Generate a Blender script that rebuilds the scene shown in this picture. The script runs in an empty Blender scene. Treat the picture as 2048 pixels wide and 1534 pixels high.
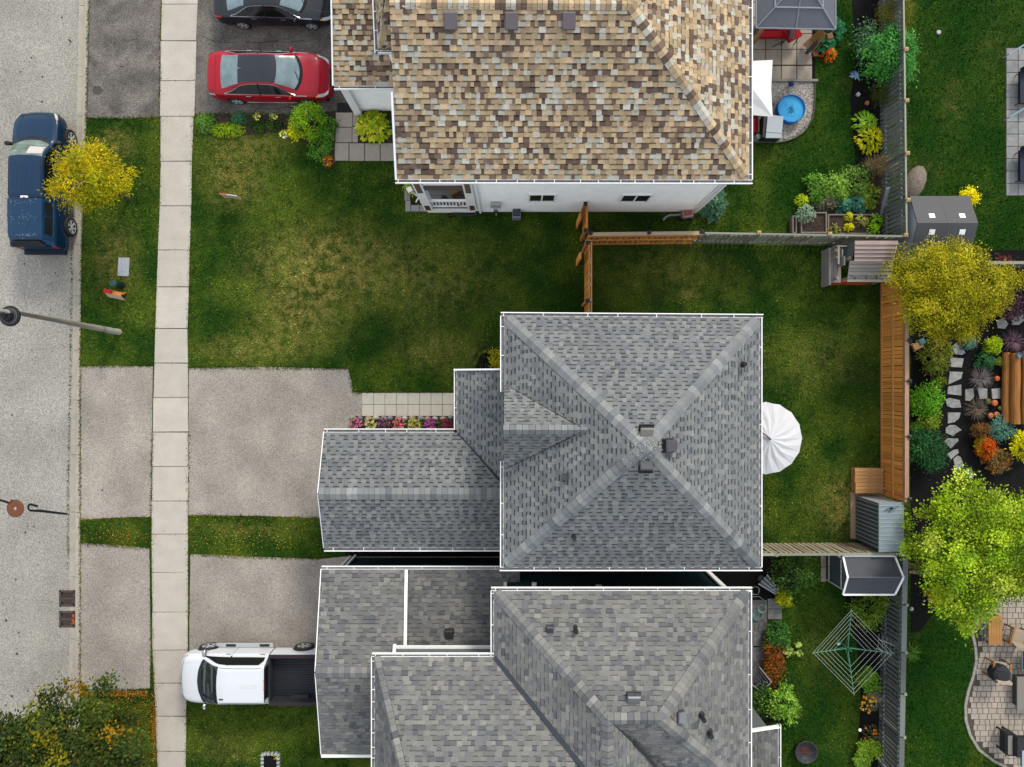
import bpy, math, random
import numpy as np
from mathutils import Vector, Matrix
random.seed(7); rng = np.random.default_rng(11)
R = math.radians
scn = bpy.context.scene
COL = scn.collection
# ---------------------------------------------------------------- camera: a drone 30 m up looking straight down
H, F = 30.0, 1440.0
cam_d = bpy.data.cameras.new('camera'); cam = bpy.data.objects.new('camera', cam_d); COL.objects.link(cam)
cam.location = (0, 0, H); cam_d.sensor_width = 36; cam_d.lens = 36 * F / 2048; cam_d.clip_end = 2000
scn.camera = cam
# ---------------------------------------------------------------- bright overcast sky and soft sun
SUN_EL, SUN_AZ = 36, 24          # azimuth clockwise from +Y
w = bpy.data.worlds.new('World'); scn.world = w; w.use_nodes = True
nt = w.node_tree; bg = nt.nodes['Background']
sky = nt.nodes.new('ShaderNodeTexSky'); sky.sky_type = 'NISHITA'; sky.sun_disc = False
sky.sun_elevation = R(SUN_EL); sky.sun_rotation = R(SUN_AZ); sky.dust_density = 6; sky.air_density = 1.0; sky.ozone_density = 0.6
hs = nt.nodes.new('ShaderNodeHueSaturation'); hs.inputs['Saturation'].default_value = 0.22
nt.links.new(sky.outputs[0], hs.inputs['Color'])
ov = nt.nodes.new('ShaderNodeMix'); ov.data_type = 'RGBA'; ov.inputs[0].default_value = .78; ov.inputs[7].default_value = (8.2, 8.75, 9.5, 1)   # even cloud cover over the sky
nt.links.new(hs.outputs[0], ov.inputs[6]); nt.links.new(ov.outputs[2], bg.inputs[0]); bg.inputs[1].default_value = 0.075
sd = bpy.data.lights.new('sun', 'SUN'); sd.energy = 1.5; sd.angle = R(12); sd.color = (1, .92, .78)
sun = bpy.data.objects.new('sun', sd); COL.objects.link(sun)
sdir = Vector((math.sin(R(SUN_AZ)) * math.cos(R(SUN_EL)), math.cos(R(SUN_AZ)) * math.cos(R(SUN_EL)), math.sin(R(SUN_EL))))
sun.rotation_euler = sdir.to_track_quat('Z', 'Y').to_euler(); sun.location = (0, 0, 60)
vs = scn.view_settings
vs.view_transform = 'Standard'; vs.look = 'None'; vs.gamma = 1; vs.use_curve_mapping = False; vs.exposure = 1.3
scn.render.resolution_x = 1024; scn.render.resolution_y = 767

# ---------------------------------------------------------------- helpers
def P(px, py, z=0.0):
    k = (H - z) / F
    return Vector(((px - 1024) * k, (767 - py) * k, z))
def G(px, py):
    p = P(px, py); return (p.x, p.y)
KA = 0.45
def S(r, g, b, k=1.0):
    f = lambda c: (c / 255 / 12.92 if c / 255 <= .04045 else ((c / 255 + .055) / 1.055) ** 2.4)
    return tuple(min(.85, f(c) * KA * k) for c in (r, g, b))
WL = {}
def wl(o): return WL.get(o.name, Vector((0, 0, 0))) if o else Vector((0, 0, 0))
def tag(o, label, cat, group=None):
    o['label'] = label; o['category'] = cat
    if group: o['group'] = group
    return o
def struct(o): o['kind'] = 'structure'; return o
def stuff(o): o['kind'] = 'stuff'; return o
def thing(name, label, cat, loc=(0, 0, 0), rotz=0, group=None, rot=None):
    o = bpy.data.objects.new(name, None); COL.objects.link(o); o.empty_display_size = .2
    o.location = loc; o.rotation_euler = rot if rot else (0, 0, rotz); WL[o.name] = Vector(loc)
    return tag(o, label, cat, group)
def link_mesh(name, me, mat, parent=None, loc=None):
    o = bpy.data.objects.new(name, me); COL.objects.link(o)
    if mat is not None and not me.materials: me.materials.append(mat)
    if parent: o.parent = parent
    if loc is not None: o.location = loc
    return o
class MB:
    def __init__(s): s.v = []; s.f = []; s.c = []
    def add(s, vs, fs, col=None):
        n = len(s.v); s.v += [tuple(v) for v in vs]
        for f in fs: s.f.append(tuple(i + n for i in f)); s.c.append(col)
        return s
    def box(s, x0, x1, y0, y1, z0, z1, col=None):
        return s.add([(x0,y0,z0),(x1,y0,z0),(x1,y1,z0),(x0,y1,z0),(x0,y0,z1),(x1,y0,z1),(x1,y1,z1),(x0,y1,z1)],
                     [(3,2,1,0),(4,5,6,7),(0,1,5,4),(1,2,6,5),(2,3,7,6),(3,0,4,7)], col)
    def mbox(s, M, sx, sy, sz, col=None):
        vs = [M @ Vector((x*sx/2, y*sy/2, z*sz/2)) for z in (-1,1) for x,y in ((-1,-1),(1,-1),(1,1),(-1,1))]
        return s.add(vs, [(3,2,1,0),(4,5,6,7),(0,1,5,4),(1,2,6,5),(2,3,7,6),(3,0,4,7)], col)
    def rbox(s, cx, cy, z0, sx, sy, sz, rz=0, col=None):
        return s.mbox(Matrix.Translation((cx, cy, z0+sz/2)) @ Matrix.Rotation(rz, 4, 'Z'), sx, sy, sz, col)
    def beam(s, p, q, wd, ht, col=None, up=(0,0,1)):
        p, q = Vector(p), Vector(q); t = (q-p).normalized(); u = Vector(up)
        if abs(t.dot(u)) > .98: u = Vector((0,1,0))
        a = t.cross(u).normalized(); b = a.cross(t).normalized()
        M = Matrix(((t.x,a.x,b.x,0),(t.y,a.y,b.y,0),(t.z,a.z,b.z,0),(0,0,0,1))); M.translation = (p+q)/2
        return s.mbox(M, (q-p).length, wd, ht, col)
    def tube(s, pts, rad, n=8, col=None, cap=True):
        pts = [Vector(p) for p in pts]; m = len(pts)
        rad = rad if isinstance(rad, (list, tuple)) else [rad]*m
        vs = []; u = None
        for i, p in enumerate(pts):
            t = (pts[min(i+1,m-1)] - pts[max(i-1,0)]).normalized()
            if u is None or abs(u.dot(t)) > .95: u = Vector((0,0,1)) if abs(t.z) < .9 else Vector((1,0,0))
            a = t.cross(u).normalized(); b = t.cross(a).normalized(); u = a.cross(t)
            for j in range(n):
                an = 2*math.pi*j/n; vs.append(p + a*math.cos(an)*rad[i] + b*math.sin(an)*rad[i])
        fs = [(i*n+j, i*n+(j+1)%n, (i+1)*n+(j+1)%n, (i+1)*n+j) for i in range(m-1) for j in range(n)]
        if cap: fs += [tuple(range(n)), tuple(range((m-1)*n, m*n))[::-1]]
        return s.add(vs, fs, col)
    def prism(s, poly, z0, z1, col=None):
        poly = list(poly); n = len(poly)
        ar = sum(poly[i][0]*poly[(i+1)%n][1] - poly[(i+1)%n][0]*poly[i][1] for i in range(n))
        if ar < 0: poly = poly[::-1]
        vs = [(x,y,z0) for x,y in poly] + [(x,y,z1) for x,y in poly]
        fs = [tuple(range(n))[::-1], tuple(range(n,2*n))] + [(i,(i+1)%n,n+(i+1)%n,n+i) for i in range(n)]
        return s.add(vs, fs, col)
    def lathe(s, prof, c=(0,0,0), n=24, col=None, M=None):
        vs = []; m = len(prof); c = Vector(c)
        for r, z in prof:
            for j in range(n):
                a = 2*math.pi*j/n; v = Vector((r*math.cos(a), r*math.sin(a), z)); vs.append((M @ v if M else v) + c)
        fs = [(i*n+j, i*n+(j+1)%n, (i+1)*n+(j+1)%n, (i+1)*n+j) for i in range(m-1) for j in range(n)]
        return s.add(vs, fs, col)
    def build(s, name, mat, parent=None, local=False, smooth=False, origin=None):
        V = np.array(s.v, dtype=float).reshape(-1, 3)
        if local: loc = Vector((0,0,0)); o_w = wl(parent)
        else:
            loc = Vector(origin) if origin else Vector((V[:,0].mean(), V[:,1].mean(), V[:,2].min()))
            V = V - np.array(loc); o_w = loc; loc = loc - wl(parent)
        me = bpy.data.meshes.new(name); me.from_pydata(V.tolist(), [], s.f)
        if any(c is not None for c in s.c):
            a = me.attributes.new('Col', 'FLOAT_COLOR', 'FACE')
            a.data.foreach_set('color', np.array([(*(c or (1,1,1)), 1) for c in s.c], dtype=np.float32).ravel())
        if smooth: me.polygons.foreach_set('use_smooth', [True]*len(me.polygons))
        me.update(); o = link_mesh(name, me, mat, parent, loc); WL[o.name] = Vector(o_w)
        return o
def np_mesh(name, V, Fq, cols, mat, parent=None, origin=(0,0,0)):
    V = np.asarray(V, float) - np.array(origin); m, k = Fq.shape
    me = bpy.data.meshes.new(name); me.vertices.add(len(V)); me.vertices.foreach_set('co', V.ravel())
    me.loops.add(m*k); me.loops.foreach_set('vertex_index', Fq.ravel().astype(np.int32))
    me.polygons.add(m); me.polygons.foreach_set('loop_start', (np.arange(m)*k).astype(np.int32))
    me.update(calc_edges=True)
    if cols is not None:
        a = me.attributes.new('Col', 'FLOAT_COLOR', 'FACE')
        a.data.foreach_set('color', np.concatenate([cols, np.ones((m,1))], 1).astype(np.float32).ravel())
    o = link_mesh(name, me, mat, parent, Vector(origin) - wl(parent)); WL[o.name] = Vector(origin)
    return o
def copy_tree(o, parent=None):
    c = o.copy(); COL.objects.link(c); c.parent = parent
    for ch in list(o.children): copy_tree(ch, c)
    return c

# ---------------------------------------------------------------- materials
MATS = {}
def mk(name, col, rough=.8, var=None, var2=None, bump=None, attr=False, objv=0, metal=0, coat=0, spec=.16, streak=None, transl=0, alpha=None):
    if name in MATS: return MATS[name]
    m = bpy.data.materials.new(name); m.use_nodes = True; N = m.node_tree.nodes; L = m.node_tree.links
    b = N['Principled BSDF']; b.inputs['Roughness'].default_value = rough; b.inputs['Metallic'].default_value = metal
    b.inputs['Coat Weight'].default_value = coat; b.inputs['Specular IOR Level'].default_value = spec
    rgb = N.new('ShaderNodeRGB'); rgb.outputs[0].default_value = (*col, 1); cur = rgb.outputs[0]
    geo = N.new('ShaderNodeNewGeometry')
    def mul(fac):
        nonlocal cur
        vm = N.new('ShaderNodeVectorMath'); vm.operation = 'MULTIPLY'; L.new(cur, vm.inputs[0])
        L.new(fac, vm.inputs[1]); cur = vm.outputs[0]
    def rng_map(src, amt, lo=.3, hi=.7):
        mr = N.new('ShaderNodeMapRange'); mr.inputs[1].default_value = lo; mr.inputs[2].default_value = hi
        mr.inputs[3].default_value = 1-amt; mr.inputs[4].default_value = 1+amt; L.new(src, mr.inputs[0]); return mr.outputs[0]
    for v in (var, var2):
        if v:
            n = N.new('ShaderNodeTexNoise'); n.inputs['Scale'].default_value = v[0]; n.inputs['Detail'].default_value = 4
            L.new(geo.outputs['Position'], n.inputs['Vector']); mul(rng_map(n.outputs['Fac'], v[1]))
    if streak:   # (sx, sy, sz, amount) stretched noise: wood grain, tyre tracks
        tc = N.new('ShaderNodeTexCoord'); mp = N.new('ShaderNodeMapping'); mp.inputs['Scale'].default_value = streak[:3]
        n = N.new('ShaderNodeTexNoise'); n.inputs['Scale'].default_value = 1; n.inputs['Detail'].default_value = 5
        L.new(tc.outputs['Object'], mp.inputs['Vector']); L.new(mp.outputs[0], n.inputs['Vector']); mul(rng_map(n.outputs['Fac'], streak[3]))
    if attr:
        a = N.new('ShaderNodeAttribute'); a.attribute_name = 'Col'; mul(a.outputs['Color'])
    if objv:
        oi = N.new('ShaderNodeObjectInfo'); mul(rng_map(oi.outputs['Random'], objv, 0, 1))
    L.new(cur, b.inputs['Base Color'])
    if bump:
        n = N.new('ShaderNodeTexNoise'); n.inputs['Scale'].default_value = bump[0]; n.inputs['Detail'].default_value = 5
        L.new(geo.outputs['Position'], n.inputs['Vector'])
        bn = N.new('ShaderNodeBump'); bn.inputs['Strength'].default_value = bump[1]; bn.inputs['Distance'].default_value = .02
        L.new(n.outputs['Fac'], bn.inputs['Height']); L.new(bn.outputs[0], b.inputs['Normal'])
    if transl:
        tr = N.new('ShaderNodeBsdfTranslucent'); L.new(cur, tr.inputs[0]); mx = N.new('ShaderNodeMixShader'); mx.inputs[0].default_value = transl
        L.new(b.outputs[0], mx.inputs[1]); L.new(tr.outputs[0], mx.inputs[2]); L.new(mx.outputs[0], N['Material Output'].inputs[0])
    if alpha is not None: b.inputs['Alpha'].default_value = alpha
    MATS[name] = m; return m
W1 = (1, 1, 1)
M_white = mk('white_paint', (.66, .66, .65), .5, var=(6, .05))
M_vinyl = mk('white_vinyl_siding', (.80, .805, .79), .55, var=(2.5, .05), var2=(14, .03))
M_teal = mk('dark_teal_siding', S(38, 62, 66), .6, var=(2, .08))
M_gsid = mk('grey_green_siding', S(120, 130, 130), .6, var=(2, .08))
M_shing = mk('asphalt_shingle', W1, .92, var=(40, .22), var2=(.55, .09), attr=True, bump=(160, .5))
M_deck = mk('roof_underlay', S(70, 70, 72), .9)
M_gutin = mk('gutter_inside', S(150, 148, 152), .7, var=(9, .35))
M_blackpl = mk('black_plastic', (.014, .014, .016), .6, var=(12, .3), spec=.25)
M_dkmetal = mk('dark_grey_metal', S(88, 90, 96), .45, var=(8, .15))
M_conc = mk('pale_concrete', S(219, 210, 198), .9, var=(1.6, .07), var2=(30, .16), bump=(90, .3), objv=.05)
M_curb = mk('curb_concrete', S(198, 190, 175), .9, var=(4, .10), var2=(60, .12), bump=(80, .3), objv=.04)
M_slab = mk('patio_slab_concrete', S(190, 176, 160), .9, var=(4, .10), var2=(60, .12), bump=(80, .3), objv=.07)
M_slabw = mk('warm_white_slab', S(228, 222, 206), .9, var=(4, .05), var2=(60, .06), bump=(80, .2), objv=.035)
M_mulch = mk('dark_mulch', S(20, 19, 20), .95, var=(24, .8), var2=(3, .2), bump=(45, 1))
M_soil = mk('brown_soil', S(78, 66, 58), .95, var=(28, .6), var2=(3, .2), bump=(40, 1))
M_gravel = mk('pea_gravel', S(178, 170, 162), .9, var=(20, .75), var2=(55, .5), bump=(30, 1))
M_cedar = mk('new_cedar', S(235, 165, 98), .7, streak=(3, 60, 3, .22), objv=.16)
M_cedard = mk('cedar_board', S(255, 172, 84, 1.25), .7, streak=(40, 40, 1.5, .26), objv=.22)
M_cap = mk('cedar_cap', S(196, 160, 135), .75, streak=(30, 2, 30, .18), objv=.08)
M_oldw = mk('old_grey_fence', S(164, 164, 148, 1.15), .85, streak=(35, 35, 1.2, .25), objv=.22)
M_oldw2 = mk('weathered_blue_grey_wood', S(122, 127, 125, 1.15), .85, streak=(35, 35, 1.2, .3), objv=.25)
M_greyw = mk('silver_plank', S(178, 170, 164), .85, streak=(2, 40, 40, .25), objv=.12)
M_postw = mk('fresh_pine_post', S(215, 180, 130), .8, var=(20, .2))
M_glass = mk('window_glass', S(52, 58, 60), .08, var=(1.5, .25), spec=.8)
M_bark = mk('bark', S(92, 78, 66), .9, var=(20, .35), bump=(30, 1))
M_leaf = mk('leaf', W1, .55, attr=True, transl=.25, spec=.08)
M_flower = mk('petal', W1, .6, attr=True, transl=.2, spec=.05)
M_steel = mk('galvanised_steel', S(180, 185, 188), .35, spec=.5, metal=.6, var=(10, .1))
M_iron = mk('rusty_iron', S(140, 88, 68), .8, var=(40, .3), bump=(60, .6))
M_grate = mk('catch_basin_iron', S(98, 84, 80), .75, var=(30, .2))
M_hole = mk('painted_hole_dark', (.006, .006, .006), 1)
M_tar = mk('crack_sealant', (.008, .008, .009), .85, spec=.1)
# ================================================================ GROUND
def lawn_material(name, attr):
    m = bpy.data.materials.new(name); m.use_nodes = True; N = m.node_tree.nodes; L = m.node_tree.links
    b = N['Principled BSDF']; b.inputs['Roughness'].default_value = .85; b.inputs['Specular IOR Level'].default_value = .03
    geo = N.new('ShaderNodeNewGeometry'); pos = geo.outputs['Position']
    flat = N.new('ShaderNodeVectorMath'); flat.operation = 'MULTIPLY'; flat.inputs[1].default_value = (1, 1, 0); L.new(pos, flat.inputs[0]); pos = flat.outputs[0]
    def noise(sc, det=4, ro=.55):
        n = N.new('ShaderNodeTexNoise'); n.inputs['Scale'].default_value = sc; n.inputs['Detail'].default_value = det; n.inputs['Roughness'].default_value = ro
        L.new(pos, n.inputs['Vector']); return n.outputs['Fac']
    def mr(src, a, b_, c, d, smooth=False):
        n = N.new('ShaderNodeMapRange'); n.interpolation_type = 'SMOOTHSTEP' if smooth else 'LINEAR'
        for i, v in enumerate((a, b_, c, d)): n.inputs[i+1].default_value = v
        L.new(src, n.inputs[0]); return n.outputs[0]
    def mix(f, a, b_):
        n = N.new('ShaderNodeMix'); n.data_type = 'RGBA'; L.new(f, n.inputs[0])
        for s_, i in ((a, 6), (b_, 7)):
            if isinstance(s_, tuple): n.inputs[i].default_value = (*s_, 1)
            else: L.new(s_, n.inputs[i])
        return n.outputs[2]
    def math_(op, a, b_):
        n = N.new('ShaderNodeMath'); n.operation = op; n.use_clamp = op == 'ADD'
        for s_, i in ((a, 0), (b_, 1)):
            if isinstance(s_, (int, float)): n.inputs[i].default_value = s_
            else: L.new(s_, n.inputs[i])
        return n.outputs[0]
    base = mix(mr(noise(.45, 5), .38, .64, 0, 1, True), S(36, 64, 18, 1.42), S(74, 92, 28, 1.45))
    base = mix(mr(noise(1.9, 5, .7), .45, .75, 0, .8, True), base, S(30, 58, 20, 1.35))
    dry = None
    for px, py, rx, ry, st in DRY:
        c = P(px, py)
        s1 = N.new('ShaderNodeVectorMath'); s1.operation = 'SUBTRACT'; s1.inputs[1].default_value = (c.x, c.y, 0); L.new(pos, s1.inputs[0])
        s2 = N.new('ShaderNodeVectorMath'); s2.operation = 'MULTIPLY'; s2.inputs[1].default_value = (48/rx, 48/ry, 0); L.new(s1.outputs[0], s2.inputs[0])
        s3 = N.new('ShaderNodeVectorMath'); s3.operation = 'LENGTH'; L.new(s2.outputs[0], s3.inputs[0])
        f = mr(s3.outputs['Value'], 0, 1, st, 0, True); dry = f if dry is None else math_('ADD', dry, f)
    patch = math_('MULTIPLY', dry, mr(noise(2.6, 6, .65), .36, .62, .12, 1, True))
    base = mix(patch, base, S(142, 132, 68, 1.4))
    lush = None
    for px, py, rx, ry, st in LUSH:
        c = P(px, py)
        s1 = N.new('ShaderNodeVectorMath'); s1.operation = 'SUBTRACT'; s1.inputs[1].default_value = (c.x, c.y, 0); L.new(pos, s1.inputs[0])
        s2 = N.new('ShaderNodeVectorMath'); s2.operation = 'MULTIPLY'; s2.inputs[1].default_value = (48/rx, 48/ry, 0); L.new(s1.outputs[0], s2.inputs[0])
        s3 = N.new('ShaderNodeVectorMath'); s3.operation = 'LENGTH'; L.new(s2.outputs[0], s3.inputs[0])
        f = mr(s3.outputs['Value'], .75, 1, st, 0, True); lush = f if lush is None else math_('ADD', lush, f)
    base = mix(math_('MULTIPLY', lush, mr(noise(3, 5, .6), .3, .7, .55, 1)), base, S(24, 64, 15, 1.2))
    sp = mr(noise(5.5, 6, .7), .60, .74, 0, .55, True); base = mix(sp, base, S(104, 98, 52, 1.3))
    fine = mr(noise(17, 5, .75), .32, .68, .35, 1.65)
    vm = N.new('ShaderNodeVectorMath'); vm.operation = 'MULTIPLY'; L.new(base, vm.inputs[0]); L.new(fine, vm.inputs[1]); cur = vm.outputs[0]
    if attr:
        a = N.new('ShaderNodeAttribute'); a.attribute_name = 'Col'
        v2 = N.new('ShaderNodeVectorMath'); v2.operation = 'MULTIPLY'; L.new(cur, v2.inputs[0]); L.new(a.outputs['Color'], v2.inputs[1]); cur = v2.outputs[0]
    L.new(cur, b.inputs['Base Color'])
    if not attr:
        bn = N.new('ShaderNodeBump'); bn.inputs['Strength'].default_value = .8; bn.inputs['Distance'].default_value = .04
        L.new(noise(22, 4), bn.inputs['Height']); L.new(bn.outputs[0], b.inputs['Normal'])
    return m
DRY = [(650, 530, 230, 130, .85), (470, 350, 110, 110, .6), (600, 640, 160, 100, .6), (860, 560, 220, 140, .38), (230, 290, 60, 50, .75), (230, 520, 75, 110, .5),
       (1700, 1010, 110, 100, .75), (1640, 720, 140, 90, .3), (1380, 588, 26, 18, 1.0), (1330, 540, 200, 90, .32), (1905, 200, 50, 90, .5), (1990, 90, 80, 80, .4),
       (520, 280, 130, 60, .4), (500, 700, 160, 50, .45), (880, 700, 130, 60, .5), (1560, 310, 40, 30, .5), (1690, 165, 30, 40, .45), (450, 1500, 110, 60, .3),
       (1640, 1300, 60, 120, .3), (500, 1060, 160, 30, .3), (1860, 340, 50, 60, .4)]
LUSH = [(1660, 250, 150, 330, .8), (1950, 180, 150, 420, .85), (1870, 1400, 90, 260, .95), (1640, 1350, 110, 260, .6)]   # better watered lawns
M_lawn = lawn_material('lawn', False); M_blade = lawn_material('grass_blade', True)
M_road = mk('weathered_asphalt', S(182, 178, 169), .92, var=(30, .55), var2=(.6, .13), bump=(70, .6))
M_drive = mk('grey_brown_asphalt', S(181, 172, 162), .92, var=(28, .46), var2=(.55, .22), bump=(60, .6))
M_olddr = mk('dark_worn_asphalt', S(128, 122, 116), .93, var=(26, .6), var2=(1.3, .4), bump=(50, .8))
ZR = -.12
struct(MB().prism([(-400, -400), (400, -400), (400, 400), (-400, 400)], -.9, -.2).build('ground', mk('far_ground', S(70, 84, 40), .95, var=(.2, .3))))
CY = [0, 240, 500, 700, 950, 1250, 1534]
C_g = [155, 150, 144, 142, 137, 136, 134]; C_j = [169.5, 164, 156.5, 154.5, 150, 150, 149]; C_r = [178, 173, 163, 161, 160.5, 161, 159]
def cx(tab, y): return float(np.interp(y, CY, tab)) if 0 <= y <= 1534 else (tab[0] + (-y)*.03 if y < 0 else tab[-1])
YS = [-900] + list(range(-60, 1600, 60)) + [2600]
edge = [G(cx(C_r, y)-1, y) for y in YS]
struct(MB().prism(edge + [(120, edge[-1][1]), (120, edge[0][1])], -.18, 0).build('lawn', M_lawn))
redge = [G(cx(C_g, y)+2, y) for y in YS]
road = struct(MB().prism(redge + [(-27.5, redge[-1][1]), (-27.5, redge[0][1])], -.19, ZR).build('road', M_road))
struct(MB().box(-120, -27.5, -60, 60, -.19, 0).build('far_boulevard', M_lawn))
# curb and gutter sections with joints
curb = struct(MB().prism([G(cx(C_g, y)+2, y) for y in YS] + [G(cx(C_r, y)-1, y) for y in YS][::-1], -.19, -.15).build('curb', M_mulch))
cj = [-200, 8, 150, 230, 336, 446, 488, 591, 700, 800, 910, 1025, 1155, 1280, 1400, 1560, 1700]
for a, b_ in zip(cj[:-1], cj[1:]):
    ys = np.linspace(a+.35, b_-.35, 4)
    mb = MB()   # gutter pan, tilted towards the curb, and curb with a rounded face
    for y0, y1 in zip(ys[:-1], ys[1:]):
        for t0, t1, za, zb in ((C_g, C_j, ZR+.006, ZR-.01),):
            p = [G(cx(t0, y0), y0), G(cx(t1, y0)-.7, y0), G(cx(t1, y1)-.7, y1), G(cx(t0, y1), y1)]
            mb.add([(*p[0], za), (*p[1], zb), (*p[2], zb), (*p[3], za)], [(3, 2, 1, 0)])
    mb.build('gutter_pan', M_curb, curb)
    mb = MB()
    for y0, y1 in zip(ys[:-1], ys[1:]):
        prof = [(0, ZR-.02), (.35, -.02), (1.2, .018), (cx(C_r, y0)-cx(C_j, y0), .02), (cx(C_r, y0)-cx(C_j, y0), -.15)]
        r0 = [(*G(cx(C_j, y0)+dx, y0), z) for dx, z in prof]; r1 = [(*G(cx(C_j, y1)+dx, y1), z) for dx, z in prof]
        n = len(prof); mb.add(r0 + r1, [(i, i+1, n+i+1, n+i) for i in range(n-1)] + [tuple(range(n)), tuple(range(n, 2*n))[::-1]])
    mb.build('curb_stone', M_curb, curb)
# pavement of separate slabs
SL = [(-80, 326, 397), (0, 325, 396), (82, 322, 393), (233, 320, 390), (234, 323, 385), (323, 322, 384), (412, 320, 383), (500, 316, 380), (657, 311, 375), (864, 306, 377), (1002, 304, 376.5), (1145, 304, 376), (1300, 306, 376), (1366, 309, 374), (1432, 312, 372.5), (1534, 316, 372), (1650, 318, 372)]
sy, sl, sr = zip(*SL)
sw = struct(MB().prism([G(np.interp(y, sy, sl)+2, y) for y in range(-80, 1650, 50)] + [G(np.interp(y, sy, sr)-2, y) for y in range(-80, 1650, 50)][::-1], -.1, .003).build('sidewalk', M_soil))
jn = [-62, 9, 82, 162, 233, 323, 412, 500, 574, 657, 726, 795, 864, 933, 1002, 1068, 1145, 1224, 1300, 1366, 1432, 1502, 1572]
for a, b_ in zip(jn[:-1], jn[1:]):
    d = random.uniform(.002, .008); g = .55; e = lambda: random.uniform(-.6, .6)
    q = [G(np.interp(a+g, sy, sl)+e(), a+g), G(np.interp(a+g, sy, sr)+e(), a+g+e()), G(np.interp(b_-g, sy, sr)+e(), b_-g+e()), G(np.interp(b_-g, sy, sl)+e(), b_-g)]
    c = np.mean(q, 0); q2 = [tuple(c + (np.array(p)-c)*.992) for p in q]
    o = MB().add([(*p, -.08) for p in q] + [(*p, .018+d) for p in q] + [(*p, .026+d) for p in q2],
                 [(0, 3, 7, 4), (1, 0, 4, 5), (2, 1, 5, 6), (3, 2, 6, 7), (4, 7, 11, 8), (5, 4, 8, 9), (6, 5, 9, 10), (7, 6, 10, 11), (8, 11, 10, 9)]).build('slab', M_conc, sw)
# driveways
def sheet(name, pts, mat, z1=.012, z0=-.06):
    return struct(MB().prism([G(*p) for p in pts], z0, z1).build(name, mat))
sheet('driveway_apron', [(178.5, -60), (323, -60), (321, 60), (319.5, 160), (321, 234), (260, 237), (172, 236), (175, 120)], M_olddr)
sheet('driveway', [(394, -80), (740, -80), (740, 215), (668, 222), (600, 228), (480, 230), (391, 228), (391.5, 120)], M_olddr)
sheet('driveway_apron', [(161, 733), (220, 731), (306, 733), (304, 860), (303, 1034), (260, 1034), (205, 1037), (161, 1040)], M_drive)
sheet('driveway', [(378, 736), (540, 734), (697, 738), (703, 760), (706, 785), (724, 786), (724, 834), (704, 836), (704, 1020), (640, 1036), (520, 1032), (376, 1030)], M_drive)
sheet('driveway_apron', [(161, 1086), (230, 1090), (299, 1096), (300, 1200), (301, 1300), (300, 1376), (250, 1381), (180, 1381), (161, 1362)], M_drive)
sheet('driveway', [(381, 1108), (500, 1113), (640, 1118), (702, 1112), (702, 1400), (379, 1400), (379, 1250)], M_drive)
# oil stain, tar lines, road spots
def blob(px, py, r, n=14, e=1.0):
    return [G(px + r*e*math.cos(a)*random.uniform(.8, 1.15), py + r*math.sin(a)*random.uniform(.75, 1.1)) for a in np.linspace(0, 2*math.pi, n, endpoint=False)]
for cxx, cyy, rr in [(120, 32, 2.4), (59, 113, 2.2), (37, 141, 2), (81, 151, 2.4), (80, 201, 2.4), (138, 80, 1.5), (64, 1054, 2), (47, 1066, 2.5), (28, 1161, 2.2), (30, 1310, 3.2), (34, 1267, 2), (72, 1131, 1.6), (8, 1243, 3), (125, 1365, 2.5), (20, 1395, 3), (107, 545, 2), (45, 527, 2), (205, 980, 2), (98, 620, 1.6), (60, 700, 1.8), (20, 830, 2), (100, 860, 1.6)]:
    struct(MB().prism(blob(cxx, cyy, rr, 9), -.14, (ZR if cxx < 136 else .012)+.004).build('tar_spot', mk('tar_spot', S(92, 88, 84), .8)))
struct(MB().prism(blob(195, 181, 10, 20), -.02, .016).build('patched_hole', mk('patch', S(96, 92, 86), .95, var=(50, .4))))
def ribbon(pts, wpx, z):
    mb = MB(); pts = [Vector((*G(*p), z)) for p in pts]
    L_, R_ = [], []
    for i, p in enumerate(pts):
        t = (pts[min(i+1, len(pts)-1)] - pts[max(i-1, 0)]).normalized(); n = Vector((-t.y, t.x, 0)); wd = wpx/96*random.uniform(.8, 1.2)
        L_.append(p+n*wd); R_.append(p-n*wd)
    k = len(pts); mb.add(L_+R_, [(i, k+i, k+i+1, i+1) for i in range(k-1)]); return mb
for pts in ([(-30, 996), (0, 1002), (10, 1005), (18, 1009)], [(18, 1008), (20, 1000)], [(72, 1014), (66, 1012), (60, 1010), (55, 1010), (52.5, 1014), (53, 1019), (57, 1022), (80, 1023), (105, 1026), (131, 1029)]):
    struct(ribbon(pts, 4.6, ZR+.005).build('crack_sealant', M_tar))
for pts in ([(490, 84), (520, 86), (545, 82), (575, 86), (610, 80)], [(398, 70), (430, 84), (470, 86)], [(508, 216), (540, 219), (570, 214), (600, 217)], [(230, 130), (240, 133), (250, 134)], [(262, 82), (275, 77)]):
    struct(ribbon(pts, 1.0, .017).build('crack', mk('crack', S(56, 52, 50), .95)))
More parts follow.
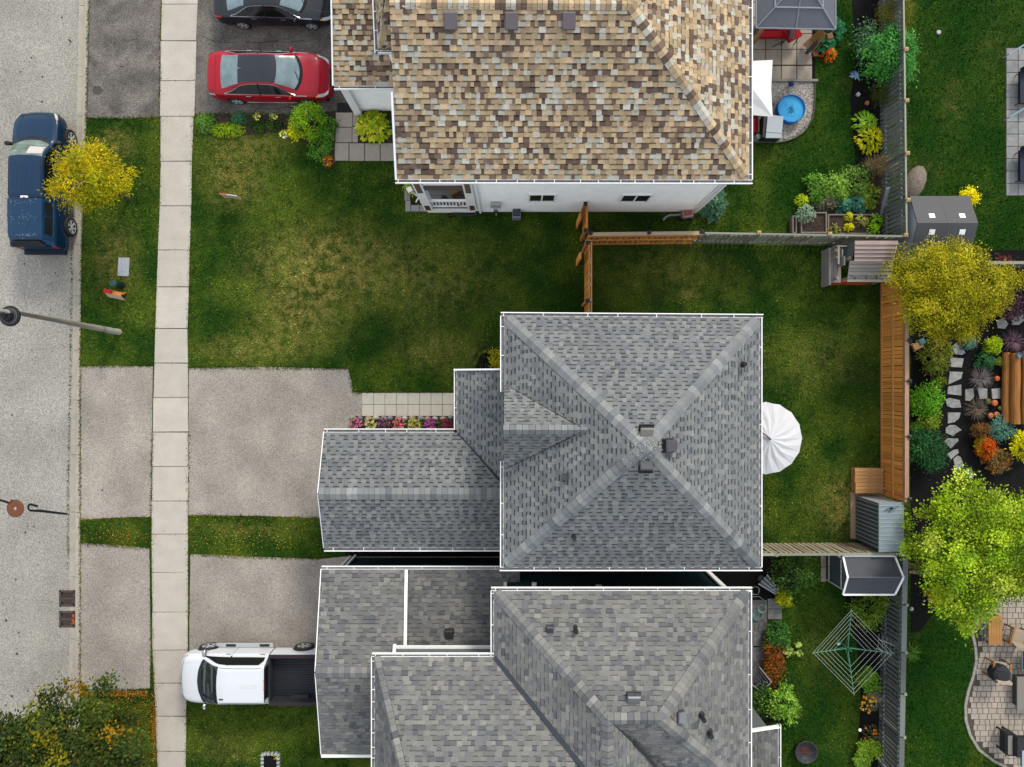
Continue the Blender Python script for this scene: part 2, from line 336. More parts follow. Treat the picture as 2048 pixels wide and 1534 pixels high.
# manhole and catch basins
t = thing('manhole_cover', 'round rusty brown iron manhole cover set in the road', 'manhole', P(31, 1017, ZR))
mb = MB().lathe([(0, .012), (.30, .012), (.31, .004), (.33, .004), (.34, .014), (.36, .012), (.37, 0)], n=32); mb.build('lid', M_iron, t, local=True)
mb = MB()
for k in range(16):
    a = k*math.pi/8; mb.rbox(.2*math.cos(a), .2*math.sin(a), .010, .1, .02, .008, a)
mb.build('tread', M_iron, t, local=True)
MB().prism([(.07*math.cos(a)*random.uniform(.6, 1.2), .07*math.sin(a)*random.uniform(.6, 1.2)) for a in np.linspace(0, 6.28, 12, endpoint=False)], .012, .017).build('worn_spot', mk('worn_metal', S(205, 190, 170), .6), t, local=True)
for i, (y0, y1, lb) in enumerate([(1180, 1213, 'square iron catch basin grate in the gutter, clean, next to the manhole'), (1222, 1254, 'square iron catch basin grate with orange leaves caught on its edge')]):
    p = P(135, (y0+y1)/2, ZR); t = thing('catch_basin', lb, 'drain grate', p, group='catch basin grates in the gutter'); h = .31
    MB().box(-h, h, -h*1.05, h*1.05, -.05, .008).build('pit', M_hole, t, local=True)  # flat black block; the dark of the open basin is painted on
    mb = MB().box(-h-.03, -h+.05, -h-.03, h+.03, -.02, .022).box(h-.05, h+.03, -h-.03, h+.03, -.02, .022).box(-h, h, h-.05, h+.03, -.02, .022).box(-h, h, -h-.03, -h+.05, -.02, .022).box(-h, h, -.03, .03, -.02, .022)
    mb.build('frame', M_grate, t, local=True)
    for sgn in (1, -1):
        for k in range(9):
            x = -h + .06 + k*.065; a = Vector((x, sgn*.02, .014)); b2 = Vector((min(h-.03, x+.14), sgn*.27, .014))
            MB().beam(a, b2, .026, .02).build('bar', M_grate, t, local=True)
    if i:
        mb = MB()
        for k in range(40): mb.rbox(h-.05+random.gauss(0, .03), random.uniform(-.2, .2), .025+k*.0003, .05, .03, .004, random.uniform(0, 6), S(*random.choice([(225, 110, 50), (240, 150, 80), (190, 80, 40)])))
        stuff(mb.build('caught_leaves', M_leaf, t, local=True))
# planting beds and paved areas
def bed(name, pts, mat, z=.02): return sheet(name, pts, mat, z, -.05)
bed('garden_bed', [(392, 229), (480, 231), (600, 229), (668, 224), (672, 325), (655, 340), (636, 322), (608, 284), (560, 262), (500, 270), (400, 268)], M_soil)
bed('mulch_bed', [(705, 222), (792, 222), (792, 290), (716, 287)], M_soil)
bed('mulch_bed', [(703, 832), (930, 832), (930, 872), (703, 872)], M_soil)
bed('mulch_bed', [(950, 735), (960, 712), (985, 695), (1040, 690), (1040, 760), (950, 760)], M_mulch)
bed('side_path', [(690, 1098), (1030, 1098), (1030, 1113), (690, 1113)], M_mulch, .01)
bed('side_path', [(690, 1113), (1420, 1113), (1420, 1130), (690, 1130)], M_slab, .014)
bed('mulch_bed', [(1700, -60), (1765, -60), (1765, 330), (1730, 350), (1712, 330), (1700, 200), (1712, 120)], M_mulch)
bed('vegetable_bed', [(1600, 395), (1620, 372), (1680, 345), (1730, 325), (1765, 322), (1765, 470), (1592, 470), (1592, 430)], M_soil, .015)
bed('gravel_area', [(1480, 164), (1628, 164), (1629, 210), (1624, 240), (1610, 262), (1585, 278), (1560, 284), (1520, 284), (1480, 280)], M_gravel, .025)
bed('garden_bed', [(1822, 500), (2200, 500), (2200, 990), (2060, 1010), (1960, 1140), (1900, 1190), (1860, 1235), (1842, 1260), (1822, 1266)], M_mulch, .022)
bed('garden_bed', [(1690, 1190), (1765, 1180), (1790, 1120), (1800, 1534), (1800, 1600), (1690, 1600), (1716, 1490), (1722, 1400), (1715, 1300)], M_mulch, .018)
bed('side_bed', [(1430, 1115), (1600, 1112), (1600, 1150), (1570, 1215), (1490, 1215), (1400, 1160)], M_mulch, .012)
bed('side_bed', [(1480, 1350), (1548, 1345), (1568, 1400), (1590, 1440), (1480, 1450)], M_mulch, .012)
bed('flagstone_path', [(1470, 1200), (1534, 1200), (1534, 1370), (1470, 1370)], mk('flag_path', S(120, 118, 118), .9, var=(5, .2), bump=(20, .6)), .016)
# ================================================================ HOUSES
def S2(k, r, g, b): return S(r, g, b, k)
def vary(c, a=.1):
    k = random.uniform(1-a, 1+a); return tuple(x*k for x in c)
def lerp(a, b, t): return a + (b-a)*t
class Roof:
    def __init__(s, house, pal, e, wr, proud=.55, th=.014, band=.24):
        s.h = house; s.pal = pal; s.e = e; s.wr = wr; s.proud = proud; s.th = th; s.band = band; s.capk = 1.0; s.alt = .85; s.segs = []; s.faces = []; s.decks = MB(); s.capsl = []
    def face(s, poly, shingle=True, deck=.16):
        poly = [Vector(p) for p in poly]; n = (poly[1]-poly[0]).cross(poly[2]-poly[0]).normalized()
        if n.z < 0: n = -n; poly = poly[::-1]
        u = Vector((0, 0, 1)).cross(n).normalized(); sv = n.cross(u).normalized(); o = poly[0]
        k = len(poly); dn = Vector((0, 0, -deck))
        s.decks.add(poly + [p+dn for p in poly], [tuple(range(k)), tuple(range(k, 2*k))[::-1]] + [(i, k+i, k+(i+1) % k, (i+1) % k) for i in range(k)])
        c = sum(poly, Vector())/k; s.faces.append((n, c))
        if not shingle: return len(s.faces)-1
        ab = [((p-o).dot(u), (p-o).dot(sv)) for p in poly]
        def span(b):
            xs = []
            for i in range(k):
                (a0, b0), (a1, b1) = ab[i], ab[(i+1) % k]
                if (b0-b)*(b1-b) <= 0 and abs(b1-b0) > 1e-9: xs.append(a0+(a1-a0)*(b-b0)/(b1-b0))
            return (min(xs), max(xs)) if len(xs) >= 2 else None
        bmin = min(b for a, b in ab); bmax = max(b for a, b in ab); nr = max(1, int((bmax-bmin)/s.e)+1)
        bottom_is_eave = True
        for r in range(nr):
            b0 = bmin + r*s.e; b1 = min(bmax, b0+s.e)
            if b1-b0 < .02: continue
            s0 = span(b0+1e-4); s1 = span(b1-1e-4)
            if not s0 or not s1: continue
            lo, hi = min(s0[0], s1[0]), max(s0[1], s1[1]); a = lo - random.uniform(0, .3); up = random.random() < .5
            rt = random.uniform(.96, 1.04); last = None
            while a < hi:
                wd = random.uniform(*s.wr); a2 = a+wd; up = (not up) if random.random() < s.alt else up
                q = [(max(a, s0[0]), b0), (min(a2, s0[1]), b0), (min(a2, s1[1]), b1), (max(a, s1[0]), b1)]
                q = [(min(max(x, lo), hi), b) for x, b in q]
                a = a2
                if q[1][0]-q[0][0] < .004 and q[2][0]-q[3][0] < .004: continue
                if q[1][0] < q[0][0]: m = (q[0][0]+q[1][0])/2; q[0] = (m, b0); q[1] = (m, b0)
                if q[2][0] < q[3][0]: m = (q[2][0]+q[3][0])/2; q[2] = (m, b1); q[3] = (m, b1)
                col = s.pal(); col = tuple(x*rt for x in col); th = s.th*random.uniform(.8, 1.3) if up else s.th*.3
                tp = [o+u*x+sv*b+n*(th+.004 if j < 2 else .003) for j, (x, b) in enumerate(q)]
                bt = [o+u*x+sv*b+n*-.004 for x, b in q[:2]]
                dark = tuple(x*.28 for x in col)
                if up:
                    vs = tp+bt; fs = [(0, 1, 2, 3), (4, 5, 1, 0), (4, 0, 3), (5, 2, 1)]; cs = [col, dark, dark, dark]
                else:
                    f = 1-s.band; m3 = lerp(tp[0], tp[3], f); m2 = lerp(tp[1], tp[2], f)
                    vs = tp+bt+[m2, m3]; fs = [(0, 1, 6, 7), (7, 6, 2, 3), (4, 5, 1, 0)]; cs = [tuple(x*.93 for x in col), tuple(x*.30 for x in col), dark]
                s.segs.append((abs(q[1][0]-q[0][0])*(b1-b0)*n.z*(1.15 if up else 1), vs, fs, cs))
        return len(s.faces)-1
    def caps(s, p, q, f1, f2, wd=.15, pl=.2):
        p, q = Vector(p), Vector(q); L_ = (q-p).length; t = (q-p)/L_; k = max(1, int(L_/pl)); es = []
        for f in (f1, f2):
            n, c = s.faces[f]; e = n.cross(t).normalized()
            if e.dot(c-p) < 0: e = -e
            es.append((e, n))
        nn = (es[0][1]+es[1][1]).normalized()
        for i in range(k):
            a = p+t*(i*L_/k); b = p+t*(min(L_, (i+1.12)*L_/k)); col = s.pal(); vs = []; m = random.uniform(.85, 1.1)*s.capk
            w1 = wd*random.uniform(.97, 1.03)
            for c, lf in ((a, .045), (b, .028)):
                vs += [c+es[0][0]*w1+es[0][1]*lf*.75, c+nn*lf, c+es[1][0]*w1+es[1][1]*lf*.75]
            vs += [v-nn*.03-t*.022 for v in vs[:3]]  # flared raw edge, kept dark to paint the shadow line between caps
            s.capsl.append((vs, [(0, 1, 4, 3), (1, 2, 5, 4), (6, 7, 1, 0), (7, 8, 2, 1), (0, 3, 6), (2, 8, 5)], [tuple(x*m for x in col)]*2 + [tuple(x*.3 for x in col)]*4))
    def finish(s, mat=None):
        roof = s.decks.build('roof', M_deck, s.h)
        s.segs.sort(key=lambda g: -g[0])
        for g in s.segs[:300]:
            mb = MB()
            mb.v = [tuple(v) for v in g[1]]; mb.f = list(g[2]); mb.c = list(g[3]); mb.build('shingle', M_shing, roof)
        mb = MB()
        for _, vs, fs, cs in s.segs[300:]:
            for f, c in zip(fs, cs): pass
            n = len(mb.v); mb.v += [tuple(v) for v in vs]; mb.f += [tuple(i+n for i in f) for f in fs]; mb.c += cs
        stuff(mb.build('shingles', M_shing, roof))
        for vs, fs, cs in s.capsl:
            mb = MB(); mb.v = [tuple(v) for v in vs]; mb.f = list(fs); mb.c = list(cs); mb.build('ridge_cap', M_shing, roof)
        return roof
def gutter(house, p, q, out, wd=.12, dp=.1, hang=.7, name='gutter', leaf=0):
    """open gutter along p-q, hanging on the side the vector `out` points to"""
    p, q, out = Vector(p), Vector(q), Vector(out).normalized(); mb = MB(); z = Vector((0, 0, 1)); L_ = (q-p).length; t = (q-p)/L_
    mb.beam(p+out*wd+z*-.0, q+out*wd, .03, .03); mb.beam(p+out*(wd+.004)-z*dp/2, q+out*(wd+.004)-z*dp/2, .016, dp)
    mb.beam(p+out*.01-z*.06, q+out*.01-z*.06, .012, .12)
    n = int(L_/hang)
    for i in range(n+1):
        c = p+t*(L_*(i+.4*random.random())/(n+1)); mb.beam(c+out*.0+z*.002, c+out*wd+z*.002, .022, .012)
    g = mb.build(name, M_white, house)
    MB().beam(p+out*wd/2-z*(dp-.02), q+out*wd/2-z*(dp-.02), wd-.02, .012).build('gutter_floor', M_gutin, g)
    return g
def lap_wall(mb, a, b, z0, z1, out, lap=.115):
    """clapboards from ground point a to b, each board leaning out a little at its lower edge"""
    a, b, out = Vector((*a, 0)), Vector((*b, 0)), Vector((*out, 0)); n = int((z1-z0)/lap)
    for i in range(n):
        za = z0+i*(z1-z0)/n; zb = z0+(i+1)*(z1-z0)/n; Z = Vector((0, 0, 1))
        v = [a+out*.022+Z*za, b+out*.022+Z*za, b+out*.004+Z*zb, a+out*.004+Z*zb, a+Z*za, b+Z*za]
        mb.add(v, [(0, 1, 2, 3), (4, 5, 1, 0)])
def walls(house, poly, z0, z1, mat, name='wall', lap=.115, inset_top=0):
    mb = MB(); n = len(poly); ar = sum(poly[i][0]*poly[(i+1) % n][1]-poly[(i+1) % n][0]*poly[i][1] for i in range(n))
    if ar < 0: poly = poly[::-1]
    for i in range(n):
        a, b = Vector((*poly[i], 0)), Vector((*poly[(i+1) % n], 0)); t = (b-a).normalized(); out = (t.y, -t.x)
        lap_wall(mb, poly[i], poly[(i+1) % n], z0+.2, z1, out, lap)
    w_ = mb.build(name, mat, house)
    MB().prism(poly, z0-.1, z1).build('wall_core', mat, house)
    q = [tuple(Vector(p)) for p in poly]
    return w_
def corner_trim(house, x, y, z0, z1, w_=.11, mat=None):
    return MB().box(x-w_/2, x+w_/2, y-w_/2, y+w_/2, z0, z1).build('corner_trim', mat or M_white, house)
def window(house, x0, x1, y, z0, z1, ny=-1, mull=1):
    """window in a wall that faces ny (-1 = south)"""
    f = MB(); e = .055; d0, d1 = (y-.05, y+.02) if ny < 0 else (y-.02, y+.05)
    f.box(x0, x1, d0, d1, z0, z0+e).box(x0, x1, d0, d1, z1-e, z1).box(x0, x0+e, d0, d1, z0+e, z1-e).box(x1-e, x1, d0, d1, z0+e, z1-e)
    xs = np.linspace(x0, x1, mull+2)[1:-1]
    for x in xs: f.box(x-.03, x+.03, d0+.01, d1, z0+e, z1-e)
    wdw = f.build('window', M_white, house); ed = [x0+e]+[v for x in xs for v in (x-.03, x+.03)]+[x1-e]
    for a, b in zip(ed[::2], ed[1::2]):
        yg = y+ny*.022; MB().box(a, b, yg-.006, yg+.006, z0+e, z1-e).build('pane', M_glass, wdw)
    return wdw
def vent_box(roof, px, py, z, sx, sy, h, mat, tilt=(0, 0), name='roof_vent', lid=None):
    c = P(px, py, z); rx, ry = tilt; sx *= 1.15; sy *= 1.15
    M = Matrix.Translation(c) @ Matrix.Rotation(rx, 4, 'X') @ Matrix.Rotation(ry, 4, 'Y')
    o = MB().mbox(M @ Matrix.Translation((0, 0, .0)), sx*1.12, sy*1.12, .03).mbox(M @ Matrix.Translation((0, 0, h/2)), sx*.94, sy*.94, h).build(name, mat, roof)
    mb = MB(); T = M @ Matrix.Translation((0, 0, h)); k = .86
    vs = [T @ Vector((x*sx/2, y*sy/2, 0)) for x, y in ((-1, -1), (1, -1), (1, 1), (-1, 1))] + [T @ Vector((x*sx/2*k, y*sy/2*k, .05)) for x, y in ((-1, -1), (1, -1), (1, 1), (-1, 1))]
    mb.add(vs, [(3, 2, 1, 0), (4, 5, 6, 7)] + [(i, (i+1) % 4, 4+(i+1) % 4, 4+i) for i in range(4)])
    mb.build('cowl', lid or mat, o); return o
def stack_pipe(roof, px, py, z, r=.06, h=.3):
    c = P(px, py, z); o = MB().lathe([(0, h), (r*.7, h), (r*.75, h-.02), (r, h-.02), (r, h), (r*1.02, h), (r*1.02, 0), (r*1.9, -.08)], c, 14).build('vent_pipe', M_blackpl, roof)
    return o
SLO = R(30)
# ---------------------------------------------------------------- house A: tan shingles, white siding
hA = thing('house', 'two storey white sided house with mottled tan and brown shingle roof', 'house', (2, 12, 0))
palA = lambda: vary(S2(1.3, *random.choices([(204, 180, 144), (194, 170, 136), (180, 158, 128), (200, 197, 184), (188, 182, 166), (108, 90, 80), (126, 106, 92), (168, 146, 118), (216, 186, 150)], [4, 5, 4, 4, 3, 4, 3, 4, 1.2])[0]))
rA = Roof(hA, palA, .172, (.10, .25), .55, .020, .26)
zE, zT = 5.6, 8.2
e0, e1 = P(795, 358, zE), P(1497, 359, zE); t0, t1 = P(779, 6, zT), P(1262, 9, zT)
fS = rA.face([e0, e1, t1, t0])
ny_ = 2*t1.y-e1.y; e2 = Vector((e1.x, ny_, zE)); n0 = Vector((t0.x-.1, ny_, zE))
fE = rA.face([e1, e2, t1]); fN = rA.face([t0, t1, e2, n0])
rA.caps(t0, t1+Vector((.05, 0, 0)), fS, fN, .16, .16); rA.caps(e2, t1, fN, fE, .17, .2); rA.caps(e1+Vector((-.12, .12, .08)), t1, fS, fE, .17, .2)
# front bay of the upper storey
b0 = P(757, 100, zE); b1 = P(751, -40, zE); bt = P(780, -40, 7.3); bs = P(783, 100, zE)
bs2 = Vector((bs.x, b0.y, zE)); bt2 = Vector((bs.x+.05, bt.y, bt.z))
fW = rA.face([b0, b1, bt]); fWs = rA.face([b0, bs2+Vector((.3, 0, .02)), bt2, bt])
rA.caps(b0+Vector((.03, .06, .03)), bt, fW, fWs, .15, .2)
# garage roof
g0, g1 = P(668, 171, 2.95), P(800, 171, 2.95); g2, g3 = P(664, -60, 4.3), P(812, -60, 4.3)
fG = rA.face([g0, Vector((g1.x+.9, g0.y, 2.95)), Vector((g3.x+.9, g2.y, 4.3)), g2])
gn = 2*g2.y-g0.y; fG2 = rA.face([g2, Vector((g3.x+.9, g2.y, 4.3)), Vector((g3.x+.9, gn, 2.95)), (g0.x, gn, 2.95)]); rA.caps(g2, Vector((g3.x+.9, g2.y, 4.3)), fG, fG2, .16, .2)
roofA = rA.finish()
for px in (902, 1023, 1137): vent_box(roofA, px, 42, 7.95, .36, .44, .14, M_dkmetal, (SLO*.9, 0), lid=mk('grey_vent_hood', S(125, 118, 122), .5))
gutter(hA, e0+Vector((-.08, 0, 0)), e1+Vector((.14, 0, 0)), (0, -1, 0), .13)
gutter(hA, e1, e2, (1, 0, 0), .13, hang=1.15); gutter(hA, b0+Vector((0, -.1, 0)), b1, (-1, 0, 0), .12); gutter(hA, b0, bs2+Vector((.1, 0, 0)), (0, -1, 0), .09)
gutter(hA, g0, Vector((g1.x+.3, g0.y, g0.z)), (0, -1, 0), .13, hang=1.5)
MB().beam(g0+Vector((-.03, 0, -.02)), g2+Vector((-.03, 0, -.02)), .05, .2).build('rake_board', M_white, hA)
MB().beam(e0+Vector((-.04, 0, 0)), lerp(e0, t0, .52)+Vector((-.04, 0, .02)), .06, .2).build('rake_board', M_white, hA)
yW = 7.15; xW, xP, xE = -3.55, -1.42, 7.47
walls(hA, [(xP, yW), (xE, yW), (xE, ny_-.4), (xW, ny_-.4), (xW, 8.7), (xP, 8.7)], 0, zE-.12, M_vinyl)
walls(hA, [(b0.x+.2, 11.55), (xW+.1, 11.55), (xW+.1, ny_-.4), (b0.x+.2, ny_-.4)], 2.9, zE-.12, M_vinyl, 'bay_wall')
MB().box(xW-.05, xE+.5, yW-.2, ny_-.1, zE-.14, zE-.11).build('soffit', M_white, hA)
gy = 11.36; gx0 = -6.33
walls(hA, [(gx0, gy), (xW+.1, gy), (xW+.1, gn-.3), (gx0, gn-.3)], 0, 2.85, M_vinyl, 'garage_wall')
corner_trim(hA, gx0-.05, gy-.05, 0, 2.84, .3); corner_trim(hA, xE+.02, yW-.02, 0, zE-.15, .12)
MB().box(-6.25, -5.2, gy-.02, gy+.3, 2.84, 2.9).build('soffit', M_white, hA)
window(hA, .63, 1.66, yW-.02, 1.9, 2.95); window(hA, 4.17, 5.3, yW-.02, 1.85, 2.9, mull=1)
# downspouts
for x in (xP+.12, xE+.1):
    MB().beam((x, yW-.09, .25), (x, yW-.09, zE-.25), .08, .07).build('downspout', M_white, hA)
# two-tier porch
px0, px1, pyf = -3.5, -1.5, yW-.03
MB().box(px0, px1-.02, pyf, 8.68, .0, .78).build('porch_skirt', M_vinyl, hA)
for i in range(9):
    y = pyf-.02+i*.175; MB().box(px0-.04, px1+.02, y, y+.165, .78, .82).build('porch_plank', mk('grey_deck_plank', S(150, 148, 146), .8, streak=(1.5, 40, 40, .15), objv=.08), hA)
def railing(y, z0, z1, x0, x1, n, dark=None):
    r_ = MB().box(x0, x1, y-.05, y+.05, z1-.07, z1).build('railing', M_white, hA)
    MB().box(x0, x1, y-.035, y+.035, z0, z0+.06).build('bottom_rail', M_white, r_)
    for i in range(n):
        x = x0+(x1-x0)*(i+.5)/n; MB().box(x-.022, x+.022, y-.02, y+.02, z0+.06, z1-.07).build('baluster', M_white, r_)
railing(pyf+.04, .92, 1.85, px0+.28, px1-.25, 11); railing(pyf+.04, 4.1, 4.95, px0+.3, px1-.25, 11)
MB().box(px0+.2, px1-.05, pyf-.02, pyf+.12, 3.5, 3.92).build('balcony_beam', mk('taupe_board', S(118, 108, 104), .8, var=(8, .15)), hA)
MB().box(px0+.1, px1-.05, pyf+.12, 8.68, 3.6, 3.9).build('balcony_floor', mk('taupe_board', S(118, 108, 104)), hA)
for x in (px0+.12, px1-.1):
    c = MB().box(x-.17, x+.17, pyf-.08, pyf+.24, 0.6, zE-.14).build('column', M_white, hA)
    MB().box(x-.10, x+.10, pyf-.095, pyf-.08, .8, 1.5).build('column_panel', mk('brown_panel', S(120, 78, 60), .8), c)
    MB().box(x-.10, x+.10, pyf-.095, pyf-.08, 3.4, 4.8).build('column_panel', mk('shake_panel', S(128, 112, 96), .9, var=(30, .3)), c)
# ---------------------------------------------------------------- house B: grey hip roof
hB = thing('house', 'house with blue grey pyramid hip roof and front gable dormer, parasol behind', 'house', (3, -2, 0))
palB = lambda: vary(S2(1.08, *random.choices([(144, 147, 147), (138, 141, 143), (130, 134, 138), (151, 153, 151), (120, 125, 130)], [5, 5, 3, 2, 1.2])[0]))
rB = Roof(hB, palB, .152, (.12, .22), .55, .014, .36); rB.alt = .97
zb = 5.6; rB.capk = 1.18
A_, B_, C_, D_ = P(1009, 632, zb), P(1519, 636, zb), P(1519, 1134, zb), P(1007, 1134, zb); pk = P(1292, 893, 8.15)
f_n, f_e, f_s, f_w = rB.face([A_, B_, pk]), rB.face([B_, C_, pk]), rB.face([C_, D_, pk]), rB.face([D_, A_, pk])
for c, fa, fb in ((A_, f_n, f_w), (B_, f_n, f_e), (C_, f_e, f_s), (D_, f_s, f_w)):
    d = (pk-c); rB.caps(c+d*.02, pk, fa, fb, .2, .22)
# gable dormer flush with the front eave
gy0, gy1, gxe = 0.0, -2.93, A_.x; gm = (gy0+gy1)/2; gz = 7.2; gxr = 2.44
d1 = rB.face([(gxe, gy0, zb+.0), (gxr, gm, gz), (gxe, gm, gz)]); d2 = rB.face([(gxe, gy1, zb), (gxr, gm, gz), (gxe, gm, gz)])
rB.caps((gxe-.02, gm, gz), (gxr-.05, gm, gz), d1, d2, .2, .2)
MB().add([(gxe+.03, gy0, zb-.3), (gxe+.03, gy1, zb-.3), (gxe+.03, gy1, zb-.06), (gxe+.03, gm, gz-.06), (gxe+.03, gy0, zb-.06)], [(0, 1, 2, 3, 4)]).build('gable_wall', M_vinyl, hB)
# garage and porch roof
gz0, gz1 = 2.92, 3.9
q0, q1, q2, q3 = P(648, 865, gz0), P(636, 988, gz1), P(648, 1095, gz0), None
xr = .3
fgN = rB.face([q0, (-2.05, q0.y, gz0), (-.1, q1.y+.0, gz1), q1])
fgN2 = rB.face([(-2.05, q0.y, gz0), (xr, q0.y-2.2, gz1), (-.1, q1.y, gz1)], shingle=False)
fgS = rB.face([q2, q1, (xr, q1.y, gz1), (xr, q2.y, gz0)])
p0 = P(914, 741, gz0); slope = (gz1-gz0)/(q0.y-q1.y)
fp = rB.face([(p0.x, p0.y, gz0), (p0.x, q0.y, gz0), (xr, q0.y-(xr-p0.x), gz0+(xr-p0.x)*slope), (xr, p0.y, gz0+(xr-p0.x)*slope)])
rB.caps(q1+Vector((.02, 0, 0)), (xr, q1.y, gz1), fgN, fgS, .22, .2)
roofB = rB.finish()
for v in [[(gxe+.1, gy0-.08, zb+.1), (gxr-.25, gm+.08, gz-.05)], [(gxe+.1, gy1+.08, zb+.1), (gxr-.25, gm-.08, gz-.05)], [(p0.x+.02, q0.y-.02, gz0+.05), (-.05, q0.y-2.05, gz1+.02)]]:
    MB().beam(Vector(v[0]), Vector(v[1]), .03, .012).build('valley_flashing', M_blackpl, roofB)
for px, py, zv, tl in ((1292, 861, 7.88, (SLO, 0)), (1336, 891, 7.75, (0, SLO)), (1291, 933, 7.79, (-SLO, 0))):
    vent_box(roofB, px, py, zv, .36, .34, .15, M_blackpl, tl, lid=mk('vent_lid_'+str(px), S(*((150, 148, 140) if px == 1292 else (96, 96, 102))), .6, var=(10, .1)))
vent_box(roofB, 1131, 954, 6.86, .16, .17, .06, M_dkmetal, (0, -SLO)); stack_pipe(roofB, 1147, 1072, 6.3, .07, .3); stack_pipe(roofB, 1485, 729, 6.08, .07, .3)
MB().rbox(*P(1147, 1074, 6.3)[:2], 6.2, .2, .26, .02).build('pipe_flashing', M_dkmetal, roofB)
# glue spots round the peak
mb = MB()
for k in range(90):
    dx, dy = random.gauss(0, .28), random.gauss(0, .22); z = 8.2-.55*max(abs(dx), abs(dy)); mb.lathe([(.016, 0), (.012, .01), (0, .012)], (pk.x+dx, pk.y+dy, z), 5)
stuff(mb.build('caulk_spots', mk('clear_caulk', S(225, 220, 212), .3), roofB))
gutter(hB, A_+Vector((-.13, 0, 0)), B_+Vector((.13, 0, 0)), (0, 1, 0), .12, hang=1.4); gutter(hB, B_, C_, (1, 0, 0), .08, hang=3)
gutter(hB, C_+Vector((.1, 0, 0)), D_+Vector((-.13, 0, 0)), (0, -1, 0), .12, hang=1.4)
gutter(hB, A_, (A_.x, gy0-.28, zb), (-1, 0, 0), .13, hang=2); gutter(hB, (D_.x, gy1+.3, zb), D_, (-1, 0, 0), .1, hang=1.5)
gutter(hB, q0, (p0.x-.12, q0.y, gz0), (0, 1, 0), .13, hang=1.2); gutter(hB, (p0.x, p0.y, gz0), (p0.x, q0.y+.1, gz0), (-1, 0, 0), .1, hang=2)
gutter(hB, q2, (xr-.5, q2.y, gz0), (0, -1, 0), .13, hang=1.2)
MB().beam((p0.x-.1, p0.y+.03, gz0), (xr-.3, p0.y+.03, gz0+(xr-.3-p0.x)*slope+.02), .06, .12).build('rake_board', M_white, hB)
for a, b in ((q0, q1), (q2, q1)): MB().beam(a+Vector((-.02, 0, -.1)), b+Vector((-.02, 0, -.1)), .03, .16).build('rake_board', M_white, hB)
walls(hB, [(.1, -5.95), (8.08, -5.95), (8.08, 2.0), (.1, 2.0)], 0, zb-.12, M_teal); MB().box(A_.x, B_.x, D_.y, A_.y, zb-.17, zb-.14).build('soffit', M_white, hB)
walls(hB, [(-6.72, -5.9), (.12, -5.9), (.12, -2.1), (-6.72, -2.1)], 0, gz0-.1, M_teal, 'garage_wall')
walls(hB, [(-1.75, -2.12), (.12, -2.12), (.12, .3), (-1.75, .3)], 0, gz0-.15, M_teal, 'entry_wall')
MB().box(-6.77, -6.7, -5.4, -2.6, 0, 2.2).build('garage_door', M_white, hB)
for i in range(3): MB().box(-6.79, -6.77, -5.38, -2.62, .5+i*.55, .53+i*.55).build('door_seam', M_dkmetal, hB)
window(hB, 2.2, 3.4, 2.02, 1.2, 2.4, 1); window(hB, 5.4, 6.6, 2.02, 3.6, 4.7, 1)
# ---------------------------------------------------------------- house C: grey, long hip and valley roof
hC = thing('house', 'long house with weathered grey valley roof next to white pickup and clothesline', 'house', (2, -11, 0))
palC = lambda: vary(S2(1.08, *random.choices([(142, 142, 139), (134, 134, 133), (125, 126, 129), (154, 153, 148), (112, 114, 118)], [5, 5, 3, 1.6, 1.6])[0]))
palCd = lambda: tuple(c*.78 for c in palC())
rC = Roof(hC, palC, .15, (.12, .28), .55, .010, .16)
zc = 5.6; rC.capk = 1.12
a0 = P(988, 1182, zc); a1 = P(1497, 1182, zc); k1 = Vector((2.96, -10.4, 7.72)); k2 = Vector((4.62, -10.4, 7.72))
fCn = rC.face([a0, a1, k2, k1]); far = -19.0
a2 = Vector((a1.x, far, zc)); run = a1.x-k2.x; hs_ = Vector((k2.x+0, k2.y, k2.z)); s2 = Vector((a1.x, k2.y-run-.0, zc))
fCe = rC.face([a1, s2, k2])
fCs = rC.face([k2, s2, (a0.x+1.5, s2.y, zc), (k1.x, k1.y-.0, k1.z)])
vD = P(984, 1312, zc); yd = vD.y
# west slope, cut along the valley with the street-side wing
vb = Vector((k1.x, yd-(k1.x-a0.x), 7.72))
fCw = rC.face([a0, k1, vb, (a0.x, yd, zc)])
fCr = rC.face([k1, vb, vb+Vector((2.2, -.2, -1.2)), k1+Vector((.9, -.9, -.45))])
w0 = P(750, 1314, zc)
hx = P(801, 1534, 7.25); w0b = Vector((w0.x, w0.y, zc)); hy = Vector((hx.x, hx.y, hx.z)); sl = (hy.z-zc)/(w0.y-hy.y)
yr_ = w0.y-(7.72-zc)/sl; hr = w0b+(hy-w0b)*((7.72-zc)/(hy.z-zc))
fDn = rC.face([w0b, (a0.x, w0.y, zc), (vb.x, yr_, 7.72), hr]); fDw = rC.face([w0b, hr, (w0.x, far, zc)])
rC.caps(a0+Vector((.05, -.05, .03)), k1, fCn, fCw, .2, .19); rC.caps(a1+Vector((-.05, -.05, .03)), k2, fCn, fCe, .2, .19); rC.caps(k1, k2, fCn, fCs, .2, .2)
rC.caps(s2, k2, fCe, fCs, .2, .2); rC.caps(k1, vb, fCw, fCr, .2, .2); rC.caps(w0b, hr, fDn, fDw, .17, .2)
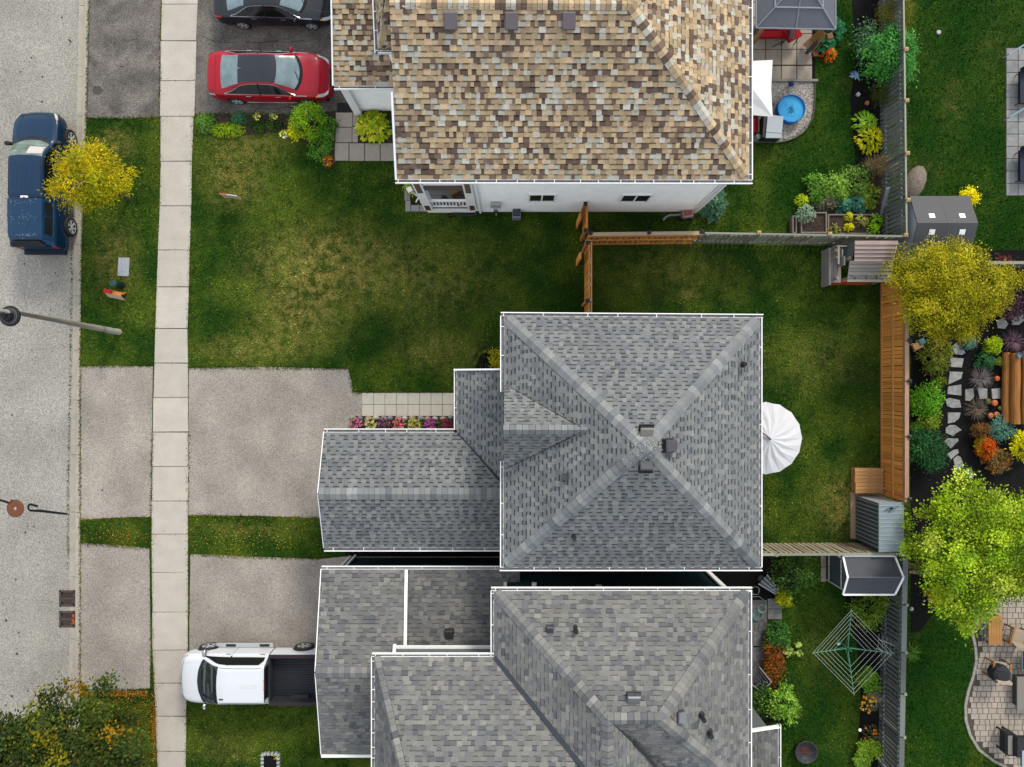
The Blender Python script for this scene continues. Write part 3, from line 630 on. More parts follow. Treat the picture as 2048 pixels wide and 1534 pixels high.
# garage roof, and the porch part beside it, its shingles darkened to paint shade
cg0, cg1, cg2 = P(643, 1139, 2.92), P(631, 1345, 4.05), P(643, 1508, 2.92); slC = (cg1.z-cg0.z)/(cg0.y-cg1.y); xm = P(813, 1139, 3)[0]
fcg = rC.face([cg0, (xm, cg0.y, cg0.z), (xm+.15, cg1.y, cg1.z), cg1]); fcs = rC.face([cg1, (xm+.15, cg1.y, cg1.z), (xm, cg2.y, cg2.z), cg2])
rC.caps(cg1, (xm, cg1.y, cg1.z), fcg, fcs, .2, .2)
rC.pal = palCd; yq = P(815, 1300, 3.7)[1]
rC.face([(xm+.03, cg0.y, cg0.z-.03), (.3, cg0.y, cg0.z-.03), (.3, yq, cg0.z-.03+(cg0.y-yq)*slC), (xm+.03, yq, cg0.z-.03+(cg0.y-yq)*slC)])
m0 = P(1557, 1456, 2.9); m1x = 7.8
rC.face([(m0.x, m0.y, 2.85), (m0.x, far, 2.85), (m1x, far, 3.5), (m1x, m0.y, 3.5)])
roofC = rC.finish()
MB().beam((a0.x+.02, yd-.02, zc+.05), vb+Vector((0, 0, .04)), .14, .02).build('valley_flashing', mk('slate_metal', S(70, 76, 84), .4), roofC)
MB().beam(k1+Vector((.9, -.9, -.4)), vb+Vector((2.2, -.2, -1.12)), .08, .02).build('valley_flashing', M_blackpl, roofC)
MB().beam((xm-.01, cg0.y, cg0.z+.05), (xm+.08, yq+.05, cg0.z+.05+(cg0.y-yq)*slC), .11, .07).build('wall_flashing', M_white, roofC)
tC = R(29)
vent_box(roofC, 1266, 1393, 7.35, .36, .36, .16, M_dkmetal, (tC, 0), lid=mk('shiny_vent', S(150, 154, 160), .35, metal=.3)); vent_box(roofC, 1100, 1256, 6.29, .2, .24, .08, M_dkmetal, (tC, 0)); stack_pipe(roofC, 1151, 1258, 6.27, .07, .32)
vent_box(roofC, 899, 1266, 3.62, .27, .3, .1, mk('charcoal_vent', S(66, 66, 70), .5), (R(18), 0)); vent_box(roofC, 1359, 1432, 7.3, .26, .3, .12, M_dkmetal, (0, tC), lid=mk('shiny_vent', W1))
stack_pipe(roofC, 1403, 1432, 6.9, .07, .34); stack_pipe(roofC, 1418, 1466, 6.66, .08, .26)
gutter(hC, a0+Vector((-.1, 0, 0)), a1+Vector((.13, 0, 0)), (0, 1, 0), .11, hang=.95); gutter(hC, a1, a2, (1, 0, 0), .1, hang=1.3); gutter(hC, a0, (a0.x, yd, zc), (-1, 0, 0), .1, hang=1.2)
gutter(hC, w0b+Vector((-.1, 0, 0)), (a0.x, w0.y, zc), (0, 1, 0), .11, hang=1); gutter(hC, w0b, (w0.x, far, zc), (-1, 0, 0), .12, hang=.5)
gutter(hC, cg0, (.1, cg0.y, cg0.z), (0, 1, 0), .11, hang=1); gutter(hC, (m0.x, m0.y+.1, 2.85), (m0.x, far, 2.85), (1, 0, 0), .1, hang=1)
for a, b in ((cg0, cg1), (cg2, cg1)): MB().beam(a+Vector((-.02, 0, -.08)), b+Vector((-.02, 0, -.08)), .03, .18).build('rake_board', M_white, hC)
MB().beam((m1x, m0.y+.04, 3.5), (m0.x, m0.y+.04, 2.86), .08, .14).build('rake_board', M_white, hC)
MB().beam((cg2.x, cg2.y-.06, cg2.z), (xm, cg2.y-.06, cg2.z), .1, .1).build('fascia', M_white, hC)
walls(hC, [(a0.x+.35, -7.45), (7.72, -7.45), (7.72, far), (a0.x+.35, far)], 0, zc-.12, M_teal)
walls(hC, [(-4.3, w0.y-.3), (a0.x+.4, w0.y-.3), (a0.x+.4, far), (-4.3, far)], 2.5, zc-.12, M_gsid, 'upper_wall')
walls(hC, [(-6.75, -7.25), (a0.x+.4, -7.25), (a0.x+.4, -13.7), (-6.75, -13.7)], 0, 2.85, M_teal, 'garage_wall')
walls(hC, [(7.75, -13.2), (9.8, -13.2), (9.8, far), (7.75, far)], 0, 2.75, M_gsid, 'extension_wall')
corner_trim(hC, 7.74, -7.43, 0, zc-.15, .12); corner_trim(hC, -6.74, -7.23, 0, 2.85, .1)
MB().box(a0.x+.3, a0.x+.42, -7.5, -7.38, 3.2, zc-.14).build('corner_trim', M_white, hC)
MB().beam((-6.5, -7.15, .1), (-6.5, -7.15, 2.8), .09, .08).build('downspout', M_white, hC); MB().beam((7.6, -7.35, .1), (7.6, -7.35, zc-.2), .08, .07).build('downspout', M_white, hC)
MB().beam((-4.25, w0.y-.2, 3.9), (-4.05, w0.y-.2, zc-.2), .12, .06).build('downspout', M_white, hC)
MB().box(-4.2, a0.x, w0.y-.3, w0.y-.2, 3.95, 4.06).build('flashing_board', M_white, hC)
for px, py, s_ in ((1068, 1156, .17), (1197, 1150, .2)):
    c = P(px, py, 3.6 if px < 1100 else 3.9); MB().box(c.x-s_/2, c.x+s_/2, -7.42, -7.28, c.z, c.z+.18).build('wall_vent', M_white, hC)
MB().box(-6.8, -6.73, -13, -8, 0, 2.2).build('garage_door', M_white, hC)
# ================================================================ FENCES, SHEDS, PLAYHOUSE
BM = {}
def board_mesh(key, wd, th, h, mat, chip=.0):
    if key not in BM:
        mb = MB().box(-wd/2, wd/2, -th/2, th/2, 0, h); me = bpy.data.meshes.new(key); me.from_pydata(mb.v, [], mb.f); me.materials.append(mat); BM[key] = me
    return BM[key]
def fence(name, label, a, b, h, wd, pitch, mat, posts=(), pm=None, pc=None, cap=None, rails=(), rside=1, z0=.04, alt=False, cat='fence', group=None, rmat=None, th=.02, pside=None):
    """every board, post, rail and cap of a fence is a part of its own; rside: side of the line where the rails sit"""
    a, b = Vector((*a, 0)), Vector((*b, 0)); t = (b-a).normalized(); n = Vector((-t.y, t.x, 0)); L_ = (b-a).length; ang = math.atan2(t.y, t.x)
    f = thing(name, label, cat, (a+b)/2, group=group); c = (a+b)/2
    k = int(L_/pitch); me = board_mesh(name+'_board%.2f%.2f' % (wd, h), wd, th, h, mat)
    for i in range(k):
        p = a+t*(pitch*(i+.5)+random.uniform(-.008, .008)) + (n*((-1) ** i)*.045 if alt else Vector()); o = link_mesh('board', me, None, f, p-c+Vector((0, 0, z0)))
        o.rotation_euler = (random.gauss(0, .006), random.gauss(0, .006), ang+random.gauss(0, .03)); o.scale = (random.uniform(.94, 1.04), 1, random.uniform(.985, 1.012))
    for zr, rw in rails:
        d = n*rside*(.03+.045*alt)
        MB().beam(a+d+Vector((0, 0, zr)), b+d+Vector((0, 0, zr)), .05, rw).build('rail', rmat or mat, f)
    ps = [0]+list(posts)+[1]
    if cap:
        for u, v in zip(ps[:-1], ps[1:]):
            e = n*cap[1]; jz = random.uniform(-.01, .01)
            MB().beam(lerp(a, b, u)+t*.03+e+Vector((0, 0, h+z0+.03)), lerp(a, b, v)-t*.03+e+Vector((0, 0, h+z0+.03+jz)), cap[0], .04).build('cap_board', cap[2], f)
    for u in posts:
        p = lerp(a, b, u)+n*(-rside if pside is None else pside)*.07; q = MB().box(p.x-.055, p.x+.055, p.y-.055, p.y+.055, 0, h+.12).build('post', pm or mat, f)
        if pc:
            MB().box(p.x-.075, p.x+.075, p.y-.075, p.y+.075, h+.12, h+.15).add([(p.x-.07, p.y-.07, h+.15), (p.x+.07, p.y-.07, h+.15), (p.x+.07, p.y+.07, h+.15), (p.x-.07, p.y+.07, h+.15), (p.x, p.y, h+.2)], [(0, 1, 4), (1, 2, 4), (2, 3, 4), (3, 0, 4)]).build('post_cap', pc, q)
    return f
M_pcap = mk('black_post_cap', S(58, 60, 66), .4)
fence('cedar_fence', 'bright orange cedar privacy fence with dark post caps behind the play lawn', (15.36, 4.35), (15.36, -4.62), 1.95, .138, .152, M_cedard, posts=(.30, .475, .715, .985), pm=M_cedar, pc=M_pcap, cap=(.16, -.02, M_cap), rails=((.12, .09), (1.0, .09), (1.82, .09)), rside=-1, rmat=M_cedar)
fence('wood_fence', 'short new tan wood fence with top board between the two back lawns', (2.98, 5.80), (7.45, 5.85), 1.8, .15, .21, M_cedard, posts=(.02, .53, .99), pm=M_cedar, pc=M_pcap, cap=(.14, .03, mk('pine_cap', S(212, 188, 158), .8, streak=(2, 30, 30, .12))), rails=((.1, .12), (.95, .09), (1.66, .09)), rside=-1, rmat=M_cedar)
fence('grey_fence', 'old grey green board fence from the new wood fence to the playhouse corner', (7.5, 5.85), (15.4, 5.72), 1.8, .135, .19, M_oldw, posts=(.27, .62, .995), pm=M_oldw, pc=M_postw, cap=(.07, .03, M_oldw), rails=((.3, .09), (1.5, .09)), rside=1, pside=1)
fence('grey_fence', 'old grey board fence beside the vegetable garden and mulch bed', (15.4, 5.75), (15.25, 17.5), 1.8, .122, .178, M_oldw2, posts=(.12, .275, .45, .62, .8), pm=M_oldw2, pc=M_postw, cap=(.06, -.02, M_oldw), rails=((.35, .09), (1.5, .09)), rside=-1, pside=-1)
fence('slatted_fence', 'weathered gapped slat fence behind the plastic shed', (8.2, -6.66), (15.4, -6.62), 1.72, .13, .19, mk('brown_grey_slat', S(176, 164, 138, 1.2), .85, streak=(35, 35, 1.2, .25), objv=.25), posts=(.3, .64, .95), pm=M_oldw, cap=(.1, -.05, M_oldw), rails=((.3, .09), (1.45, .09)), rside=-1, pside=-1)
fence('slatted_fence', 'dark weathered slat fence beside the clothesline', (15.42, -6.75), (15.2, -18), 1.75, .115, .185, M_oldw2, posts=(.005, .17, .335, .48, .63, .8), pm=M_oldw, cap=(.2, -.02, M_oldw2), rails=((.3, .09), (1.45, .09)), rside=1, pside=1)
fence('board_fence', 'grey fence dividing the far lawn from the black mulch garden', (18.6, 4.72), (26, 4.72), 1.7, .13, .15, M_oldw2, posts=(.3, .6), cap=(.11, .02, M_oldw), rails=((1.4, .09),), rside=1)
fence('board_fence', 'short brown fence under the lime green tree', (15.6, -7.45), (17.6, -7.5), 1.5, .11, .16, mk('brown_slat', S(120, 92, 66), .85, objv=.2), posts=(.02, .98), cap=(.1, .0, M_oldw), rails=((1.2, .09),), rside=1)
# cedar fence and gate across the side yard
fence('cedar_fence', 'narrow cedar fence panel against the white sided wall', (2.94, 7.05), (2.94, 5.95), 1.75, .14, .15, M_cedard, posts=(.03, .97), pm=M_cedar, pc=M_pcap, cap=None, rails=((.3, .09), (1.6, .09)), rside=1, rmat=M_cedar)
g = fence('cedar_gate', 'tan cedar double gate with black hinges beside the grey hip roof', (3.02, 5.5), (3.02, 2.1), 1.75, .14, .15, M_cedard, posts=(.0, .665), pm=M_cedar, pc=M_pcap, cap=(.05, .09, M_cedar), rails=((.35, .09), (1.0, .09), (1.72, .05)), rside=1, rmat=M_cedar, cat='gate')
for y in (4.85, 4.75, 4.25, 3.9, 3.3): MB().rbox(3.1, y, 1.77, .07, .14, .06, 0).build('hinge', M_steel, g)
for y, z, p in ((6.6, .2, 1), (5.05, .2, 1)):
    f = thing('cedar_plank_stack', 'upright cedar planks standing beside the ' + ('narrow fence panel by the white wall' if y > 6 else 'gate post of the cedar gate'), 'planks', (2.75, y, 0), group='loose cedar planks')
    for i in range(2): MB().box(2.66+.05*i, 2.69+.05*i, y-.17+.03*i, y+.12+.03*i, 0, 1.62-.06*i).build('plank', M_cedard, f)
# ---------------------------------------------------------------- sheds
def shed_box(t, x0, x1, y0, y1, z, mat, rib=.2, ribm=None):
    MB().box(x0, x1, y0, y1, .02, z).build('wall', mat, t)
t = thing('metal_shed', 'grey ribbed metal lean-to shed at the end of the cedar fence', 'shed', (14.75, -5.6, 0))
mg = mk('grey_shed_panel', S(96, 102, 108), .5, var=(3, .06)); ml = mk('pale_blue_grey_panel', S(158, 176, 184), .45, var=(3, .05)); me_ = mk('seam_light', S(200, 210, 214), .5)
x0, x1, y0, y1 = 14.29, 15.25, -6.5, -4.68
MB().add([(x0, y0, 0), (x1, y0, 0), (x1, y1, 0), (x0, y1, 0), (x0, y0, 2.0), (x1, y0, 1.86), (x1, y1, 1.86), (x0, y1, 2.0)], [(0, 1, 5, 4), (1, 2, 6, 5), (2, 3, 7, 6), (3, 0, 4, 7)]).build('wall', mg, t)
MB().add([(x0-.05, y0-.05, 2.01), (x1+.05, y0-.05, 1.86), (x1+.05, y1+.05, 1.86), (x0-.05, y1+.05, 2.01), (x0-.05, y0-.05, 2.05), (x1+.05, y0-.05, 1.9), (x1+.05, y1+.05, 1.9), (x0-.05, y1+.05, 2.05)], [(3, 2, 1, 0), (4, 5, 6, 7), (0, 1, 5, 4), (1, 2, 6, 5), (2, 3, 7, 6), (3, 0, 4, 7)]).build('roof', ml, t)
for i in range(11):
    y = y0+.1+i*.165; MB().beam((x0-.03, y, 2.06), (x1+.03, y, 1.91), .022, .02).build('roof_rib', me_, t)
    MB().box(x0-.012, x0, y-.012, y+.012, .05, 1.95).build('wall_rib', me_, t)
MB().box(x0, x1, y1, y1+.02, .1, 1.85).build('end_panel', mk('pale_panel', S(186, 186, 190), .6), t)
MB().tube([(14.45, -4.95, 2.06), (14.62, -4.82, 2.1), (14.8, -4.86, 2.1), (15.0, -4.75, 2.08)], .012, 6).build('cable', M_blackpl, t)
MB().rbox(14.72, -4.85, 2.05, .12, .08, .06, .3).build('hook', M_blackpl, t)
t = thing('wood_platform', 'pale wood board platform under the grey metal shed', 'platform', (14.3, -5.4, 0))
for i in range(6): MB().box(14.06+i*.22, 14.06+i*.22+.2, -6.45, -4.5, .03, .1).build('board', mk('pale_plank', S(196, 168, 132), .85, streak=(30, 2, 30, .2), objv=.1), t)
t = thing('storage_box', 'low cedar storage box with slatted lid at the fence corner', 'storage box', (14.7, -4, 0))
MB().box(14.12, 15.2, -4.46, -3.5, .02, .42).build('box', M_cedar, t)
for i in range(7): MB().box(14.08+random.uniform(-.02, .02), 15.24, -4.5+i*.148, -4.5+i*.148+.135, .42, .46).build('lid_board', mk('lid_plank', S(212, 158, 104), .75, streak=(3, 40, 40, .25), objv=.12), t)
# plastic shed with white trim and double door
t = thing('plastic_shed', 'charcoal roofed plastic garden shed with white roof trim and grey doors', 'shed', (14, -7.5, 0))
x0, x1, y0, y1, ym, ze, zr = 13.1, 15.02, -8.22, -6.86, -7.5, 1.68, 2.12
MB().add([(x0, y0, .05), (x1, y0, .05), (x1, y1, .05), (x0, y1, .05), (x0, y0, ze), (x1, y0, ze), (x1, y1, ze), (x0, y1, ze), (x0, ym, zr-.03), (x1, ym, zr-.03)],
         [(0, 1, 5, 4), (2, 3, 7, 6), (3, 0, 4, 8, 7), (1, 2, 6, 9, 5)]).build('wall', mk('slate_plastic', S(112, 126, 132), .6), t)
mr_ = mk('charcoal_roof_panel', S(82, 86, 94), .6, var=(6, .06)); e = .07
for s_, ya in ((1, y1), (-1, y0)):
    MB().add([(x0-e, ya+s_*e, ze), (x1+e-.06, ya+s_*e, ze), (x1+e+.04, ym, zr), (x0-e-.02, ym, zr), (x0-e, ya+s_*e, ze-.06), (x1+e-.06, ya+s_*e, ze-.06), (x1+e+.04, ym, zr-.06), (x0-e-.02, ym, zr-.06)],
             [(0, 1, 2, 3), (7, 6, 5, 4), (0, 4, 5, 1), (1, 5, 6, 2), (3, 7, 4, 0)]).build('roof_panel', mr_, t)
    for p, q in (((x0-e-.02, ya+s_*e, ze+.015), (x0-e-.04, ym, zr+.015)), ((x1+e-.04, ya+s_*e, ze+.015), (x1+e+.06, ym, zr+.015)), ((x0-e, ya+s_*(e+.01), ze+.01), (x1+e-.06, ya+s_*(e+.01), ze+.01))):
        MB().beam(p, q, .07, .05).build('roof_trim', M_white, t)
MB().beam((x0-e, ym, zr+.012), (x1+e, ym, zr+.012), .03, .012).build('ridge', mk('ridge_grey', S(130, 136, 142), .6), t)
for s_ in (0, 1):
    ya = y0+.12+s_*.57; d = MB().box(x0-.03, x0, ya, ya+.54, .12, 1.62).build('door', mk('door_plastic', S(120, 138, 146), .6), t)
    for i in range(5): MB().box(x0-.045, x0-.03, ya+.05+i*.105, ya+.07+i*.105, .14, 1.6).build('door_groove', M_dkmetal, d)
    for z in (.3, 1.4): MB().box(x0-.05, x0-.03, ya, ya+.54, z, z+.05).build('door_brace', M_white, d)
MB().box(x0-.04, x0-.025, y0+.05, y0+.09, .1, 1.65).build('door_frame', M_white, t); MB().box(x0-.04, x0-.025, y1-.09, y1-.05, .1, 1.65).build('door_frame', M_white, t)
for i in range(2): tag(MB().box(12.86, 13.06, -8.24+i*.63, -7.64+i*.63, .0, .045).build('paver', M_slab), 'grey paver slab at the %s of the plastic shed doors' % ('hinge side, farther from the fence,' if i == 0 else 'side nearest the slat fence'), 'paver', 'pavers before the shed')
# far garden shed
t = thing('resin_shed', 'pale walled resin shed with dark roof and four small white skylights', 'shed', (16.9, 6.2, 0))
x0, x1, y0, y1, ym, ze, zr = 15.72, 17.95, 5.05, 7.32, 6.2, 1.66, 2.2
MB().add([(x0, y0, 0), (x1, y0, 0), (x1, y1, 0), (x0, y1, 0), (x0, y0, ze), (x1, y0, ze), (x1, y1, ze), (x0, y1, ze), (x0, ym, zr-.03), (x1, ym, zr-.03)],
         [(0, 1, 5, 4), (2, 3, 7, 6), (3, 0, 4, 8, 7), (1, 2, 6, 9, 5)]).build('wall', mk('pale_resin', S(205, 214, 228), .5), t)
for s_, ya in ((1, y1), (-1, y0)):
    for h_ in (0, 1):
        xa = x0-.06+h_*(x1-x0+.12)/2; xb = xa+(x1-x0+.12)/2-.006
        o = MB().add([(xa, ya+s_*.06, ze), (xb, ya+s_*.06, ze), (xb, ym, zr), (xa, ym, zr), (xa, ya+s_*.06, ze-.05), (xb, ya+s_*.06, ze-.05), (xb, ym, zr-.05), (xa, ym, zr-.05)], [(0, 1, 2, 3), (7, 6, 5, 4), (0, 4, 5, 1), (1, 5, 6, 2), (2, 6, 7, 3), (3, 7, 4, 0)]).build('roof_panel', mk('grey_resin_roof', S(98, 98, 102), .6, var=(12, .06)), t)
        xm_ = (xa+xb)/2+.05; f = .2
        a_ = Vector((xm_, ym+(ya-ym)*f, zr+(ze-zr)*f+.012)); b_ = Vector((xm_, ym+(ya-ym)*.36, zr+(ze-zr)*.36+.012)); MB().beam(a_, b_, .22, .02).build('skylight', M_white, o)
        for r_ in range(6):
            f2 = .42+r_*.09; yy = ym+(ya-ym)*f2; MB().beam((xa+.06, yy, zr+(ze-zr)*f2+.004), (xb-.06, yy, zr+(ze-zr)*f2+.004), .012, .006).build('shingle_groove', M_dkmetal, o)
# ---------------------------------------------------------------- playhouse
t = thing('playhouse', 'silvery plank playhouse with orange front wall in the lawn corner', 'playhouse', (13.9, 4.7, 0))
X0, X1, Y0, Y1 = 12.85, 15.05, 4.08, 5.5
MB().box(X0+.02, X1-.35, Y0+.03, Y0+.07, .02, 1.0).build('front_wall', mk('orange_stain', S(205, 92, 46), .7, streak=(3, 40, 3, .2)), t)
for i in range(8): MB().box(X0+.05+i*.22, X0+.05+i*.22+.2, Y0+.012, Y0+.03, .05, .98).build('wall_board', mk('orange_board', S(214, 100, 52), .7, streak=(40, 3, 2, .2), objv=.18), t)
for x in (X0, X0+.42, X1-.1):
    for y in (Y0+.05, Y1-.1): MB().box(x, x+.09, y, y+.09, 0, 1.5).build('post', M_greyw, t)
for i in range(3): MB().box(X0-.05+i*.15, X0-.05+i*.15+.135, Y0-.02, Y1-.05, 1.0, 1.035).build('deck_board', mk('deck_plank', S(165, 158, 150), .85, streak=(40, 2, 40, .25), objv=.12), t)
MB().box(X0-.12, X0-.04, Y0-.12, Y1-.05, .35, 1.08).build('side_board', M_greyw, t)
for i in range(6):   # lower roof
    y = Y0-.05+i*.135; zz = 1.5+i*.035; MB().beam((X0+.42, y+.06, zz), (X1-.05, y+.06, zz), .132, .03).build('roof_plank', M_greyw, t)
for i in range(5):   # upper roof
    y = 4.78+i*.145; zz = 1.98+i*.075; MB().beam((13.2+(4-i)*.03, y+.06, zz), (14.86, y+.06, zz), .15, .03).build('roof_plank', mk('pinkish_plank', S(196, 176, 168), .85, streak=(2, 40, 40, .25), objv=.12), t)
MB().add([(13.24, 4.8, 1.2), (13.24, 5.5, 1.2), (13.24, 5.5, 2.27), (13.24, 4.8, 1.94)], [(0, 1, 2, 3)]).build('gable_panel', mk('dull_grey_plank', S(120, 124, 124), .85, streak=(40, 40, 2, .3)), t)  # gable panel in a darker grey than the roof planks
MB().box(14.8, 14.84, 4.8, 5.5, .8, 1.95).build('back_panel', M_greyw, t)
for y in (4.95, 5.2): MB().box(X0-.06, X0+.05, y, y+.06, 1.04, 1.62).build('rail_post', M_greyw, t)
MB().beam((X0+.02, 4.7, 1.62), (X0+.02, 5.4, 1.62), .07, .05).build('rail', M_greyw, t); MB().beam((X0, 5.42, 1.62), (13.2, 5.42, 1.62), .05, .05).build('rail', M_greyw, t); MB().beam((X0+.2, 4.75, 1.55), (X0+.2, 5.3, 1.55), .05, .05).build('rail', M_greyw, t)
MB().box(13.02, 13.08, 4.65, 5.0, 1.2, 1.75).build('ladder_side', M_greyw, t)
MB().box(X0+.45, 13.2, 4.85, 4.98, 1.35, 1.85).build('low_wall', mk('pink_plank', S(205, 170, 158), .8, streak=(3, 40, 40, .2)), t)
t = thing('string_lights', 'black string of bulbs draped along the playhouse roof', 'string lights', (14, 4.2, 1.6))
MB().tube([(13.3, 4.24, 1.60), (13.6, 4.20, 1.575), (13.9, 4.235, 1.6), (14.2, 4.20, 1.58), (14.55, 4.24, 1.6), (14.85, 4.2, 1.62)], .012, 5).build('cord', M_blackpl, t)
for x in (13.55, 13.98, 14.4): MB().lathe([(0, 0), (.018, .02), (.02, .06), (.012, .1), (0, .1)], (x, 4.12, 1.56), 8, M=Matrix.Rotation(R(-85), 3, 'X')).build('bulb', M_blackpl, t)
# ---------------------------------------------------------------- deck behind house B
t = thing('deck', 'narrow wooden deck edge along the back wall under the white parasol', 'deck', (8.9, -2, 0))
for i in range(9): MB().box(8.12+i*.155, 8.12+i*.155+.145, -5.1, .0, .38, .42).build('deck_board', mk('tan_deck_board', S(178, 158, 136), .8, streak=(40, 1.5, 40, .2), objv=.1), t)
MB().box(9.50, 9.53, -5.1, 0, .05, .4).build('skirt', M_greyw, t)
MB().box(9.53, 9.72, -.25, .05, .0, .3).build('step', M_greyw, t)
# ================================================================ VEHICLES
def pchip(xk, yk, x):
    xk = np.asarray(xk, float); yk = np.asarray(yk, float); h = np.diff(xk); d = np.diff(yk)/h; m = np.zeros_like(yk)
    for i in range(1, len(xk)-1):
        if d[i-1]*d[i] > 0:
            w1, w2 = 2*h[i]+h[i-1], h[i]+2*h[i-1]; m[i] = (w1+w2)/(w1/d[i-1]+w2/d[i])
    m[0], m[-1] = d[0], d[-1]
    x = np.clip(x, xk[0], xk[-1]); i = np.clip(np.searchsorted(xk, x)-1, 0, len(h)-1); t = (x-xk[i])/h[i]
    return (1+2*t)*(1-t)**2*yk[i] + t*(1-t)**2*h[i]*m[i] + t*t*(3-2*t)*yk[i+1] + t*t*(t-1)*h[i]*m[i+1]
class Body:
    """surface S(x, v): v 0 rocker .. 4 belt .. 5 roof edge .. 7 centre line; mirrored for y < 0"""
    def __init__(s, spec): s.p = spec
    def ctrl(s, x):
        p = s.p; f = lambda k: pchip(*zip(*p[k]), x); hw, zb, zc, yr = f('hw'), f('zb'), f('zc'), f('yr'); ze = f('ze') if 'ze' in p else zc-.05
        ar = np.full_like(x, p['sill'])
        for xw in p['axles']:
            r = p['rw']+.06; d = np.abs(x-xw); ar = np.where(d < r, np.maximum(ar, p['rw']+np.sqrt(np.maximum(0, r*r-d*d))*.98), ar)
        z1 = np.maximum(p['sill']+.16, ar+.03); z2 = np.maximum(p['sill']+.42, ar+.07); z3 = np.maximum(zb-.07, z2+.02)
        Y = np.stack([hw*.93, hw*.985, hw, hw*.985, hw*.94, yr, yr*.55, yr*0], -1); Z = np.stack([ar, z1, z2, z3, np.maximum(zb, z3+.015), ze, lerp(ze, zc, .75), zc], -1)
        return Y, Z
    def S(s, x, v):
        x, v = np.broadcast_arrays(np.asarray(x, float), np.asarray(v, float)); sg = np.where(v > 7, -1, 1); v = np.where(v > 7, 14-v, v)
        Y, Z = s.ctrl(x.ravel()); v = v.ravel(); i = np.clip(v.astype(int), 0, 6); t = v-i; ids = np.arange(len(v))
        def cr(A):
            a = [A[ids, np.clip(i+k, 0, 7)] for k in (-1, 0, 1, 2)]; m1 = (a[2]-a[0])*.5; m2 = (a[3]-a[1])*.5
            sharp = (i == 4); m1 = np.where(sharp | (i == 3), (a[2]-a[1])*.9, m1*.7); m2 = np.where(sharp, (a[2]-a[1])*.9, m2*.7)
            return (2*t**3-3*t*t+1)*a[1] + (t**3-2*t*t+t)*m1 + (-2*t**3+3*t*t)*a[2] + (t**3-t*t)*m2
        return np.stack([x.ravel(), cr(Y)*sg.ravel(), cr(Z)], -1).reshape(*x.shape, 3)
    def grid(s, X, V, off=0.0):
        Pn = s.S(X, V)
        if off:
            du = np.gradient(Pn, axis=0); dv = np.gradient(Pn, axis=1); n = np.cross(du, dv); n /= np.linalg.norm(n, axis=-1, keepdims=True)+1e-9
            n *= np.sign((n[..., 2:3]*.5 + n[..., 1:2]*np.sign(Pn[..., 1:2]+1e-9))+1e-9); Pn = Pn+n*off
        a, b = X.shape; fs = [(i*b+j, i*b+j+1, (i+1)*b+j+1, (i+1)*b+j) for i in range(a-1) for j in range(b-1)]
        return MB().add(Pn.reshape(-1, 3), fs)
    def shell(s, x0, x1, nx=110):
        xs = np.linspace(x0, x1, nx); xs = np.unique(np.concatenate([xs, x0+np.array([.01, .03]), x1-np.array([.01, .03])])); vs = np.linspace(0, 14, 57)
        X, V = np.meshgrid(xs, vs, indexing='ij'); mb = s.grid(X, V); n = len(vs); m = len(xs)
        mb.f.append(tuple(range(n))); mb.c.append(None); mb.f.append(tuple(range((m-1)*n, m*n))[::-1]); mb.c.append(None); return mb
    def patch(s, xa, xb, va, vb, nx=10, nv=16, off=.008):
        """region between curves xa(v), xb(v) for v in va..vb (functions or numbers)"""
        f = lambda q, v: q(v) if callable(q) else np.full_like(v, q)
        vs = np.linspace(va, vb, nv); T, V = np.meshgrid(np.linspace(0, 1, nx), vs, indexing='ij'); return s.grid(f(xa, V)*(1-T)+f(xb, V)*T, V, off)
    def patchv(s, xa, xb, va, vb, nx=16, nv=6, off=.008):
        """region between curves va(x), vb(x)"""
        f = lambda q, x: q(x) if callable(q) else np.full_like(x, q)
        xs = np.linspace(xa, xb, nx); X, T = np.meshgrid(xs, np.linspace(0, 1, nv), indexing='ij'); return s.grid(X, f(va, X)*(1-T)+f(vb, X)*T, off)
    def line(s, pts, r=.008, off=.004):
        q = s.S(np.array([p[0] for p in pts], float), np.array([p[1] for p in pts], float)); return MB().tube([tuple(v) for v in q], r, 5)
M_tyre = mk('tyre_rubber', (.018, .018, .019), .8); M_rim = mk('alloy_rim', S(222, 225, 228), .35, metal=.15); M_chrome = mk('chrome', S(225, 228, 230), .15, metal=.9)
M_cglass = mk('car_side_glass', S(22, 28, 26), .08, spec=.25); M_lens = mk('headlight_lens', S(210, 216, 218), .1, coat=1); M_red = mk('tail_lamp', (.42, .01, .012), .15, coat=1); M_amber = mk('amber_lamp', (.7, .22, .02), .15)
M_under = mk('underbody', (.01, .01, .01), .9); M_line = mk('panel_gap', (.006, .006, .007), .7)
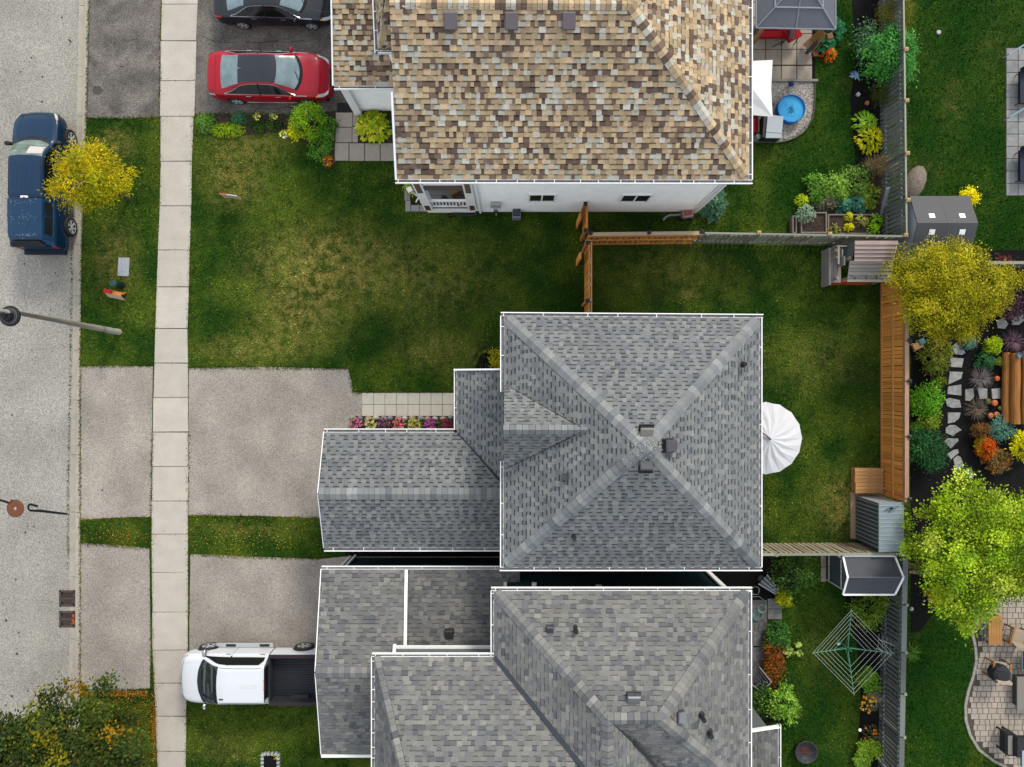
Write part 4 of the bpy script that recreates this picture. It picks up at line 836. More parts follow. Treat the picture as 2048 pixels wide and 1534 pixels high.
def wheel(t, x, y, r, wd, spokes=5, tw=.0):
    s_ = 1 if y > 0 else -1; Mw = Matrix.Rotation(R(-90*s_), 3, 'X')
    w_ = bpy.data.objects.new('wheel', None); COL.objects.link(w_); w_.parent = t; w_.location = (x, y, r); w_.empty_display_size = .1
    MB().lathe([(r*.66, -wd/2), (r*.9, -wd/2), (r, -wd*.32), (r, wd*.32), (r*.93, wd/2), (r*.68, wd/2), (r*.66, wd*.3)], n=28, M=Mw).build('tyre', M_tyre, w_, local=True, smooth=True)
    MB().lathe([(r*.68, wd*.46), (r*.62, wd*.44), (r*.60, wd*.2), (0.001, wd*.16)], n=28, M=Mw).build('rim_barrel', mk('rim_dark', S(70, 70, 72), .4, metal=.5), w_, local=True)
    mb = MB()
    for k in range(spokes):
        a = 2*math.pi*k/spokes+.3
        for da in (-.13, .13):
            c0 = Mw @ Vector((.12*r*math.cos(a), .12*r*math.sin(a), wd*.42)); c1 = Mw @ Vector((.66*r*math.cos(a+da), .66*r*math.sin(a+da), wd*.44)); mb.beam(c0, c1, .032, .03, up=Mw @ Vector((0, 0, 1)))
    mb.lathe([(r*.2, wd*.36), (r*.2, wd*.46), (.001, wd*.48)], n=12, M=Mw)
    mb.lathe([(r*.70, wd*.44), (r*.70, wd*.50), (r*.63, wd*.50), (r*.63, wd*.44)], n=28, M=Mw); mb.build('rim', M_rim, w_, local=True)
def mirror_part(t, x, y, z, s_, mat, sx=.12, sy=.2, sz=.12):
    mb = MB(); prof = [(0, -.5), (.75, -.45), (1, 0), (.8, .42), (0, .5)]; vs = []
    for r_, u in prof:
        for j in range(10): a = j*math.pi/5; vs.append((x+sx*r_*math.cos(a)*.6-.04*abs(u), y+s_*(sy*u+sy*.5), z+sz*r_*math.sin(a)*.6))
    mb.add(vs, [(i*10+j, i*10+(j+1) % 10, (i+1)*10+(j+1) % 10, (i+1)*10+j) for i in range(4) for j in range(10)])
    mb.beam((x, y-s_*.06, z-.04), (x, y+s_*.06, z-.02), .06, .04); return mb.build('mirror', mat, t, local=True, smooth=True)
SEDAN = dict(sill=.22, rw=.325, axles=(-1.42, 1.42),
    hw=[(-2.46, .60), (-2.40, .74), (-2.25, .84), (-1.9, .90), (-1, .93), (0, .935), (1.2, .93), (1.8, .90), (2.15, .82), (2.35, .68), (2.46, .46)],
    zb=[(-2.46, .62), (-2.38, .84), (-2.2, .95), (-1.5, .99), (0, .95), (1.0, .91), (1.6, .84), (2.1, .72), (2.35, .60), (2.46, .45)],
    zc=[(-2.46, .70), (-2.40, .95), (-2.28, 1.06), (-1.85, 1.11), (-1.6, 1.17), (-1.0, 1.38), (-.45, 1.465), (.1, 1.465), (.5, 1.39), (1.28, 1.03), (1.45, .985), (1.9, .91), (2.2, .80), (2.38, .66), (2.46, .5)],
    ze=[(-2.46, .66), (-2.40, .90), (-2.28, 1.01), (-1.85, 1.05), (-1.6, 1.1), (-1.0, 1.31), (-.45, 1.40), (.1, 1.395), (.5, 1.32), (1.28, .98), (1.45, .94), (1.9, .85), (2.2, .73), (2.38, .60), (2.46, .46)],
    yr=[(-2.46, .42), (-2.3, .62), (-1.85, .69), (-1.2, .60), (-.4, .58), (.3, .58), (.9, .63), (1.3, .70), (1.8, .70), (2.2, .58), (2.46, .3)])
def sedan(label, loc, paint, roofm, rz=0, wind=None, red_tail=False, sc=1.0):
    t = thing('sedan', label, 'car', loc, rz); B = Body(SEDAN); bl = dict(local=True, smooth=True); t.scale = (sc, sc, sc)
    B.shell(-2.46, 2.46).build('body', paint, t, **bl)
    MB().box(-2.3, 2.3, -.78, .78, .2, .55).build('underbody', M_under, t, local=True)
    wm = wind or mk('windshield', S(138, 160, 168), .2, var=(2.5, .22), spec=.3)  # sky reflection and grey interior both put into the pale glass colour
    B.patch(lambda v: .50-.10*((7-v)/2)**2, lambda v: 1.33-.22*((7-v)/2)**2, 5.06, 8.94, 10, 25, .007).build('windshield', wm, t, **bl)
    B.patch(lambda v: -1.80+.05*((7-v)/2)**2, lambda v: -1.02-.02*((7-v)/2)**2, 5.1, 8.9, 10, 21, .007).build('rear_window', wm, t, **bl)
    B.patch(lambda v: 1.30-.22*((7-v)/2)**2, lambda v: 1.42-.24*((7-v)/2)**2, 5.02, 8.98, 4, 21, .010).build('cowl', M_line, t, **bl)
    if roofm is not None: B.patch(-1.03, lambda v: .49-.10*((7-v)/2)**2, 5.22, 8.78, 14, 21, .009).build('glass_roof', roofm, t, **bl); B.line([(-.35, v) for v in np.linspace(5.25, 8.75, 14)], .006).build('roof_seam', M_rim, t, local=True)
    top = lambda x: 4.12+.74*np.clip(1-((x+.28)/1.38)**4, 0, 1)*np.clip(1.0, 0, 1)*np.clip((1.12-x)/.75, 0, 1)**.5*np.clip((x+1.72)/.8, 0, 1)**.6
    for s_ in (0, 1):
        fl = (lambda q: q) if s_ == 0 else (lambda q: (lambda x: 14-(q(x) if callable(q) else q)))
        B.patchv(-1.62, 1.05, fl(4.12) if s_ else 4.12, fl(top), 22, 5, .010).build('side_window', M_cglass, t, **bl)
        S14 = (lambda v: 14-v) if s_ else (lambda v: v)
        xs = np.linspace(-1.66, 1.1, 24); B.line([(x, S14(float(top(np.array(x)))+.05)) for x in xs], .013).build('window_trim', M_chrome, t, local=True)
        B.line([(x, S14(4.05)) for x in np.linspace(-1.68, 1.55, 20)], .012).build('belt_trim', M_chrome, t, local=True)
        q = B.S(np.array([-.25]*6), np.array([S14(v) for v in np.linspace(4.0, 4.95, 6)])); MB().tube([tuple(v) for v in q], .028, 5).build('pillar', M_line, t, local=True)
        for x in (-.33, 1.0, -1.25): B.line([(x+.04*math.sin(v), S14(v)) for v in np.linspace(.3, 3.9, 12)], .006).build('door_gap', M_line, t, local=True)
        for x in (-.75, .42): B.line([(x+d, S14(3.35)) for d in (-.1, -.05, 0, .05, .1)], .019).build('door_handle', M_chrome, t, local=True)
        B.line([(x, S14(.55)) for x in np.linspace(-1.0, 1.02, 12)], .014).build('sill_trim', M_chrome, t, local=True)
        B.patchv(1.95, 2.36, fl(lambda x: 3.45+0*x), fl(lambda x: 4.55-.35*(2.36-x)), 10, 4, .012).build('headlight', M_lens, t, **bl)
        B.patchv(1.88, 1.98, fl(lambda x: 3.6+0*x), fl(lambda x: 4.1+0*x), 4, 3, .013).build('indicator', M_amber, t, **bl)
        B.patchv(-2.42, -2.06, fl(lambda x: 3.1+0*x), fl(lambda x: 4.0+0*x), 8, 4, .012).build('tail_light', M_red if red_tail else M_lens, t, **bl)
        B.line([(x, S14(5.35+.5*(2.2-x))) for x in np.linspace(1.45, 2.2, 10)], .007).build('hood_crease', paint, t, local=True)
        ys = -.86 if s_ else .86; mirror_part(t, .93, ys, .98, -1 if s_ else 1, paint)
        for xw in (-1.42, 1.42): wheel(t, xw, -.80 if s_ else .80, .325, .21)
    B.line([(2.26-.10*((7-v)/2)**2, v) for v in np.linspace(5.0, 9.0, 20)], .007).build('hood_gap', M_line, t, local=True)
    B.line([(-2.02+.0*v, v) for v in np.linspace(4.9, 9.1, 20)], .006).build('trunk_gap', M_line, t, local=True)
    B.patch(lambda v: 2.40-.05*((7-v)/2)**2, 2.455, 5.2, 8.8, 4, 14, .012).build('grille', M_blackpl, t, **bl); B.line([(2.40-.05*((7-v)/2)**2, v) for v in np.linspace(4.9, 9.1, 20)], .016).build('grille_trim', M_chrome, t, local=True)
    a = MB(); a.add([(-1.0, -.03, 1.40), (-1.0, .03, 1.40), (-.85, 0, 1.42), (-1.02, 0, 1.49)], [(0, 1, 3), (1, 2, 3), (2, 0, 3)]).build('antenna', M_rim, t, local=True)
    for y in (-.35, .3): MB().beam((1.3, y, 1.06), (1.14, y+.4, 1.12), .02, .014).build('wiper', M_blackpl, t, local=True)
    return t
paint_red = mk('metallic_red_paint', S(190, 4, 40, 1.0), .3, coat=.2, spec=.2, var=(200, .06)); paint_blk = mk('black_navy_paint', (.006, .008, .013), .25, coat=.15, spec=.35)
M_pano = mk('panoramic_glass', S(40, 47, 58), .1, var=(2, .12), spec=.4)
sedan('glossy red sedan with dark glass roof parked on the worn driveway', (-9.86, 12.50, .012), paint_red, M_pano, R(-.6), sc=1.015)
sedan('black sedan with red tail lamps parked beside the red car', (-9.65, 15.62, .012), paint_blk, None, R(-.8), mk('windshield_pale', S(146, 170, 178), .2, var=(2.5, .2), spec=.3), True, sc=1.0)  # its windshield colour holds the sky reflection too
# pickups
def pickup(label, loc, rz, paint, dims, full):
    t = thing('pickup_truck', label, 'pickup truck', loc, rz); B = Body(dims); bl = dict(local=True, smooth=True); L0 = dims['back']; Lf = dims['hw'][-1][0]; Lr = dims['rear']; hw = max(q[1] for q in dims['hw'])
    B.shell(L0, Lf).build('body', paint, t, **bl); MB().box(Lr+.1, Lf-.3, -hw*.8, hw*.8, dims['sill']-.02, dims['sill']+.3).build('underbody', M_under, t, local=True)
    w0, w1 = dims['wind']; rz_ = dims['roofz']; wm = mk('pickup_windshield_'+('b' if full else 'a'), S(*((52, 60, 60) if full else (128, 146, 138))), .06, var=(3, .4), coat=.5)
    B.patch(lambda v: w0-.07*((7-v)/2)**2, lambda v: w1-.24*((7-v)/2)**2, 5.08, 8.92, 10, 25, .008).build('windshield', wm, t, **bl)
    B.patch(lambda v: w1-.02-.24*((7-v)/2)**2, lambda v: w1+.13-.26*((7-v)/2)**2, 5.02, 8.98, 4, 21, .010).build('cowl', mk('cowl_dark', S(52, 58, 66), .5), t, **bl)
    top = lambda x: 4.15+.68*np.clip((w1-.08-x)/.75, 0, 1)**.55*np.clip((x-L0-.08)/.12, 0, 1)**.4
    for s_ in (0, 1):
        fl = (lambda q: q) if s_ == 0 else (lambda q: (lambda x: 14-(q(x) if callable(q) else q))); S14 = (lambda v: 14-v) if s_ else (lambda v: v); sg = -1 if s_ else 1
        B.patchv(L0+.1, w1-.1, fl(4.15) if s_ else 4.15, fl(top), 20, 5, .011).build('side_window', M_cglass, t, **bl)
        xm_ = (L0+w1)/2+.12; q = B.S(np.array([xm_]*6), np.array([S14(v) for v in np.linspace(4.05, 4.86, 6)])); MB().tube([tuple(v) for v in q], .03, 5).build('pillar', M_line, t, local=True)
        for x in (xm_, w1-.12): B.line([(x, S14(v)) for v in np.linspace(.2, 3.9, 12)], .007).build('door_gap', M_line, t, local=True)
        for x in (xm_+.16, L0+.25): B.line([(x+d, S14(3.4)) for d in (-.1, -.05, 0, .05, .1)], .024).build('door_handle', M_chrome if full else M_blackpl, t, local=True)
        B.line([(x, S14(5.18)) for x in np.linspace(L0+.08, w0-.1, 12)], .008).build('roof_gutter', M_line, t, local=True)
        B.line([(x, S14(5.45)) for x in np.linspace(w1+.15, Lf-.12, 12)], .010).build('hood_crease', paint, t, local=True)
        B.patchv(Lf-.32, Lf-.06, fl(lambda x: 3.3+0*x), fl(lambda x: 4.3+0*x), 8, 4, .012).build('headlight', M_lens, t, **bl); B.patchv(Lf-.40, Lf-.32, fl(lambda x: 3.4+0*x), fl(lambda x: 4.2+0*x), 4, 3, .012).build('indicator', M_amber, t, **bl)
        mirror_part(t, w1-.12, sg*(hw*.93), dims['mz'], sg, M_blackpl if not full else M_chrome, .15, .26, .2)
        for xw in dims['axles']: wheel(t, xw, sg*(hw-.10), dims['rw'], .25, 5 if full else 6)
        # running board and bed side
        MB().beam((L0+.1, sg*(hw+.05), dims['sill']+.03), (w1-.25, sg*(hw+.05), dims['sill']+.03), .17, .05).build('running_board', M_rim if full else M_dkmetal, t, local=True)
        if full:
            for x in (L0+.45, w1-.85): MB().box(x-.2, x+.2, sg*(hw+.05)-.05, sg*(hw+.05)+.05, dims['sill']+.055, dims['sill']+.065).build('step_pad', M_blackpl, t, local=True)
        bz = dims['bedz']; y1_, y0_ = hw*.985, hw-.13
        xs = np.linspace(Lr, L0-.03, 40); lo = [max(dims['sill']+.05, (dims['rw']+math.sqrt(max(0, (dims['rw']+.06)**2-(x-dims['axles'][0])**2))) if abs(x-dims['axles'][0]) < dims['rw']+.06 else 0) for x in xs]
        mb = MB(); n = len(xs); yp = [(y1_*.97, None, 0), (y1_, None, .3), (y1_*.985, bz-.06, 0), (y1_*.96, bz, 0), (y0_, bz, 0), (y0_, bz-.5, 0)]
        for k, (yy, zz, lf) in enumerate(yp): mb.v += [(x, sg*yy, (lo[i]+min(.3, (bz-.06-lo[i])*.6)*(lf > 0)) if zz is None else zz) for i, x in enumerate(xs)]
        mb.f += [(k*n+i, k*n+i+1, (k+1)*n+i+1, (k+1)*n+i) for k in range(5) for i in range(n-1)] + [tuple(k*n for k in range(6)), tuple(k*n+n-1 for k in range(6))[::-1]]; mb.c += [None]*(len(mb.f)-len(mb.c)); mb.build('bed_side', paint, t, local=True)
        MB().box(Lr-.03, Lr+.06, sg*(hw-.14)-.08, sg*(hw-.14)+.1, bz-.42, bz-.1).build('tail_light', M_red, t, local=True)
    B.line([(Lf-.14-.12*((7-v)/2)**2, v) for v in np.linspace(5.0, 9.0, 20)], .008).build('hood_gap', M_line, t, local=True)
    MB().box(Lr-.02, Lr+.05, -hw+.16, hw-.16, dims['sill']+.2, dims['bedz']).build('tailgate', paint, t, local=True); MB().box(Lr-.2, Lr, -hw+.1, hw-.1, dims['sill']+.05, dims['sill']+.2).build('rear_bumper', M_chrome if full else mk('navy_bumper', S(34, 44, 62), .4), t, local=True)
    q = [Lf-.03, Lf+.07]; MB().box(Lf-.12, Lf+.03, -hw*.62, hw*.62, dims['sill']+.12, dims['sill']+.36).build('front_bumper', M_chrome if full else paint, t, local=True)
    for s_ in (0, 1): pass
    return t, B
WT = dict(sill=.40, rw=.40, axles=(-1.98, 1.92), back=-.82, rear=-2.95, wind=(1.02, 1.86), roofz=1.93, mz=1.28, bedz=1.38,
    hw=[(-.82, 1.0), (0, 1.01), (1.5, 1.01), (2.2, .99), (2.55, .93), (2.75, .82), (2.84, .66)],
    zb=[(-.82, 1.30), (1.0, 1.28), (1.8, 1.25), (2.3, 1.19), (2.6, 1.10), (2.78, .95), (2.84, .75)],
    zc=[(-.82, 1.86), (-.70, 1.92), (-.4, 1.95), (.6, 1.95), (1.0, 1.90), (1.86, 1.40), (2.05, 1.37), (2.5, 1.28), (2.72, 1.16), (2.84, .92)],
    ze=[(-.82, 1.80), (-.70, 1.86), (-.4, 1.88), (.6, 1.88), (1.0, 1.83), (1.86, 1.34), (2.05, 1.31), (2.5, 1.23), (2.72, 1.10), (2.84, .86)],
    yr=[(-.82, .72), (.5, .72), (1.1, .76), (1.9, .86), (2.4, .82), (2.7, .68), (2.84, .5)])
t, B = pickup('white crew cab pickup with open black bed parked backed to the garage', (-10.52, -11.80, .012), R(180), mk('white_car_paint', (.43, .45, .475), .35, coat=.2), WT, True)
M_liner = mk('bed_liner', (.020, .022, .027), .6, var=(10, .2)); M_rub = mk('bed_rail_cap', S(58, 46, 52), .6)
MB().box(-2.9, -.86, -.88, .88, .84, .88).build('bed_floor', M_liner, t, local=True)
for i in range(17): MB().box(-2.88, -.9, -.84+i*.1, -.80+i*.1, .88, .905).build('floor_rib', mk('liner_rib', S(40, 44, 52), .5), t, local=True)
MB().box(-.90, -.84, -.9, .9, .7, 1.37).build('bed_front', M_liner, t, local=True)
for s_ in (-1, 1):
    MB().box(-2.93, -.86, s_*.94-.085, s_*.94+.06, 1.375, 1.395).build('rail_cap', M_rub, t, local=True); MB().box(-2.9, -.9, s_*.885-.012, s_*.885+.012, .86, 1.37).build('liner_wall', M_liner, t, local=True)
    MB().box(-2.35, -1.6, s_*.87-.14*(s_ > 0), s_*.87+.14*(s_ < 0), .88, 1.06).build('wheel_well', mk('liner_grey', S(62, 64, 66), .6), t, local=True)
MB().add([(-.83, -.66, 1.36), (-.83, .66, 1.36), (-.825, .60, 1.78), (-.825, -.60, 1.78)], [(0, 1, 2, 3)]).build('rear_window', M_cglass, t, local=True)
MB().box(-.86, -.80, -.2, .2, 1.80, 1.86).build('third_brake_lamp', mk('maroon_lamp', S(96, 40, 48), .3), t, local=True)
for y in (-.25, .0, .25): B.line([(x, 7+y) for x in np.linspace(-.55, .1, 8)], .012).build('roof_bead', MATS['white_car_paint'], t, local=True)
MB().rbox(.82, .52, 1.90, .16, .04, .04).build('roof_badge', M_blackpl, t, local=True)
BT = dict(sill=.46, rw=.40, axles=(-1.72, 1.90), back=-.86, rear=-2.70, wind=(.80, 1.55), roofz=1.9, mz=1.35, bedz=1.40,
    hw=[(-.86, 0.930), (0, 0.940), (1.4, 0.940), (2.1, 0.930), (2.5, 0.850), (2.7, 0.730), (2.79, 0.570)],
    zb=[(-.86, 1.340), (.8, 1.320), (1.5, 1.300), (2.1, 1.240), (2.5, 1.160), (2.7, 1.060), (2.79, 0.860)],
    zc=[(-.86, 1.850), (-.7, 1.900), (.4, 1.920), (.80, 1.870), (1.55, 1.420), (1.75, 1.390), (2.3, 1.300), (2.6, 1.190), (2.79, 0.990)],
    ze=[(-.86, 1.800), (-.7, 1.850), (.4, 1.860), (.80, 1.810), (1.55, 1.370), (1.75, 1.340), (2.3, 1.250), (2.6, 1.140), (2.79, 0.950)],
    yr=[(-.86, 0.680), (.4, 0.660), (.9, 0.680), (1.6, 0.760), (2.2, 0.720), (2.6, 0.600), (2.79, 0.400)])
paint_blue = mk('blue_car_paint', S(14, 56, 90, 1.0), .3, coat=.2, var=(3, .06))
t, B = pickup('dark blue pickup with scuffed bed cap parked at the curb under yellow tree', (-19.12, 8.18, ZR), R(90), paint_blue, BT, False)
CD = .245; cap = MB(); st = [(-2.72, .76, 1.18, .60), (-2.52, .80, 1.60, .58), (-2.40, .80, 1.66, .60), (-1.6, .80, 1.69, .62), (-.9, .80, 1.68, .62)]
for x, yb, zt, yt in st:
    zt += CD; yb += .04; yt += .03
    cap.v += [(x, -.90, 1.16+CD), (x, -yb-.03, 1.22+CD), (x, -yt-.03, zt-.05), (x, -yt*.7, zt), (x, 0, zt+.015), (x, yt*.7, zt), (x, yt+.03, zt-.05), (x, yb+.03, 1.22+CD), (x, .90, 1.16+CD)]
cap.f = [(k*9+i, k*9+i+1, (k+1)*9+i+1, (k+1)*9+i) for k in range(4) for i in range(8)] + [tuple(range(9)), tuple(range(36, 45))[::-1]]; cap.c = [None]*len(cap.f)
bc = cap.build('bed_cap', mk('scuffed_blue_paint', S(20, 64, 100, 1.0), .36, coat=.15, var=(14, .12)), t, local=True)
for s_ in (-1, 1):
    for xa, xb in ((-2.3, -1.62), (-1.56, -1.05)):
        f = lambda x, k: (x, s_*lerp(.885, .70, k), lerp(1.24, 1.60, k)+CD); MB().add([f(xa, .12), f(xb, .12), f(xb, .85), f(xa+.03, .85)], [(0, 1, 2, 3)]).build('cap_window', M_cglass, bc, local=True)
    MB().tube([(x, s_*.88, 1.235+CD) for x in (-2.38, -1.0)], .012, 5).build('window_trim', M_dkmetal, bc, local=True)
MB().add([(-2.735, -.62, 1.26+CD), (-2.735, .62, 1.26+CD), (-2.57, .52, 1.58+CD), (-2.57, -.52, 1.58+CD)], [(0, 1, 2, 3)]).build('cap_rear_window', mk('rear_tint', S(46, 48, 54), .2), bc, local=True)
sc = MB()
for k in range(85):
    x = random.choice([random.gauss(-1.08, .06), random.gauss(-1.7, .12), random.gauss(-2.4, .04)]); y = random.uniform(-.55, .55); sc.rbox(x, y, 1.705+CD, random.uniform(.01, .04), random.uniform(.006, .014), .004, random.uniform(0, 3))
stuff(sc.build('paint_scuffs', mk('bare_primer', S(200, 208, 216), .6), bc, local=True))
MB().box(-.9, -.82, -.14, .14, 1.62+CD, 1.675+CD).build('brake_lamp_housing', M_white, t, local=True); MB().box(-.905, -.86, -.05, .05, 1.66+CD, 1.68+CD).build('brake_lamp', M_red, t, local=True)
for y in (-.4, -.2, 0, .2, .4): B.line([(x, 7+y*2) for x in np.linspace(-.6, .45, 8)], .006).build('roof_bead', MATS['blue_car_paint'], t, local=True)
MB().beam((1.60, -.6, 1.38), (1.66, 0, 1.42), .03, .02).build('wiper', M_blackpl, t, local=True); MB().beam((1.60, .55, 1.38), (1.66, .05, 1.42), .03, .02).build('wiper', M_blackpl, t, local=True)
B.patch(lambda v: .86+.0*v, lambda v: 1.2-.05*((7-v)/2)**2, 7.2, 8.8, 6, 12, .010).build('dash_papers', mk('paper', S(232, 226, 220), .5), t, local=True)
# ================================================================ VEGETATION
def ups(n, spread=.6):
    v = rng.normal(0, spread, (n, 3)); v[:, 2] = np.abs(v[:, 2])*.4+1; return v/np.linalg.norm(v, axis=1, keepdims=True)
def leaf_geo(C, D, Nn, L_, W_, base=.35):
    """one rhombic leaf per row: centre C, direction D, normal Nn"""
    D = D/np.linalg.norm(D, axis=1, keepdims=True); Sd = np.cross(Nn, D); Sd /= np.linalg.norm(Sd, axis=1, keepdims=True)+1e-9
    L_ = np.broadcast_to(np.asarray(L_, float), (len(C),))[:, None]; W_ = np.broadcast_to(np.asarray(W_, float), (len(C),))[:, None]
    V = np.stack([C-D*L_*.5, C-D*L_*(.5-base)+Sd*W_*.5, C+D*L_*.5, C-D*L_*(.5-base)-Sd*W_*.5], 1).reshape(-1, 3); return V, np.arange(len(C)*4).reshape(-1, 4)
def pal_pick(pal, n):
    c = np.array([S(*p[:3], 1.6) for p in pal]); lum = c.mean(1, keepdims=True); c = np.maximum(.004, lum+(c-lum)*1.14); w_ = np.array([p[3] if len(p) > 3 else 1 for p in pal], float); return c[rng.choice(len(pal), n, p=w_/w_.sum())]
def cloud(center, radii, nclump, per, ll, lw, pal, crad=.3, shell=.55, lump=.25, droop=.0, tone=.35, mix=.5):
    """leaf clumps spread through an uneven ellipsoid: returns centres of clumps and leaf arrays"""
    center = np.array(center); radii = np.array(radii); d = rng.normal(0, 1, (nclump, 3)); d[:, 2] = np.where(d[:, 2] < -.35, -d[:, 2], d[:, 2]); d /= np.linalg.norm(d, axis=1, keepdims=True)
    ph = rng.uniform(0, 6.28, 6); az = np.arctan2(d[:, 1], d[:, 0]); wob = 1+lump*(np.sin(2*az+ph[0])*.4+np.sin(3*az+ph[1]+2*d[:, 2])*.5+np.sin(5*az+ph[2])*.4+np.sin(9*az+ph[3]+3*d[:, 2])*.3)
    r = shell+(1-shell)*rng.random(nclump)**.6; cc = center+d*radii*(r*wob)[:, None]
    k = np.repeat(np.arange(nclump), per); n = len(k); off = rng.normal(0, 1, (n, 3))*crad*radii.mean()*np.array([1, 1, .6]); C = cc[k]+off
    out = (C-center)/radii; out /= np.linalg.norm(out, axis=1, keepdims=True)+1e-9
    Nn = out*.45+np.array([0, 0, .65])+rng.normal(0, .42, (n, 3)); Nn /= np.linalg.norm(Nn, axis=1, keepdims=True)
    D = out*np.array([1, 1, .35])+off/(crad*radii.mean()+1e-9)*.5+rng.normal(0, .5, (n, 3))+np.array([0, 0, -droop]); D -= Nn*(D*Nn).sum(1, keepdims=True)
    sz = rng.uniform(.7, 1.25, n); V, Fq = leaf_geo(C, D, Nn, ll*sz, lw*sz)
    ct = pal_pick(pal, nclump)[k]; cl = pal_pick(pal, n); col = ct*(1-mix)+cl*mix; col *= (rng.uniform(1-tone, 1+tone, nclump)[k]*rng.uniform(.75, 1.25, n))[:, None]
    return cc, V, Fq, col
def tree(name, label, base, center, radii, trunk_r, nclump, per, ll, lw, pal, cat='tree', limbs=9, **kw):
    t = thing(name, label, cat, (base[0], base[1], 0)); cc, V, Fq, col = cloud(center, radii, nclump, per, ll, lw, pal, **kw)
    np_mesh('crown', V, Fq, col, M_leaf, t, tuple(center)); c = Vector(center); b = Vector((base[0], base[1], -.03)); m = lerp(b, c, .45)+Vector((.03, -.04, 0)); mb = MB()
    mb.tube([b, lerp(b, m, .15), m, lerp(m, c, .6), c+Vector((0, 0, radii[2]*.45))], [trunk_r*1.35, trunk_r, trunk_r*.8, trunk_r*.55, trunk_r*.15], 10); mb.build('trunk', M_bark, t, smooth=True)
    for i in range(limbs):
        q = Vector(cc[i % len(cc)]); s_ = lerp(m, c, random.uniform(-.1, .7)); mb = MB().tube([s_, lerp(s_, q, .5)+Vector((0, 0, .08)), lerp(s_, q, .96)], [trunk_r*.45, trunk_r*.28, .012], 6); mb.build('limb', M_bark, t)
    return t
def bush(name, label, px, py, r, h, pal, nclump, per, ll, lw, cat='shrub', z=.0, group=None, ry=None, stems=5, **kw):
    """px, py: where the middle of its foliage shows in the photograph"""
    c = P(px, py, z+h*.55); rad = (r, ry or r, h*.5); t = thing(name, label, cat, (c.x, c.y, z), group=group)
    cc, V, Fq, col = cloud((c.x, c.y, z+h*.5), rad, nclump, per, ll, lw, pal, **kw); V[:, 2] = np.maximum(V[:, 2], z+.02)
    np_mesh('foliage', V, Fq, col, M_leaf, t, (c.x, c.y, z+.01))
    for i in range(stems):
        q = cc[i % len(cc)]; MB().tube([(c.x+random.gauss(0, .03), c.y+random.gauss(0, .03), z-.02), (lerp(c.x, q[0], .5), lerp(c.y, q[1], .5), z+h*.35), (lerp(c.x, q[0], .85), lerp(c.y, q[1], .85), max(z+.08, q[2]*.9))], [.018, .013, .006], 5).build('stem', M_bark, t)
    return t
def rosette(name, label, px, py, r, h, pal, n, ll, lw, cat='plant', z=0, group=None, up=.55, rr=None, mat=None):
    """hosta-like clump: broad arching leaves from the middle"""
    c = P(px, py, z+h*.4); t = thing(name, label, cat, (c.x, c.y, z), group=group); a = rng.uniform(0, 6.28, n); q = rng.random(n)**.6; rad = r*q; ry_ = (rr or r)*q
    C = np.stack([c.x+np.cos(a)*rad, c.y+np.sin(a)*ry_, z+h*(1.05-q**1.6*.75)+rng.normal(0, .02, n)], 1); out = np.stack([np.cos(a), np.sin(a), up-1.3*q], 1)+rng.normal(0, .25, (n, 3))
    Nn = np.stack([np.cos(a)*.5*q, np.sin(a)*.5*q, np.ones(n)], 1)+rng.normal(0, .2, (n, 3)); Nn /= np.linalg.norm(Nn, axis=1, keepdims=True); D = out-Nn*(out*Nn).sum(1, keepdims=True)
    sz = rng.uniform(.7, 1.2, n); V, Fq = leaf_geo(C, D, Nn, ll*sz, lw*sz, .45); V[:, 2] = np.maximum(V[:, 2], z+.015); col = pal_pick(pal, n)*rng.uniform(.7, 1.25, n)[:, None]
    np_mesh('leaves', V, Fq, col, mat or M_leaf, t, (c.x, c.y, z+.01)); mb = MB()
    for i in range(8): mb.tube([(c.x, c.y, z-.01), tuple(lerp(np.array([c.x, c.y, z+h*.3]), C[i], .6))], [.012, .006], 5)
    stuff(mb.build('stalks', M_leafstem, t)); return t
M_leafstem = mk('green_stem', S(92, 100, 50), .7)
def grass_tuft(name, label, px, py, r, h, pal, n, z=.02, wd=.012, group=None):
    c = P(px, py, z+h*.5); t = thing(name, label, 'ornamental grass', (c.x, c.y, z), group=group); a = rng.uniform(0, 6.28, n); q = rng.uniform(.25, 1, n); L1 = r*q; Vs = []; top = h*np.sqrt(1-q*q*.9)
    d = np.stack([np.cos(a), np.sin(a)], 1); sd = np.stack([-np.sin(a), np.cos(a)], 1)*wd/2
    for f, zf in ((0, 0), (.45, .8), (1, 1)):
        for s_ in (1, -1): Vs.append(np.concatenate([np.array([c.x, c.y])+d*(L1*f)[:, None]+sd*s_*(1-.7*f), (z+top*zf*(1 if f < 1 else .85))[:, None]], 1))
    V = np.stack(Vs, 1).reshape(-1, 3); b = np.arange(n)*6; Fq = np.concatenate([np.stack([b, b+1, b+3, b+2], 1), np.stack([b+2, b+3, b+5, b+4], 1)]); col = pal_pick(pal, n)*rng.uniform(.7, 1.3, n)[:, None]
    np_mesh('blades', V, Fq, np.concatenate([col, col]), M_leaf, t, (c.x, c.y, z)); MB().lathe([(.05, 0), (.04, .04), (0, .05)], (c.x, c.y, z-.01), 8).build('crown_base', M_bark, t); return t
